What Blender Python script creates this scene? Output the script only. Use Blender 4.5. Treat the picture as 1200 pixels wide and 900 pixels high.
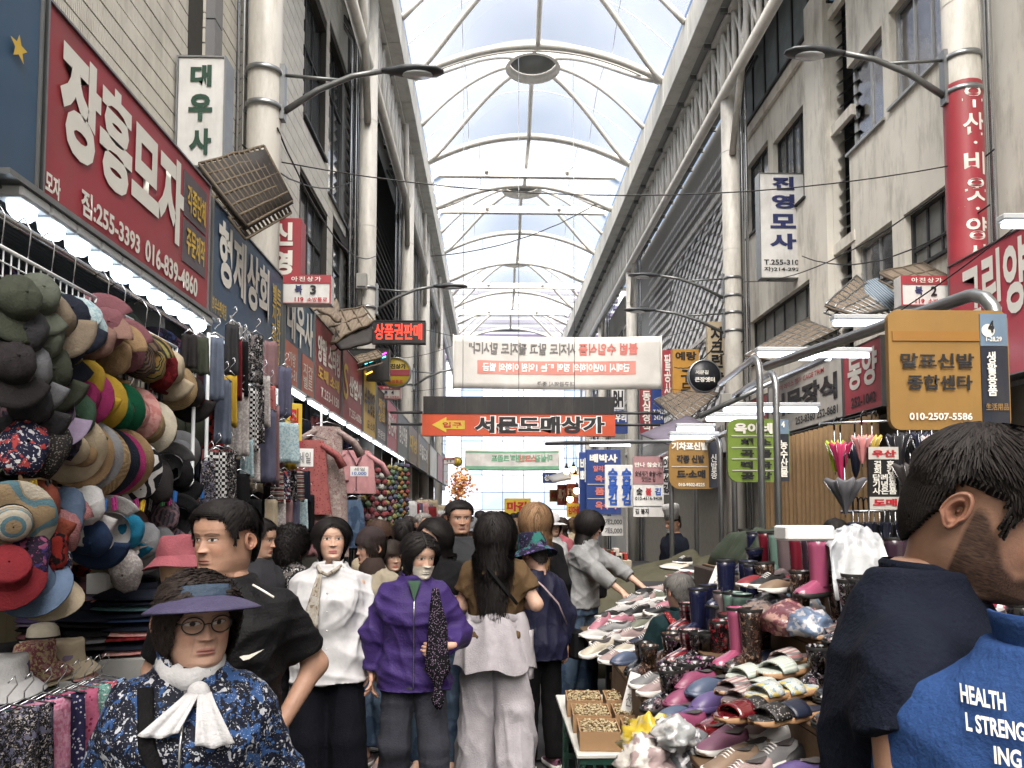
import bpy, math, random, numpy as np
from mathutils import Vector, Matrix, Euler, noise
R = math.radians
random.seed(7)
scene = bpy.context.scene
COL = scene.collection
for _o in list(bpy.data.objects): bpy.data.objects.remove(_o)

# ------------------------------------------------------------ camera, sky, sun, exposure
CAM_H, FPX, PITCH, YAW = 1.65, 900.0, R(3.2), R(-1.464)
SHIFT_Y = (603 - 450 - FPX*math.tan(PITCH))/1200.0
cam_data = bpy.data.cameras.new('camera'); cam = bpy.data.objects.new('camera', cam_data); COL.objects.link(cam)
cam.location = (0, 0, CAM_H); cam.rotation_euler = (R(90)+PITCH, 0, YAW)
cam_data.sensor_width = 36.0; cam_data.lens = 36.0*FPX/1200.0; cam_data.shift_y = SHIFT_Y
cam_data.clip_start = 0.05; cam_data.clip_end = 2000
scene.camera = cam
w = bpy.data.worlds.new('World'); scene.world = w; w.use_nodes = True
nt = w.node_tree; bg = nt.nodes['Background']
sky = nt.nodes.new('ShaderNodeTexSky'); sky.sky_type = 'NISHITA'; sky.sun_disc = False
SUN_EL, SUN_AZ = 56, 186
sky.sun_elevation = R(SUN_EL); sky.sun_rotation = R(SUN_AZ); sky.air_density = 1.0; sky.dust_density = 6.0; sky.ozone_density = 0.6
nt.links.new(sky.outputs[0], bg.inputs[0]); bg.inputs[1].default_value = 0.08
sl = bpy.data.lights.new('sun', 'SUN'); sl.energy = 4.8; sl.angle = R(60); sl.color = (1.0, 0.985, 0.965)
so = bpy.data.objects.new('sun', sl); COL.objects.link(so)
so.rotation_euler = (R(90-SUN_EL), 0, R(180-SUN_AZ))
vs = scene.view_settings; vs.view_transform = 'Standard'; vs.look = 'None'; vs.exposure = 1.78; vs.gamma = 1.0; vs.use_curve_mapping = False
scene.cycles.use_denoising = True
scene.cycles.max_bounces = 8; scene.cycles.diffuse_bounces = 4; scene.cycles.glossy_bounces = 3
scene.cycles.transparent_max_bounces = 12; scene.cycles.sample_clamp_indirect = 6.0
scene.cycles.caustics_reflective = False; scene.cycles.caustics_refractive = False

# ------------------------------------------------------------ pixel -> world (1200x900 photo pixels)
_RM = Euler((R(90)+PITCH, 0, YAW)).to_matrix()
def ray(px, py):
    return _RM @ Vector(((px-600)/FPX, -(py-450-SHIFT_Y*1200)/FPX, -1))
def atY(px, py, Y):
    d = ray(px, py); return Vector((0,0,CAM_H)) + d*(Y/d.y)
def atX(px, py, X):
    d = ray(px, py); return Vector((0,0,CAM_H)) + d*(X/d.x)
def atZ(px, py, Z):
    d = ray(px, py); return Vector((0,0,CAM_H)) + d*((Z-CAM_H)/d.z)
def mpp(Y): return Y/FPX       # metres per photo pixel at depth Y

# ------------------------------------------------------------ materials
def lin(c):
    if isinstance(c, str):
        c = c.lstrip('#'); c = tuple(int(c[i:i+2],16) for i in (0,2,4))
    r = []
    for v in c[:3]:
        v = v/255.0
        r.append(v/12.92 if v <= .04045 else ((v+.055)/1.055)**2.4)
    return tuple(r)+(1.0,)
_MATS = {}
def mat(key, col=None, rough=.6, var=.12, vscale=6, bump=0.0, bscale=60, metal=0.0, spec=.5, coat=0.0, emit=None, estr=1.0,
        kind=None, col2=None, col3=None, scale=10, dirt=0.0, aniso=None, trans=0.0, attr=None, sheen=0.0, backface=None):
    if key in _MATS: return _MATS[key]
    m = bpy.data.materials.new(key); m.use_nodes = True; _MATS[key] = m
    nt = m.node_tree; N = nt.nodes; L = nt.links; p = N['Principled BSDF']
    base = lin(col)
    tc = N.new('ShaderNodeTexCoord'); oc = tc.outputs['Object']
    def nz(s, det=4, rough_=.55, vec=None):
        n = N.new('ShaderNodeTexNoise'); n.inputs['Scale'].default_value = s; n.inputs['Detail'].default_value = det
        n.inputs['Roughness'].default_value = rough_; L.new(vec or oc, n.inputs['Vector']); return n
    def ramp(fac, stops, interp='LINEAR'):
        r = N.new('ShaderNodeValToRGB'); r.color_ramp.interpolation = interp
        el = r.color_ramp.elements
        while len(el) < len(stops): el.new(.5)
        for e,(q,c) in zip(el, stops): e.position = q; e.color = c
        L.new(fac, r.inputs[0]); return r.outputs[0]
    def mixc(fac, a, b, mode='MIX'):
        x = N.new('ShaderNodeMix'); x.data_type = 'RGBA'; x.blend_type = mode
        if isinstance(fac, float): x.inputs[0].default_value = fac
        else: L.new(fac, x.inputs[0])
        for s, i in ((a,6),(b,7)):
            if isinstance(s, tuple): x.inputs[i].default_value = s
            else: L.new(s, x.inputs[i])
        return x.outputs[2]
    def mapping(sc):
        mp = N.new('ShaderNodeMapping'); mp.inputs['Scale'].default_value = sc; L.new(oc, mp.inputs['Vector']); return mp.outputs[0]
    c2 = lin(col2) if col2 else None; c3 = lin(col3) if col3 else None
    src = base
    if attr:
        a = N.new('ShaderNodeAttribute'); a.attribute_name = attr; src = a.outputs['Color']
    W0, B0, K5 = (1,1,1,1), (0,0,0,1), 'CONSTANT'
    if kind == 'dots':
        v = N.new('ShaderNodeTexVoronoi'); v.inputs['Scale'].default_value = scale; L.new(oc, v.inputs['Vector'])
        src = mixc(ramp(v.outputs['Distance'], [(0,W0),(.28,B0)], K5), base, c2)
    elif kind == 'floral':
        v = N.new('ShaderNodeTexVoronoi'); v.inputs['Scale'].default_value = scale; v.inputs['Randomness'].default_value = 1
        n = nz(scale*.8, 2); mx = N.new('ShaderNodeMix'); mx.data_type='VECTOR'; mx.inputs[0].default_value = .06
        L.new(oc, mx.inputs[4]); L.new(n.outputs['Color'], mx.inputs[5]); L.new(mx.outputs[1], v.inputs['Vector'])
        sepc = N.new('ShaderNodeSeparateColor'); L.new(v.outputs['Color'], sepc.inputs[0])
        r1 = ramp(v.outputs['Distance'], [(0,W0),(.36,B0)], K5)
        inner = mixc(ramp(sepc.outputs[0], [(0,B0),(.55,W0)], K5), c2, c3 or c2)
        src = mixc(r1, base, inner)
        n2 = nz(scale*.5, 3); src = mixc(ramp(n2.outputs['Fac'], [(0,B0),(.56,B0),(.6,W0)]), src, c3 or c2)
        v2 = N.new('ShaderNodeTexVoronoi'); v2.inputs['Scale'].default_value = scale*2.6; L.new(mx.outputs[1], v2.inputs['Vector'])
        src = mixc(ramp(v2.outputs['Distance'], [(0,W0),(.2,B0)], K5), src, c2)
    elif kind == 'stripes':
        wv = N.new('ShaderNodeTexWave'); wv.inputs['Scale'].default_value = scale; wv.inputs['Distortion'].default_value = .3
        wv.bands_direction = aniso or 'Z'; L.new(oc, wv.inputs['Vector'])
        src = mixc(ramp(wv.outputs['Fac'], [(0,B0),(.5,W0)], K5), base, c2)
        if c3: 
            w2 = N.new('ShaderNodeTexWave'); w2.inputs['Scale'].default_value = scale*.37; w2.bands_direction = aniso or 'Z'; L.new(oc, w2.inputs['Vector'])
            src = mixc(ramp(w2.outputs['Fac'], [(0,B0),(.7,W0)], K5), src, c3)
    elif kind == 'check':
        ck = N.new('ShaderNodeTexChecker'); ck.inputs['Scale'].default_value = scale; L.new(oc, ck.inputs['Vector'])
        ck.inputs['Color1'].default_value = base; ck.inputs['Color2'].default_value = c2; src = ck.outputs['Color']
    elif kind == 'plaid':
        for d_, cc in (('X', c2), ('Z', c3 or c2)):
            wv = N.new('ShaderNodeTexWave'); wv.inputs['Scale'].default_value = scale; wv.bands_direction = d_; L.new(oc, wv.inputs['Vector'])
            src = mixc(ramp(wv.outputs['Fac'], [(0,B0),(.6,B0),(.62,(.7,.7,.7,1))], K5), src, cc)
    elif kind == 'blotch':
        n = nz(scale, 3); src = mixc(ramp(n.outputs['Fac'], [(.45,B0),(.5,W0)]), base, c2)
        if c3:
            n = nz(scale*1.7, 3, vec=mapping((1.3,.8,1.1))); src = mixc(ramp(n.outputs['Fac'], [(.52,B0),(.56,W0)]), src, c3)
    elif kind == 'wood':
        n = nz(scale, 5, vec=mapping((1, 12, 12))); src = mixc(n.outputs['Fac'], base, c2)
    elif kind == 'weave':
        wv = N.new('ShaderNodeTexWave'); wv.inputs['Scale'].default_value = scale; wv.bands_direction = 'Z'; wv.inputs['Distortion'].default_value = 3; wv.inputs['Detail Scale'].default_value = 4
        L.new(oc, wv.inputs['Vector']); src = mixc(wv.outputs['Fac'], base, c2)
    if var:
        n = nz(vscale, 5, .6)
        src = mixc(ramp(n.outputs['Fac'], [(.3,(1-var,)*3+(1,)),(.7,W0)]), (0,0,0,1), src if not isinstance(src, tuple) else src, 'MIX') if False else mixc(1.0, src, ramp(n.outputs['Fac'], [(.3,(1-var,)*3+(1,)),(.7,W0)]), 'MULTIPLY')
    if dirt:
        n = nz(2.2, 8, .7, mapping((1.5,1.5,.35)))
        src = mixc(ramp(n.outputs['Fac'], [(.48,B0),(.72,(dirt,)*3+(1,))]), src, lin((92,84,70)))
    if isinstance(src, tuple): p.inputs['Base Color'].default_value = src
    else: L.new(src, p.inputs['Base Color'])
    p.inputs['Metallic'].default_value = metal; p.inputs['Specular IOR Level'].default_value = spec
    if coat: p.inputs['Coat Weight'].default_value = coat; p.inputs['Coat Roughness'].default_value = .12
    if sheen: p.inputs['Sheen Weight'].default_value = sheen; p.inputs['Sheen Roughness'].default_value = .5
    if trans: p.inputs['Transmission Weight'].default_value = trans
    n = nz(14, 3)
    mr = N.new('ShaderNodeMapRange'); mr.inputs['To Min'].default_value = max(.02, rough*.82); mr.inputs['To Max'].default_value = min(1, rough*1.18)
    L.new(n.outputs['Fac'], mr.inputs['Value']); L.new(mr.outputs[0], p.inputs['Roughness'])
    if bump:
        if kind == 'ribs':
            wv = N.new('ShaderNodeTexWave'); wv.inputs['Scale'].default_value = bscale; wv.bands_direction = aniso or 'Y'; L.new(oc, wv.inputs['Vector']); h = wv.outputs['Fac']
        else: h = nz(bscale, 6, .6).outputs['Fac']
        b = N.new('ShaderNodeBump'); b.inputs['Strength'].default_value = bump; b.inputs['Distance'].default_value = .01
        L.new(h, b.inputs['Height']); L.new(b.outputs[0], p.inputs['Normal'])
    if emit:
        p.inputs['Emission Color'].default_value = lin(emit); p.inputs['Emission Strength'].default_value = estr
    return m

# ------------------------------------------------------------ mesh builder
class MB:
    def __init__(s): s.v=[]; s.f=[]; s.fm=[]; s.fs=[]; s.mats=[]; s.cur=0; s.sm=False
    def use(s, m, smooth=None):
        if m not in s.mats: s.mats.append(m)
        s.cur = s.mats.index(m)
        if smooth is not None: s.sm = smooth
        return s
    def add(s, vs, fs, smooth=None):
        o = len(s.v); s.v += [tuple(v) for v in vs]
        for f in fs: s.f.append(tuple(i+o for i in f)); s.fm.append(s.cur); s.fs.append(s.sm if smooth is None else smooth)
        return s
    def box(s, x0,x1,y0,y1,z0,z1, bev=0):
        if bev <= 0:
            vs = [(x,y,z) for z in (z0,z1) for y in (y0,y1) for x in (x0,x1)]
            return s.add(vs, [(0,2,3,1),(4,5,7,6),(0,1,5,4),(2,6,7,3),(0,4,6,2),(1,3,7,5)], False)
        b = min(bev, (x1-x0)/2.01, (y1-y0)/2.01, (z1-z0)/2.01); vs=[]; idx={}
        for i,(X,x) in enumerate(((x0,x0+b),(x1,x1-b))):
            for j,(Y,y) in enumerate(((y0,y0+b),(y1,y1-b))):
                for k,(Z,z) in enumerate(((z0,z0+b),(z1,z1-b))):
                    for a,p in enumerate(((X,y,z),(x,Y,z),(x,y,Z))): idx[i,j,k,a]=len(vs); vs.append(p)
        fs=[]
        for i in (0,1):
            q=[idx[i,0,0,0],idx[i,1,0,0],idx[i,1,1,0],idx[i,0,1,0]]; fs.append(q if i else q[::-1])
            q=[idx[0,i,0,1],idx[1,i,0,1],idx[1,i,1,1],idx[0,i,1,1]]; fs.append(q[::-1] if i else q)
            q=[idx[0,0,i,2],idx[1,0,i,2],idx[1,1,i,2],idx[0,1,i,2]]; fs.append(q if i else q[::-1])
        for i in (0,1):
            for j in (0,1):
                fs.append([idx[i,j,0,0],idx[i,j,1,0],idx[i,j,1,1],idx[i,j,0,1]] if (i==j) == False else [idx[i,j,0,1],idx[i,j,1,1],idx[i,j,1,0],idx[i,j,0,0]])
                fs.append([idx[i,0,j,0],idx[i,1,j,0],idx[i,1,j,2],idx[i,0,j,2]] if i!=j else [idx[i,0,j,2],idx[i,1,j,2],idx[i,1,j,0],idx[i,0,j,0]])
                fs.append([idx[0,i,j,1],idx[1,i,j,1],idx[1,i,j,2],idx[0,i,j,2]] if i==j else [idx[0,i,j,2],idx[1,i,j,2],idx[1,i,j,1],idx[0,i,j,1]])
        for i in (0,1):
            for j in (0,1):
                for k in (0,1):
                    t=[idx[i,j,k,0],idx[i,j,k,1],idx[i,j,k,2]]; fs.append(t if (i+j+k)%2 else t[::-1])
        return s.add(vs, fs, False)
    def tube(s, pts, r, n=8, cap=True, smooth=True, flat=None):
        pts=[Vector(p) for p in pts]; rs = r if isinstance(r,(list,tuple)) else [r]*len(pts)
        rings=[]; prev=None
        for i,p in enumerate(pts):
            t = (pts[min(i+1,len(pts)-1)]-pts[max(i-1,0)])
            t = t.normalized() if t.length>1e-9 else Vector((0,0,1))
            if prev is None:
                u = Vector((0,0,1)).cross(t) if abs(t.z)<.95 else Vector((1,0,0)).cross(t)
            else: u = prev - t*prev.dot(t)
            u.normalize(); w_=t.cross(u); prev=u
            rings.append([p+(u*math.cos(2*math.pi*k/n)+w_*math.sin(2*math.pi*k/n)*(flat or 1))*rs[i] for k in range(n)])
        return s.loft(rings, True, cap, smooth)
    def loft(s, rings, closed=True, cap=True, smooth=True):
        n=len(rings[0]); vs=[v for r in rings for v in r]; fs=[]
        for i in range(len(rings)-1):
            for k in range(n if closed else n-1):
                a=i*n+k; b=i*n+(k+1)%n; fs.append((a,b,b+n,a+n))
        s.add(vs, fs, smooth)
        if cap and closed:
            o=len(s.v)-len(vs)
            s.f.append(tuple(o+k for k in range(n))[::-1]); s.fm.append(s.cur); s.fs.append(False)
            s.f.append(tuple(o+(len(rings)-1)*n+k for k in range(n))); s.fm.append(s.cur); s.fs.append(False)
        return s
    def lathe(s, prof, n=20, c=(0,0,0), sx=1, sy=1, cap=True, smooth=True, fn=None):
        rings=[]
        for r,z in prof:
            ring=[]
            for k in range(n):
                a=2*math.pi*k/n; p=Vector((c[0]+r*sx*math.cos(a), c[1]+r*sy*math.sin(a), c[2]+z))
                ring.append(fn(p,a,r) if fn else p)
            rings.append(ring)
        return s.loft(rings, True, cap, smooth)
    def ball(s, c, r, n=10, m=6, sc=(1,1,1)):
        return s.lathe([(r*math.sin(math.pi*max(.02,min(.98,i/m))), -r*math.cos(math.pi*i/m)*sc[2]) for i in range(m+1)], n, c, sc[0], sc[1])
    def grid(s, fn, nu, nv, smooth=True):
        vs=[fn(i/nu, j/nv) for j in range(nv+1) for i in range(nu+1)]
        return s.add(vs, [(j*(nu+1)+i, j*(nu+1)+i+1, (j+1)*(nu+1)+i+1, (j+1)*(nu+1)+i) for j in range(nv) for i in range(nu)], smooth)
    def slab(s, fn, nu, nv, t, smooth=True):      # a sheet with thickness t along its normal
        P=[[Vector(fn(i/nu,j/nv)) for i in range(nu+1)] for j in range(nv+1)]
        Q=[]
        for j in range(nv+1):
            row=[]
            for i in range(nu+1):
                du=P[j][min(i+1,nu)]-P[j][max(i-1,0)]; dv=P[min(j+1,nv)][i]-P[max(j-1,0)][i]
                nn=du.cross(dv); nn = nn.normalized() if nn.length>1e-12 else Vector((0,0,1))
                row.append(P[j][i]-nn*t)
            Q.append(row)
        a=[p for r in P for p in r]; b=[p for r in Q for p in r]; W=nu+1; M_=len(a)
        fs=[(j*W+i, j*W+i+1, (j+1)*W+i+1, (j+1)*W+i) for j in range(nv) for i in range(nu)]
        fs+= [tuple(M_+k for k in f[::-1]) for f in fs]
        for i in range(nu): fs.append((i+M_, i+1+M_, i+1, i)); o=nv*W; fs.append((o+i, o+i+1, o+i+1+M_, o+i+M_))
        for j in range(nv): fs.append((j*W, (j+1)*W, (j+1)*W+M_, j*W+M_)); o=nu; fs.append((j*W+o+M_, (j+1)*W+o+M_, (j+1)*W+o, j*W+o))
        return s.add(a+b, fs, smooth)
    def xf(s, M, i0=0):
        s.v[i0:] = [tuple(M @ Vector(v)) for v in s.v[i0:]]; return s
    def mesh(s, name):
        me=bpy.data.meshes.new(name); me.from_pydata(s.v, [], s.f)
        for m in s.mats: me.materials.append(m)
        me.polygons.foreach_set('material_index', s.fm); me.polygons.foreach_set('use_smooth', s.fs); me.update(); return me
    def build(s, name, parent=None, loc=None, rot=None):
        return link(name, s.mesh(name), parent, loc, rot)
def link(name, data, parent=None, loc=None, rot=None):
    o=bpy.data.objects.new(name, data); COL.objects.link(o)
    if parent is not None: o.parent=parent
    if loc is not None: o.location=loc
    if rot is not None: o.rotation_euler=rot
    return o
def tag(o, label, cat, group=None, kind=None):
    if label: o['label']=label
    if cat: o['category']=cat
    if group: o['group']=group
    if kind: o['kind']=kind
    return o
def empty(name, loc, rz=0, label=None, cat=None, group=None):
    o=link(name, None, None, loc, (0,0,rz)); o.empty_display_size=.1
    return tag(o, label, cat, group)
def struct(o): o['kind']='structure'; return o
def orient(a, b): # matrix taking +Z to direction b-a placed at a
    d=(Vector(b)-Vector(a)); return Matrix.Translation(a) @ d.to_track_quat('Z','Y').to_matrix().to_4x4()

# ------------------------------------------------------------ lettering: queued, made in one batch at the end
_TXT=[]
def text(s, parent, u0, v0, u1, v1, m, y=0.0, bold=.012, mirror=False, name='lettering', keep=False, curve=None, vert=False, sp=1.0):
    """fit the string into the box (local x u0..u1, z v0..v1) of a sign face at local y"""
    _TXT.append(dict(s='\n'.join(s) if vert else s, parent=parent, box=(u0,v0,u1,v1), m=m, y=y, bold=bold, mirror=mirror, name=name, keep=keep, curve=curve, sp=sp))
def flush_text():
    tmp=[]
    for t in _TXT:
        cu=bpy.data.curves.new('lettering','FONT'); cu.body=t['s']; cu.size=1; cu.resolution_u=3; cu.offset=t['bold']; cu.space_character=t['sp']
        cu.align_x='CENTER'; cu.space_line=.95; cu.fill_mode='FRONT' if hasattr(cu,'fill_mode') else cu.fill_mode
        o=bpy.data.objects.new('lettering_source', cu); COL.objects.link(o); tmp.append(o)
    dg=bpy.context.evaluated_depsgraph_get(); dg.update()
    for t,o in zip(_TXT,tmp):
        me=bpy.data.meshes.new_from_object(o.evaluated_get(dg)); n=len(me.vertices)
        if not n: continue
        a=np.empty(n*3); me.vertices.foreach_get('co',a); a=a.reshape(-1,3)
        lo=a.min(0); hi=a.max(0); u0,v0,u1,v1=t['box']
        x=(a[:,0]-lo[0])/max(hi[0]-lo[0],1e-6); z=(a[:,1]-lo[1])/max(hi[1]-lo[1],1e-6)
        if t['mirror']: x=1-x
        b=np.stack([u0+x*(u1-u0), np.full(n,t['y']), v0+z*(v1-v0)],1)
        if t['curve']: b=np.array([t['curve'](p) for p in b])
        me.vertices.foreach_set('co', b.astype(np.float32).ravel()); me.materials.clear(); me.materials.append(t['m']); me.update()
        link(t['name'], me, t['parent'])
    for o in tmp: 
        c=o.data; bpy.data.objects.remove(o); bpy.data.curves.remove(c)
# ------------------------------------------------------------ setting materials
cream=mat('cream_paint',(232,228,217),rough=.75,var=.12,vscale=1.6,bump=.3,bscale=9,dirt=.55)
whitepaint=mat('white_steel_paint',(222,220,214),rough=.45,var=.08,vscale=4,dirt=.25)
colpaint=mat('column_paint',(216,213,205),rough=.5,var=.1,vscale=2,dirt=.5)
fasc=mat('fascia_paint',(214,213,206),rough=.6,var=.1,vscale=2,dirt=.35)
greysteel=mat('grey_steel',(120,122,122),rough=.4,metal=.6,var=.1)
galv=mat('galvanised_steel',(150,153,155),rough=.35,metal=.85,var=.15,vscale=12)
darksteel=mat('dark_steel',(58,60,62),rough=.5,metal=.3)
chrome=mat('stainless_pipe',(190,192,195),rough=.18,metal=1,var=.05)
black=mat('black_metal',(22,22,24),rough=.5)
tilewhite=mat('wall_tile_ribbed',(224,220,208),rough=.5,var=.13,vscale=3,kind='ribs',bump=.6,bscale=14,aniso='Y',dirt=.45)
brickw=mat('wall_brick_tile',(214,212,204),rough=.6,var=.12,vscale=5,dirt=.3)
joint=mat('dark_joint',(60,58,54),rough=.9,var=.1)
glassd=mat('window_glass_dark',(90,95,99),rough=.08,var=.3,vscale=1.2,spec=.8)
filmg=mat('window_film_silver',(150,150,154),rough=.12,metal=1,var=.45,vscale=2.5,bump=1.0,bscale=3.2)
aluf=mat('aluminium_frame',(170,172,172),rough=.4,metal=.5)
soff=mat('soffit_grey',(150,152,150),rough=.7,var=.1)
asphalt=mat('asphalt',(62,62,63),rough=.55,var=.35,vscale=2.5,bump=.35,bscale=220,spec=.5)
interior=mat('shop_interior',(84,80,72),rough=.85,var=.15)
concrete=mat('concrete',(140,136,128),rough=.8,var=.15,dirt=.2)

# ground
g=MB().use(asphalt); g.grid(lambda u,v:(-60+120*u, -25+180*v, 0.012*noise.noise(((-60+120*u)*.4,(-25+180*v)*.4,0))), 60, 90)
struct(g.build('ground'))
# drain strip and patched asphalt
pch=mat('asphalt_patch',(58,58,60),rough=.6,var=.3,vscale=3,bump=.4,bscale=260)
g=MB().use(pch); g.grid(lambda u,v:(.2+1.0*u+.08*noise.noise((v*9,1,0)), 5.2+4*v, .0185+.004), 6, 12); struct(g.build('ground_patch'))

def wall(name, X, Y0,Y1,Z0,Z1, openings, m, t=.22, side=1):
    """wall in the plane x=X (visible face at X), thickness away from the street; openings = (y0,y1,z0,z1)"""
    ys=sorted({Y0,Y1,*[o[0] for o in openings],*[o[1] for o in openings]}); zs=sorted({Z0,Z1,*[o[2] for o in openings],*[o[3] for o in openings]})
    b=MB().use(m); 
    for i in range(len(ys)-1):
        run=None
        for k in range(len(zs)-1):
            yc,zc=(ys[i]+ys[i+1])/2,(zs[k]+zs[k+1])/2
            hole=any(o[0]<yc<o[1] and o[2]<zc<o[3] for o in openings)
            if not hole: run=[run[0] if run else zs[k], zs[k+1]]
            if (hole or k==len(zs)-2) and run:
                x0,x1=(X,X+t) if side>0 else (X-t,X); b.box(x0,x1,ys[i],ys[i+1],run[0],run[1]); run=None
    return b.build(name)
def window(parent, X, side, y0,y1,z0,z1, nm=2, frame=aluf, glass=glassd, hz=None, rec=.1, sill=True):
    s=side; xf=X+s*rec
    w_=MB().use(frame); ft=.05
    def bx(ya,yb,za,zb,d0,d1):
        xa,xb=sorted((xf+s*d0,xf+s*d1)); w_.box(xa,xb,ya,yb,za,zb)
    bx(y0,y1,z0,z0+ft,0,.06); bx(y0,y1,z1-ft,z1,0,.06); bx(y0,y0+ft,z0+ft,z1-ft,0,.06); bx(y1-ft,y1,z0+ft,z1-ft,0,.06)
    win=w_.build('window', parent)
    ys=[y0+ft+(y1-y0-2*ft)*i/nm for i in range(nm+1)]
    for i in range(nm):
        p=MB().use(glass); xa,xb=sorted((xf+s*.035,xf+s*.05)); p.box(xa,xb,ys[i]+.012,ys[i+1]-.012,z0+ft,z1-ft); p.build('pane',win)
        if i: m_=MB().use(frame); xa,xb=sorted((xf+s*.01,xf+s*.055)); m_.box(xa,xb,ys[i]-.018,ys[i]+.018,z0+ft,z1-ft); m_.build('mullion',win)
    if hz:
        m_=MB().use(frame); zz=z0+(z1-z0)*hz; xa,xb=sorted((xf+s*.005,xf+s*.058)); m_.box(xa,xb,y0+ft,y1-ft,zz-.02,zz+.02); m_.build('mullion',win)
    if sill:
        m_=MB().use(frame); xa,xb=sorted((X-s*.05,X+s*rec)); m_.box(xa,xb,y0-.04,y1+.04,z0-.045,z0-.004); m_.build('sill',win)
    return win
def op(X, pxa, pxb, pt, pb, ref='a'):
    """opening seen between photo columns pxa..pxb; top and bottom rows read at column a or b"""
    ya,yb=sorted((atX(pxa,500,X).y, atX(pxb,500,X).y)); r=pxa if ref=='a' else pxb
    zt,zb=atX(r,pt,X).z, atX(r,pb,X).z
    return (ya,yb,zb,zt)

# ---------------- right side buildings
RX=5.75
o1=op(RX,1003,1046,67,172); o2=op(RX,1055,1122,-2,115); o3=op(RX,1007,1052,286,352); o4=op(RX,1066,1122,247,318); o7=(6.2,7.2,o4[2],o4[3]); o8=(5.9,7.2,o2[2],o2[3])
rb=empty('market_building',(0,0,0),0,'cream painted building with film-covered windows behind the right-hand red column banner','building')
wl=wall('wall',RX,4.2,atX(1003,300,RX).y,0,15,[o1,o2,o3,o4,o7,o8],cream); wl.parent=rb
for o,gl,n in ((o1,filmg,2),(o2,filmg,3),(o3,filmg,2),(o8,filmg,2)): window(rb,RX,1,*o,nm=n,glass=gl)
windowdirty=mat('boarded_pane',(128,130,128),rough=.6,var=.35,vscale=4,dirt=.5)
window(rb,RX,1,*o4,nm=3,frame=darksteel,glass=windowdirty,hz=.35); window(rb,RX,1,*o7,nm=2,frame=darksteel)
# louvred stair strip between the two right buildings
ya,yb=atX(1003,300,RX).y,atX(978,300,RX).y
sb=empty('stair_tower',(0,0,0),0,'narrow louvred stair bay with slanted grey blades between two cream buildings','building')
b=MB().use(mat('stair_dark',(70,70,68),rough=.8)); b.box(RX+.3,RX+.5,ya-.4,yb+.4,0,15); b.build('wall',sb)
for k in range(52):
    z=4.2+k*.21
    b=MB().use(greysteel); b.add([(RX+.08,ya+.02,z),(RX+.08,yb-.02,z+.12),(RX+.3,yb-.02,z+.26),(RX+.3,ya+.02,z+.14)],[(0,1,2,3)]); b.add([(RX+.08,ya+.02,z-.015),(RX+.08,yb-.02,z+.105),(RX+.3,yb-.02,z+.245),(RX+.3,ya+.02,z+.125)],[(3,2,1,0)]); b.build('louvre_blade',sb)
for z in (6.0,8.05,10.1,12.2):
    b=MB().use(cream); b.box(RX-.02,RX+.06,ya,yb,z,z+.17); b.build('floor_band',sb)
# far cream building
fy0,fy1=yb,atX(868,300,RX).y+.6
o5=op(RX,912,949,160,262); o6=op(RX,880,906,190,275); o9=op(RX,881,957,377,428)
ro=empty('market_building',(0,0,0),0,'cream building with brown-grey sash windows behind the white vertical four-letter sign','building')
topz=10.4
wl=wall('wall',RX,fy0,fy1,0,topz,[o5,o6,o9],cream); wl.parent=ro
window(ro,RX,1,*o5,nm=4,frame=darksteel); window(ro,RX,1,*o6,nm=2,frame=darksteel); window(ro,RX,1,*o9,nm=6,frame=darksteel,glass=windowdirty)
b=MB().use(cream); b.box(RX-.12,RX-.004,fy0,fy0+.75,0,topz+.4); b.build('pilaster',ro)
b=MB().use(cream); b.box(RX-.08,RX-.004,fy0+.75,fy1,topz-.35,topz-.15); b.build('cornice',ro)
b=MB().use(darksteel); b.box(RX-.05,RX+.22,fy0,fy1,topz,topz+.06); b.build('parapet_cap',ro)
# clerestory band above it
for k in range(7):
    y=fy0+.1+k*(fy1-fy0-.2)/7; y2=fy0+.1+(k+1)*(fy1-fy0-.2)/7
    b=MB().use(darksteel); b.box(RX,RX+.06,y,y+.05,topz+.06,11.94); b.build('clerestory_post',ro)
    b=MB().use(mat('clerestory_glass',(150,158,162),rough=.12,var=.3,vscale=3,spec=.7)); b.box(RX+.03,RX+.045,y+.05,y2,topz+.06,11.94); b.build('pane',ro)
# louvre-screen building further back on the right
ly0,ly1=fy1,33.0
scr=mat('screen_wall',(188,188,186),rough=.7)
lv=empty('louvred_building',(0,0,0),0,'building far right with a screen of small pale louvre blades in a grid','building')
b=MB().use(scr); b.box(RX+.25,RX+.4,ly0,ly1,0,12.0); b.build('wall',lv)
blade=mat('louvre_pale',(228,228,228),rough=.45,var=.2)
def blade_mesh(L):
    q=MB().use(blade); q.add([(0,0,0),(0,L,0.03),(.07,L,.27),(.07,0,.24)],[(0,1,2,3)]); q.add([(.012,0,0),(.012,L,.03),(.082,L,.27),(.082,0,.24)],[(3,2,1,0)]); return q.mesh('louvre_blade')
bm_=blade_mesh(.30); nb=0
for i in range(int((min(ly1,26)-ly0)/.36)):
    for k in range(16):
        if nb>=300: break
        link('louvre_blade',bm_,lv,(RX+.03,ly0+.05+i*.36,4.4+k*.33+(.16 if i%2 else 0))); nb+=1
q=MB().use(blade)
for i in range(24):
    for k in range(22):
        y=ly0+.05+i*.42+ (0 if i>12 else 0); 
        if y<ly0+6.6 and k<16: continue
        z=4.4+k*.3; q.add([(RX+.03,y,z+.02),(RX+.03,y+.34,z+.02),(RX+.10,y+.34,z+.24),(RX+.10,y,z+.24)],[(0,1,2,3)])
o=q.build('louvre_field',lv); o['kind']='stuff'
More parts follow.
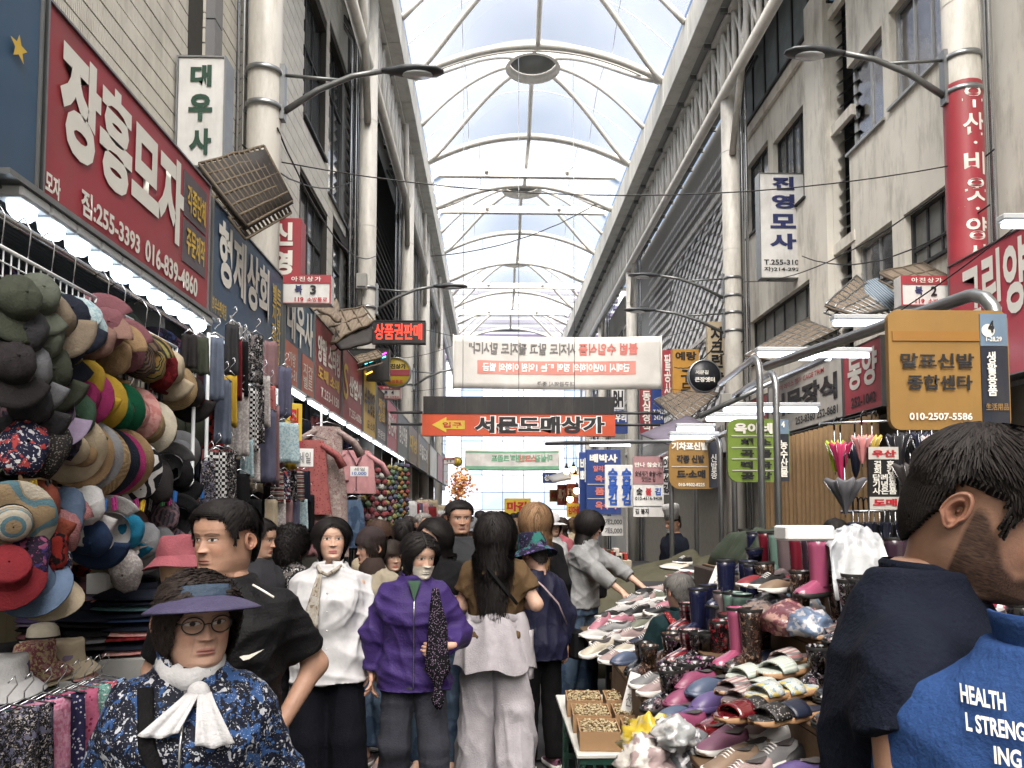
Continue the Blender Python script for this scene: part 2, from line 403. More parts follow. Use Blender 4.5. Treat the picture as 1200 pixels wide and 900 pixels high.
for z in (4.2,6.4,9.7):
    b=MB().use(whitepaint); b.box(RX-.02,RX+.02,ly0,ly1,z,z+.12); b.build('rail',lv)
# end of the right row: plain shop blocks up to the end of the arcade
for k,(y0,y1,z,colr,lab) in enumerate(((33.0,41,11.2,(170,168,162),'grey-white block on the right beyond the louvre screen'),(41,50,11.2,(150,150,156),'last pale block on the right at the arcade mouth'))):
    e=empty('shop_building',(0,0,0),0,lab,'building'); b=MB().use(mat('block_r%d'%k,colr,rough=.7,dirt=.3)); b.box(RX,RX+.4,y0,y1,0,z); b.build('wall',e)
    for j in range(4):
        b=MB().use(glassd); b.box(RX-.03,RX-.004,y0+.4+j*1.9,y0+1.7+j*1.9,5.5,7.2); b.build('window',e)
        b=MB().use(glassd); b.box(RX-.03,RX-.004,y0+.4+j*1.9,y0+1.7+j*1.9,8.3,9.8); b.build('window',e)

# ---------------- left side buildings
LX=-2.75
lb=empty('tiled_building',(0,0,0),0,'white ribbed-tile building above the red hat shop sign on the left','building')
LY0,LY1=2.0,8.25
b=MB().use(joint); b.box(LX-.3,LX-.02,LY0,LY1,3.2,16); b.build('wall',lb)
wo=op(LX,209,229,-150,73)
wo2=(wo[0],wo[1],wo[2],wo[3])
ch=.15
ncr=int((15.6-3.3)/ch)
for k in range(ncr):
    z=3.3+k*ch
    segs=[(LY0,LY1)]
    if z+ch>wo[2] and z<wo[3]: segs=[(LY0,wo[0]),(wo[1],LY1)]
    for (a,c) in segs:
        b=MB().use(tilewhite); b.box(LX-.02,LX+random.uniform(0,.004),a+.005,c-.005,z,z+ch-.014); b.build('tile_course',lb)
window(lb,LX-.02,-1,*wo,nm=2,frame=greysteel,rec=.06)
for k in range(14):
    b=MB().use(mat('grey_block',(128,128,130),rough=.6)); z=wo[2]-.1+k*.45; b.box(LX-.004,LX+.09,wo[1]+.02,wo[1]+.22,z,z+.435); b.build('block',lb)
# second left building, grey-white brick tile and dark windows
L2=-2.95; y0,y1=8.25,15.2
a1=op(L2,347,381,190,318); a2=op(L2,387,409,258,350); a3=op(L2,350,377,-60,120); a4=op(L2,381,414,15,218)
l2=empty('brick_tile_building',(0,0,0),0,'grey-white brick-tile building with tall dark windows on the left behind the round column','building')
ops=[a1,a2,(a3[0],a3[1],a3[2],min(a3[3],12.2)),(a4[0],a4[1],max(a4[2],a1[3]+.5),a4[3])]
b=MB().use(joint); wl=wall('wall',L2-.015,y0,y1,3.2,12.4,[o for o in ops if o[3]<12.3],joint,side=-1); wl.parent=l2
bh,bl=.20,.62; cnt=0; bmesh_={}; bf=MB().use(brickw)
def brick(Lx):
    Lx=round(Lx,3)
    if Lx not in bmesh_:
        q=MB().use(brickw); q.box(-.014,.0,0,Lx,0,bh-.012); bmesh_[Lx]=q.mesh('brick')
    return bmesh_[Lx]
zz=3.6; row=0
while zz<12.2:
    y=y0+(0 if row%2 else -bl/2)
    while y<y1:
        a,c=max(y,y0),min(y+bl,y1)
        inside=[o for o in ops if o[2]-.02<zz+bh and o[3]+.02>zz]
        segs=[(a,c)]
        for o in inside:
            ns=[]
            for (p,q_) in segs:
                if q_<=o[0] or p>=o[1]: ns.append((p,q_))
                else:
                    if p<o[0]: ns.append((p,o[0]))
                    if q_>o[1]: ns.append((o[1],q_))
            segs=ns
        for (p,q_) in segs:
            if q_-p>.06 and cnt<300: link('brick',brick(q_-p-.012),l2,(L2,p,zz)); cnt+=1
            elif q_-p>.06: bf.box(L2-.014,L2,p,q_-.012,zz,zz+bh-.012)
        y+=bl
    zz+=bh; row+=1
o=bf.build('brick_field',l2); o['kind']='stuff'
window(l2,L2-.01,-1,*ops[2],nm=3,frame=darksteel,hz=.6)
for o,n in ((a1,4),(a2,3)): window(l2,L2-.01,-1,*o,nm=n,frame=darksteel,hz=.6)
window(l2,L2-.01,-1,*ops[3],nm=3,frame=darksteel,hz=.7)
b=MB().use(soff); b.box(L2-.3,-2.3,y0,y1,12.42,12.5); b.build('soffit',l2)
b=MB().use(cream); b.box(L2-.02,L2+.1,y0+.02,y0+.5,3.2,12.4); b.build('pilaster',l2)
# diamond-tile strip beside the column
dm=mat('diamond_tile',(186,188,190),rough=.3,var=.25,vscale=9)
q0=MB().use(dm); q0.add([(.02,-.11,.11),(.05,0,.0),(.02,.11,.11),(.05,0,.22),(.07,0,.11)],[(0,1,4),(1,2,4),(2,3,4),(3,0,4)]); dmesh=q0.mesh('diamond_tile')
for k in range(22):
    for j in range(2): link('diamond_tile',dmesh,l2,(L2+.1,y0+.14+j*.23,4.6+k*.23+(.115 if j else 0)))
# gallery blocks further left
for k,(ya_,yb_,colr,lab) in enumerate(((15.2,26,(140,142,142),'grey louvred gallery on the left beyond the brick-tile building'),(26,38,(172,170,162),'pale block on the left beyond the louvred gallery'),(38,50,(160,158,160),'last pale block on the left at the arcade mouth'))):
    e=empty('shop_building',(0,0,0),0,lab,'building'); b=MB().use(mat('block_l%d'%k,colr,rough=.7,dirt=.3)); b.box(L2-.4,L2-.1,ya_,yb_,3.2,12); b.build('wall',e)
    if k==0:
        for j in range(28):
            b=MB().use(darksteel); z=5.0+j*.22; b.add([(L2-.08,ya_+.3,z),(L2-.08,yb_-.3,z),(L2+.04,yb_-.3,z-.1),(L2+.04,ya_+.3,z-.1)],[(0,1,2,3)]); b.build('louvre_blade',e)
    else:
        for j in range(4):
            b=MB().use(glassd); b.box(L2-.09,L2-.06,ya_+.5+j*2.7,ya_+2.4+j*2.7,5.4,7.4); b.build('window',e)

# ---------------- end building beyond the arcade
EY=74
e=empty('tower_block',(0,0,0),0,'tall pale panelled office block closing the far end of the street','building')
panel=mat('tower_panel',(186,190,200),rough=.35,var=.08); pblue=mat('tower_glass',(158,178,200),rough=.15,var=.25,vscale=.3)
b=MB().use(joint); b.box(-9,15,EY+.1,EY+4,0,24); b.build('wall',e)
for i in range(12):
    for k in range(14):
        x=-9+i*2.0; z=.5+k*1.65; isg=(i in (3,8) and k>2) or (k==1 and 3<i<10)
        b=MB().use(pblue if isg else panel); b.box(x+.03,x+1.97,EY,EY+.08,z+.03,z+1.62); b.build('facade_panel',e)
e2=empty('striped_block',(0,0,0),0,'dark striped facade seen under the last roof arch','building')
b=MB().use(panel); b.box(-4.0,9.5,57.2,58,13.2,19); b.build('wall',e2)
for k in range(10):
    b=MB().use(mat('facade_stripe',(70,62,88),rough=.5)); b.box(-4.0,9.5,57.05,57.19,13.3+k*.55,13.55+k*.55); b.build('stripe_band',e2)

# the street goes on behind the viewer: unseen blocks, added to darken the foreground
for k,(xa,xb,l) in enumerate(((LX-.4,LX-.1,'unseen plain left shop block added behind the viewer to shade the street'),(RX,RX+.3,'unseen plain right shop block added behind the viewer to shade the street'))):
    e=empty('shop_building',(0,0,0),0,l,'building'); b=MB().use(cream); b.box(xa,xb,-26,1.9 if k==0 else 4.1,0,12.2); b.build('wall',e)
# ------------------------------------------------------------ arcade: columns, fascias, trusses, roof
CX,HALF,SPR,RISE=1.14,3.16,12.72,.85
def memb_mat():
    m=bpy.data.materials.new('roof_membrane'); m.use_nodes=True; nt=m.node_tree; N=nt.nodes; L=nt.links
    N.remove(N['Principled BSDF']); out=N['Material Output']
    tr=N.new('ShaderNodeBsdfTransparent'); tr.inputs[0].default_value=(.91,.885,.85,1)
    tl=N.new('ShaderNodeBsdfTranslucent'); 
    tc=N.new('ShaderNodeTexCoord'); n=N.new('ShaderNodeTexNoise'); n.inputs['Scale'].default_value=.8; n.inputs['Detail'].default_value=6; L.new(tc.outputs['Object'],n.inputs['Vector'])
    r=N.new('ShaderNodeValToRGB'); r.color_ramp.elements[0].position=.3; r.color_ramp.elements[0].color=(.47,.49,.50,1); r.color_ramp.elements[1].position=.65; r.color_ramp.elements[1].color=(.55,.56,.57,1)
    L.new(n.outputs['Fac'],r.inputs[0]); L.new(r.outputs[0],tl.inputs[0])
    mx=N.new('ShaderNodeMixShader'); mx.inputs[0].default_value=.33; L.new(tr.outputs[0],mx.inputs[1]); L.new(tl.outputs[0],mx.inputs[2]); L.new(mx.outputs[0],out.inputs[0]); return m
membrane=memb_mat(); _MATS['roof_membrane']=membrane
roof=empty('arcade_roof',(0,0,0),0,'white steel vaulted arcade roof with translucent membrane over the street','roof')
bays=[(-26,-16,0),(-16,-7,0),(-7,1.2,0),(1.2,9.5,0),(9.5,14.2,1),(14.2,18.9,1),(18.9,23.6,1),(23.6,27.2,0),(27.2,31.9,1),(31.9,35.8,0),(35.8,40.5,1),(40.5,44,0),(44,48.7,1)]  # plain nearest bays are out of view, added to darken the foreground
def zroof(x,y=None,bay=None):
    u=(x-CX)/HALF; z=SPR+RISE*(1-u*u)
    if bay and bay[2]:
        yc=(bay[0]+bay[1])/2; hw=(bay[1]-bay[0])/2; z+=1.0*(1-((y-yc)/hw)**2)*(1-u*u)
    return z
def arch(y, r=.095, dz=0):
    b=MB().use(whitepaint); b.tube([(CX+HALF*u/12, y, zroof(CX+HALF*u/12)+dz) for u in range(-12,13)], r, 8); return b.build('arch',roof)
arches=sorted({b[0] for b in bays}|{b[1] for b in bays})
for y in arches: arch(y); arch(y+.28,.035,.05)
for i,bay in enumerate(bays):
    b=MB().use(membrane,True)
    b.grid(lambda u,v:(CX-HALF+2*HALF*u, bay[0]+(bay[1]-bay[0])*v, zroof(CX-HALF+2*HALF*u, bay[0]+(bay[1]-bay[0])*v, bay)+.11+.015*noise.noise((u*5,v*4,i))), 24, 12); b.build('membrane_panel',roof)
    yc=(bay[0]+bay[1])/2; hw=(bay[1]-bay[0])/2
    seam=mat('membrane_seam',(225,228,232),rough=.7)
    for t in (-.6,.6) if bay[2] else (-.5,.5):
        b=MB().use(seam); x=CX+t*HALF; b.tube([(x,bay[0]+(bay[1]-bay[0])*k/8,zroof(x,bay[0]+(bay[1]-bay[0])*k/8,bay)+.085) for k in range(9)],.010,5); b.build('membrane_seam',roof)
    b=MB().use(seam); yy=yc+hw*.5; b.tube([(CX+HALF*u/10,yy,zroof(CX+HALF*u/10,yy,bay)+.085) for u in range(-10,11)],.010,5); b.build('membrane_seam',roof)
    if bay[2]:
        rr=.72; zr=zroof(CX,yc,bay)-.05
        b=MB().use(whitepaint); b.lathe([(rr+.06,-.16),(rr+.06,.12),(rr-.04,.12),(rr-.04,-.16),(rr+.06,-.16)],28,(CX,yc,zr),cap=False); b.build('ring',roof)
        b=MB().use(mat('vent_disc',(120,124,126),rough=.5)); b.lathe([(.02,.1),(rr-.05,.1),(rr-.05,.08),(.02,.06)],28,(CX,yc,zr)); b.build('ring_cover',roof)
        for (dx,dy) in ((1,0),(-1,0),(0,1),(0,-1),(1,1),(1,-1),(-1,1),(-1,-1)):
            ex,ey=CX+HALF*dx, yc+hw*dy; d=Vector((ex-CX,ey-yc)).normalized(); pts=[]
            for k in range(11):
                t=k/10; x=CX+d.x*rr+(ex-CX-d.x*rr)*t; y=yc+d.y*rr+(ey-yc-d.y*rr)*t
                pts.append((x,y,zroof(x,y,bay)-.04))
            b=MB().use(whitepaint); b.tube(pts,.07,8); b.build('rib',roof)
    else:
        b=MB().use(whitepaint); b.tube([(CX,bay[0]+(bay[1]-bay[0])*k/6,zroof(CX)-.02) for k in range(7)],.065,8); b.build('rib',roof)
b=MB().use(fasc); b.loft([[(CX+HALF*u/10,25.9,zroof(CX+HALF*u/10)-.0+e) for e in (-.06,.22)] for u in range(-10,4)],False,False); b.build('vent_flap',roof)
for y in (25.2,28.3,37.9,43.0):
    b=MB().use(whitepaint); b.box(CX-HALF,CX+HALF,y-.09,y+.09,12.95,13.22); b.build('tie_beam',roof)
    for dx in (-1.35,1.35):
        b=MB().use(whitepaint); b.lathe([(.02,0),(.07,.02),(.07,.1),(.02,.12)],10,(CX+dx,y-.13,13.05)); b.build('floodlight',roof)
        b=MB().use(greysteel); b.tube([(CX+dx,y-.12,13.15),(CX+dx+.2,y-.1,13.28)],.01,5); b.build('cable',roof)
    b=MB().use(whitepaint); b.tube([(CX-HALF,y,zroof(CX-HALF)),(CX-HALF+.0,y,12.9)],.05,6); b.build('bracket',roof)
# fascias (long box beams) in segments with visible joints
FB,FT=11.95,12.72
for (xa,xb) in ((4.30,4.62),(-2.30,-2.02)):
    y=9.0-2.43*14
    while y<48:
        b=MB().use(fasc); b.box(xa,xb,y+.008,y+2.42,FB,FT,.01); b.build('fascia_panel',roof); y+=2.43
for (xt,inner,ytop,zc) in ((4.90,4.46,9.5,10.55),(-2.42,-2.16,9.5,10.4)):
    b=MB().use(whitepaint); b.tube([(xt,9,zc),(xt,48,zc)],.11,10); b.build('truss_chord',roof)
    b=MB().use(whitepaint); b.box(xt-.12,xt+.12,9,48,FB-.1,FB-.01); b.build('truss_chord',roof)
    y=9.2; k=0
    while y<46:
        b=MB().use(whitepaint); b.tube([(xt,y,zc),(xt,y,FB-.05)],.055,7); b.build('truss_post',roof)
        b=MB().use(whitepaint); b.tube([(xt,y,zc),(xt,y+.72,FB-.05)],.04,6); b.build('truss_brace',roof)
        b=MB().use(whitepaint); b.tube([(xt,y+.36,zc+.02),(xt,y+.36,FB-.05)],.035,6); b.build('truss_post',roof); y+=.72
    # aisle soffit to the building
    s=1 if xt>0 else -1
    y=9.0-1.2*14
    while y<47:
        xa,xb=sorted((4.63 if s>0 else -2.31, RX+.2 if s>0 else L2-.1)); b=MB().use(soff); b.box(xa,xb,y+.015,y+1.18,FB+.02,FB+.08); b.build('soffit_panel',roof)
        b=MB().use(greysteel); b.box(xa,xb,y-.03,y+.03,FB-.1,FB+.01); b.build('soffit_rib',roof); y+=1.2
# columns
def column(px,Y,side,rad,label,pw=True):
    X=atY(px,500,Y).x
    e=empty('arcade_column',(X,Y,0),0,label,'column','round cream arcade columns')
    b=MB().use(colpaint); b.lathe([(rad,0),(rad,6.0),(rad,FB-.02)],20); b.build('shaft',e)
    for z in (4.9,7.2,9.3): 
        b=MB().use(colpaint); b.lathe([(rad+.003,z),(rad+.006,z+.01),(rad+.003,z+.02)],20,cap=False); b.build('weld_ring',e)
    if pw:
        for j,(dx,rr) in enumerate(((.10,.045),(.20,.035))):
            b=MB().use(chrome); b.tube([(side*(rad+dx-.03),.06,0),(side*(rad+dx-.03),.06,11.0),(side*(rad+dx+.25),.06,11.5)],rr,8); b.build('drain_pipe',e)
    return e,X
colsL=[]; colsR=[]
for i,(px,Y,lab) in enumerate(((303,8.0,'thick cream column nearest on the left, behind the green-lettered vertical sign'),(428,14.7,'cream column on the left behind the red LED sign'),(476,21.5,'third cream column on the left from the viewer'),(497,27.5,'fourth cream column on the left, by the orange entrance sign'),(514,34.5,'farthest cream column visible on the left side'))):
    colsL.append(column(px,Y,-1,.175,lab))
for i,(px,Y,lab) in enumerate(((1141,8.0,'thick cream column on the right wrapped in a red banner'),(861,15.8,'cream column on the right carrying two street lamps'),(741,27.4,'cream column on the right beside the white banner end'),(706,35.5,'fourth cream column on the right, far back'),(690,42,'farthest cream column on the right side'))):
    colsR.append(column(px,Y,1,.185,lab))
# brace arms at column heads
for (e,X),s in [(c,-1) for c in colsL]+[(c,1) for c in colsR]:
    b=MB().use(colpaint); b.tube([(-s*.02,-.2,9.2),(-s*.15,-1.9,FB-.1)],.07,8); b.build('knee_brace',e)

# ---------------- street lamps clamped to the columns
def street_lamp(colm, side, z, reach, label, ang=0):
    e0,X=colm; Y=e0.location.y
    e=empty('street_lamp',(X,Y,z),0,label,'street lamp','street lamps on the columns'); rad=.19
    for dz in (0,-.38):
        b=MB().use(galv); b.lathe([(rad,-.025),(rad+.012,-.025),(rad+.012,.025),(rad,.025)],18,(0,0,dz),cap=False); b.build('clamp',e)
    s=-side
    b=MB().use(galv); b.box(s*rad-.03,s*rad+.03,-.05,.05,-.5,.1); b.build('bracket_plate',e)
    b=MB().use(greysteel); b.tube([(s*(rad+.02),0,-.4),(s*(rad+reach*.35),0,-.16),(s*(rad+reach*.7),0,-.0),(s*(rad+reach),0,.06)],[.035,.033,.03,.028],8); b.build('arm',e)
    b=MB().use(greysteel); b.tube([(s*rad,0,0),(s*(rad+reach*.62),0,-.05)],.018,6); b.build('stay',e)
    hx=s*(rad+reach)
    b=MB().use(mat('lamp_housing',(72,76,80),rough=.4,metal=.3)); rings=[]
    for t,wd,h in ((0,.035,.03),(.1,.05,.045),(.2,.09,.06),(.4,.12,.055),(.58,.10,.04),(.66,.03,.02)):
        rings.append([(hx+s*t, wd*math.cos(a), .06+(h if math.sin(a)>0 else h*.6)*math.sin(a)) for a in [2*math.pi*k/12 for k in range(12)]])
    b.loft(rings); lh_=b.build('lamp_head',e)
    b=MB().use(mat('lamp_lens',(200,205,208),rough=.1,spec=.8)); b.lathe([(.001,0),(.085,.004),(.085,.02),(.001,.02)],14,(hx+s*.38,0,.012),1.9,1); b.build('lens',lh_)
    b=MB().use(darksteel); b.tube([(hx+s*.1,0,.1),(hx+s*.3,0,.13),(hx+s*.5,0,.1)],.012,5); b.build('cable',e)
    return e
def zat(py,Y): return atY(600,py,Y).z
street_lamp(colsL[0],-1,zat(92,8),1.05,'street lamp arching over from the nearest left column')
street_lamp(colsR[0],1,zat(63,8),1.1,'street lamp arching over from the red-bannered right column')
street_lamp(colsL[1],-1,zat(340,14.7),1.1,'street lamp on the left column above the red LED sign')
street_lamp(colsR[1],1,zat(325,15.8),1.35,'upper of two street lamps on the second right column')
street_lamp(colsR[1],1,zat(366,15.8),1.45,'lower of two street lamps on the second right column')
street_lamp(colsL[2],-1,zat(436,21.5),1.1,'small distant street lamp on the third left column')

# ------------------------------------------------------------ signs
def sgn(k,c,**kw):
    g=sum(c)/3; c=tuple(g+(v-g)*.84 for v in c)
    return mat('sign_'+k,c,**{**dict(rough=.45,var=.2,vscale=3.5,dirt=.3),**kw})
S_red=sgn('red',(176,48,62)); S_blue=sgn('blue',(50,86,122)); S_teal=sgn('teal',(58,96,122)); S_maroon=sgn('maroon',(150,46,54)); S_yellow=sgn('yellow',(222,186,44)); S_grey=sgn('grey',(92,92,96))
S_pink=sgn('pink',(196,60,78)); S_beige=sgn('beige',(205,202,194)); S_white=sgn('white',(222,222,220)); S_black=sgn('black',(26,26,30)); S_orange=sgn('orange',(214,74,34)); S_ochre=sgn('ochre',(158,116,50)); S_green=sgn('green',(116,146,44)); S_navy=sgn('navy',(24,32,52)); S_steelblue=sgn('steelblue',(104,132,160)); S_olive=sgn('olive',(88,94,88)); S_royal=sgn('royal',(28,62,140)); S_brown=sgn('brownsign',(120,84,56)); S_salmon=sgn('salmon',(196,100,76)); S_mauve=sgn('mauve',(170,120,124)); S_plum=sgn('plum',(92,82,90))
T_white=mat('ink_white',(226,224,216),rough=.5,var=.06); T_black=mat('ink_black',(24,24,28),rough=.5,var=.05); T_yellow=mat('ink_yellow',(214,178,60),rough=.5,var=.08); T_green=mat('ink_green',(28,66,50),rough=.5); T_red=mat('ink_red',(176,32,44),rough=.5); T_navy=mat('ink_navy',(36,44,92),rough=.5); T_blue=mat('ink_blue',(40,84,170),rough=.5); T_grey=mat('ink_grey',(120,118,118),rough=.6); T_gr2=mat('ink_leaf',(120,176,144),rough=.6); T_fadered=mat('ink_faded_red',(206,120,112),rough=.7); T_bro=mat('ink_brown',(90,60,40),rough=.6)
def sign(name,label,cat,loc,rz,w_,h,t,bgm,items=(),panels=(),frame=None,fw=.02,group=None,double=False,rad=0):
    e=empty(name,loc,rz,label,cat,group)
    b=MB().use(bgm)
    if rad:
        pts=[]
        for cx,cz,a0 in ((w_/2-rad,rad,-90),(w_/2-rad,h-rad,0),(-w_/2+rad,h-rad,90),(-w_/2+rad,rad,180)):
            pts+=[(cx+rad*math.cos(R(a0+90*k/5)),cz+rad*math.sin(R(a0+90*k/5))) for k in range(6)]
        b.loft([[(x,-t/2,z) for x,z in pts],[(x,t/2,z) for x,z in pts]],True,True,False)
    else: b.box(-w_/2,w_/2,-t/2,t/2,0,h,.004)
    brd_=b.build('board',e)
    for (u0,v0,u1,v1,m) in panels:
        b=MB().use(m); b.box(-w_/2+u0*w_,-w_/2+u1*w_,-t/2-.006,-t/2-.001,v0*h,v1*h); b.build('panel',brd_)
    if frame:
        for (x0,x1,z0,z1) in ((-w_/2-fw,w_/2+fw,h,h+fw),(-w_/2-fw,w_/2+fw,-fw,0),(-w_/2-fw,-w_/2,0,h),(w_/2,w_/2+fw,0,h)):
            b=MB().use(frame); b.box(x0,x1,-t/2-.012,t/2+.004,z0,z1); b.build('frame_bar',e)
    for it in items:
        s,u0,v0,u1,v1,m=it[:6]; kw=it[6] if len(it)>6 else {}
        text(s,brd_,-w_/2+u0*w_,v0*h,-w_/2+u1*w_,v1*h,m,y=-t/2-.009-(.004 if kw.pop('top',0) else 0),**kw)
    return e
def lsign(pxa,pxb,zb,zt,X,label,bgm,items=(),panels=(),frame=greysteel,t=.1):
    ya,yb=atX(pxa,500,X).y,atX(pxb,500,X).y
    return sign('shop_sign',label,'sign',(X-t/2,(ya+yb)/2,zb),R(90),yb-ya-.03,zt-zb,t,bgm,items,panels,frame,.012,'signs along the left shopfronts')
def rsign(pxa,pxb,zb,zt,X,label,bgm,items=(),panels=(),frame=greysteel,t=.1):
    ya,yb=atX(pxa,500,X).y,atX(pxb,500,X).y
    return sign('shop_sign',label,'sign',(X+t/2,(ya+yb)/2,zb),R(-90),abs(yb-ya)-.03,zt-zb,t,bgm,items,panels,frame,.012,'signs along the right shopfronts')
def fsign(name,label,cat,px0,py0,px1,py1,Y,bgm,items=(),panels=(),frame=None,t=.08,fw=.015,group=None,rad=0,rz=0):
    a=atY(px0,py1,Y); b=atY(px1,py0,Y)
    return sign(name,label,cat,((a.x+b.x)/2,Y,a.z),rz,b.x-a.x,b.z-a.z,t,bgm,items,panels,frame,fw,group,rad=rad)
W=T_white; B=dict(bold=.035); BB=dict(bold=.05)
SX=-2.0
e=lsign(-60,33,2.98,4.1,SX,'blue shop sign with a yellow star at the left photo edge',S_blue)
star=MB().use(T_yellow); star.add([((.06 if k%2==0 else .026)*math.sin(k*math.pi/5), 0,(.06 if k%2==0 else .026)*math.cos(k*math.pi/5)) for k in range(10)],[tuple(range(10))[::-1]]); o=star.build('star',e); o.location=(.06,-.065,.62)
lsign(37,240,3.02,3.96,SX,'big faded red hat shop sign with large white letters on the left',S_red,
  [('장흥모자',.05,.35,.77,.93,W,dict(bold=.05)),('모자',.005,.07,.065,.18,W,B),('점:255-3393',.155,.09,.47,.23,W,dict(bold=.03)),('016-839-4860',.505,.09,.90,.23,W,dict(bold=.03)),('각종단체',.795,.65,.955,.84,T_yellow,dict(bold=.02,top=1)),('주문제작',.795,.35,.955,.54,T_yellow,dict(bold=.02,top=1))],
  [(.775,.60,.97,.92,S_plum),(.775,.28,.97,.58,S_plum)],frame=galv)
lsign(243,328,2.94,3.9,SX,'weathered blue shop sign with four large cream letters on the left',S_blue,
  [('형제상회',.06,.42,.76,.92,W,B),('점:254-8471 자:571-9807 010-6525-0471',.2,.08,.80,.24,W,dict(bold=.02)),('최우수판매점',.0,.16,.16,.28,T_yellow),(('벨트','지갑','장갑','가방'),.82,.1,.97,.85,T_yellow,dict(vert=True,bold=.02))])
lsign(331,366,2.94,3.9,SX,'teal blue shop sign with orange lower panels beside the blue one',S_teal,
  [('내우사',.05,.45,.95,.95,W,B),('가방\n255-31',.05,.05,.36,.33,W,dict(top=1)),('지갑\n벨트',.6,.05,.95,.33,W,dict(top=1))],[(0,0,.42,.42,S_salmon),(.58,0,1,.42,S_salmon)])
lsign(367,399,2.92,3.9,SX,'maroon shop sign with white and yellow letters after the teal one',S_maroon,[('양말 스타킹',.08,.5,.92,.82,W,B),('도매 소매',.1,.3,.9,.46,T_yellow,B),('T.253-1150',.2,.1,.9,.22,W)])
lsign(400,424,2.92,3.9,SX,'dull red shop sign with white letters before the yellow one',S_maroon,[('산업사',.3,.4,.95,.7,W,B),('T.255-6006',.3,.1,.95,.22,W),('S',.05,.3,.25,.8,T_yellow)])
lsign(425,440,2.92,3.92,SX,'yellow shop sign with dark letters on the left',S_yellow,[('수문양말',.08,.35,.92,.75,T_black,B),('도·소매',.3,.1,.9,.25,T_black)])
lsign(441,452,2.92,3.86,SX,'dark grey shop sign between yellow and red ones',S_grey,[('제일\n상회',.15,.4,.85,.85,T_yellow,B),('전문점',.1,.1,.9,.25,W)])
lsign(453,465,2.92,3.86,SX,'small dull red sign far along the left shopfronts',S_pink,[('풍년사',.1,.3,.9,.75,W,B)])
lsign(466,478,2.92,3.86,SX,'grey-green sign far along the left shopfronts',S_olive,[('영신직물',.1,.3,.9,.75,W,B)])
lsign(479,489,2.92,3.86,SX,'brown sign far along the left shopfronts',S_brown,[('대성',.1,.3,.9,.75,T_yellow,B)])
lsign(490,502,2.92,3.86,SX,'dark sign with pale letters at the left under the orange sign',S_grey,[('의류도매',.1,.3,.9,.75,W,B)],[(0,.0,.15,1,S_ochre),(.85,0,1,1,S_ochre)])
for (a,b_,c,l) in ((504,512,S_white,'pale sign past the dark one at the left end'),(513,519,S_red,'small red sign near the left end of the street'),(520,525,S_beige,'last beige sign at the left end of the street')): lsign(a,b_,2.92,3.9,SX,l,c)
# right-hand shop signs
SR=5.0
rsign(1270,1117,2.9,4.15,4.62,'large pink-red shop sign cut by the right photo edge',S_pink,[('그린양산',.12,.42,.86,.95,W,B),('도매',.9,.1,.99,.3,W)])
rsign(1036,990,3.05,3.95,SR,'pink shop sign with white letters above the umbrellas',S_pink,[('동양',.12,.35,.9,.9,W,B),('252-1042',.2,.08,.85,.24,T_black,B)])
rsign(989,901,3.05,3.95,SR,'pale grey shop sign with large dark letters above the brown curtain',S_beige,[('서문장식',.05,.32,.95,.76,T_black,BB),('옷걸이 레이스 행거 CAGE TRIM',.1,.82,.8,.93,T_red),('253-8360 252-8681',.42,.08,.95,.22,T_black,dict(bold=.02))])
rsign(900,866,3.1,3.85,SR,'red shop sign with white letters left of the pale grey one',S_red,[('신진',.2,.2,.8,.62,W,B),('드라이 수선 전문',.1,.7,.9,.85,T_yellow)])
rsign(865,838,3.0,3.8,SR,'dim white shop sign below the striped awning row',S_beige,[('장식도매',.1,.3,.9,.75,T_grey,B)])
rsign(836,800,3.0,3.8,SR,'brown shop sign deep on the right side',S_brown,[('종합상사',.1,.3,.9,.75,W,B)])
# projecting signs facing the viewer
e=fsign('projecting_sign','tall white projecting sign with green letters on the left wall','sign',212,76,268,200,6.6,S_white,[('대',.27,.73,.73,.93,T_green,BB),('우',.24,.41,.76,.66,T_green,BB),('사',.27,.1,.75,.34,T_green,BB)],frame=galv,t=.2)
b=MB().use(black); a=e.location; 
for (p,q_) in (((-.57,0,.5),(-.57,0,.95)),((-.57,0,.88),(-.2,0,.88)),((-.57,0,.52),(-.22,0,.86))): b.box(0,0,0,0,0,0) if False else b.tube([p,q_],.018,6)
b.build('bracket',e)
fsign('projecting_sign','red projecting sign with white letters above the blue shop sign','sign',318,260,356,327,8.6,S_red,[('신',.08,.52,.75,.92,W,BB),('영',.08,.02,.75,.44,W,BB)],frame=None,t=.22)
def gate_sign(label,px0,py0,px1,py1,Y,num):
    e=fsign('gate_sign',label,'sign',px0,py0,px1,py1,Y,S_white,[('아진상가',.2,.76,.8,.93,W,dict(bold=.02,top=1,sp=1.3)),('북',.27,.34,.42,.64,T_navy,B),(num,.58,.32,.70,.64,T_black,B),('소방통로',.52,.06,.93,.22,T_red,dict(bold=.02)),('119',.27,.06,.45,.22,T_red,B)],[(0,.7,1,1,S_red),(0,0,.03,.7,S_red),(.97,0,1,.7,S_red),(.03,0,.97,.03,S_red)],t=.14,frame=None); return e
gate_sign('red and white gate sign reading number 3 above the left shops',332,325,390,358,7.4,'3')
gate_sign('red and white gate sign reading number 2 on the right column',1052,326,1110,360,7.7,'2')
gate_sign('tiny red and white gate sign reading number 4, far left',444,453,470,468,14.2,'4')
gate_sign('farthest small red gate sign on the left, beside a round yellow one',520,537,533,544,20,'5')
ledm=mat('led_red',(255,60,40),emit=(255,36,20),estr=1.3,var=0); 
fsign('led_sign','black LED sign with glowing red letters on the left column','LED sign',437,378,498,402,13.2,S_black,[('상품권판매',.05,.12,.95,.88,ledm,dict(bold=.01))],frame=black,t=.15)
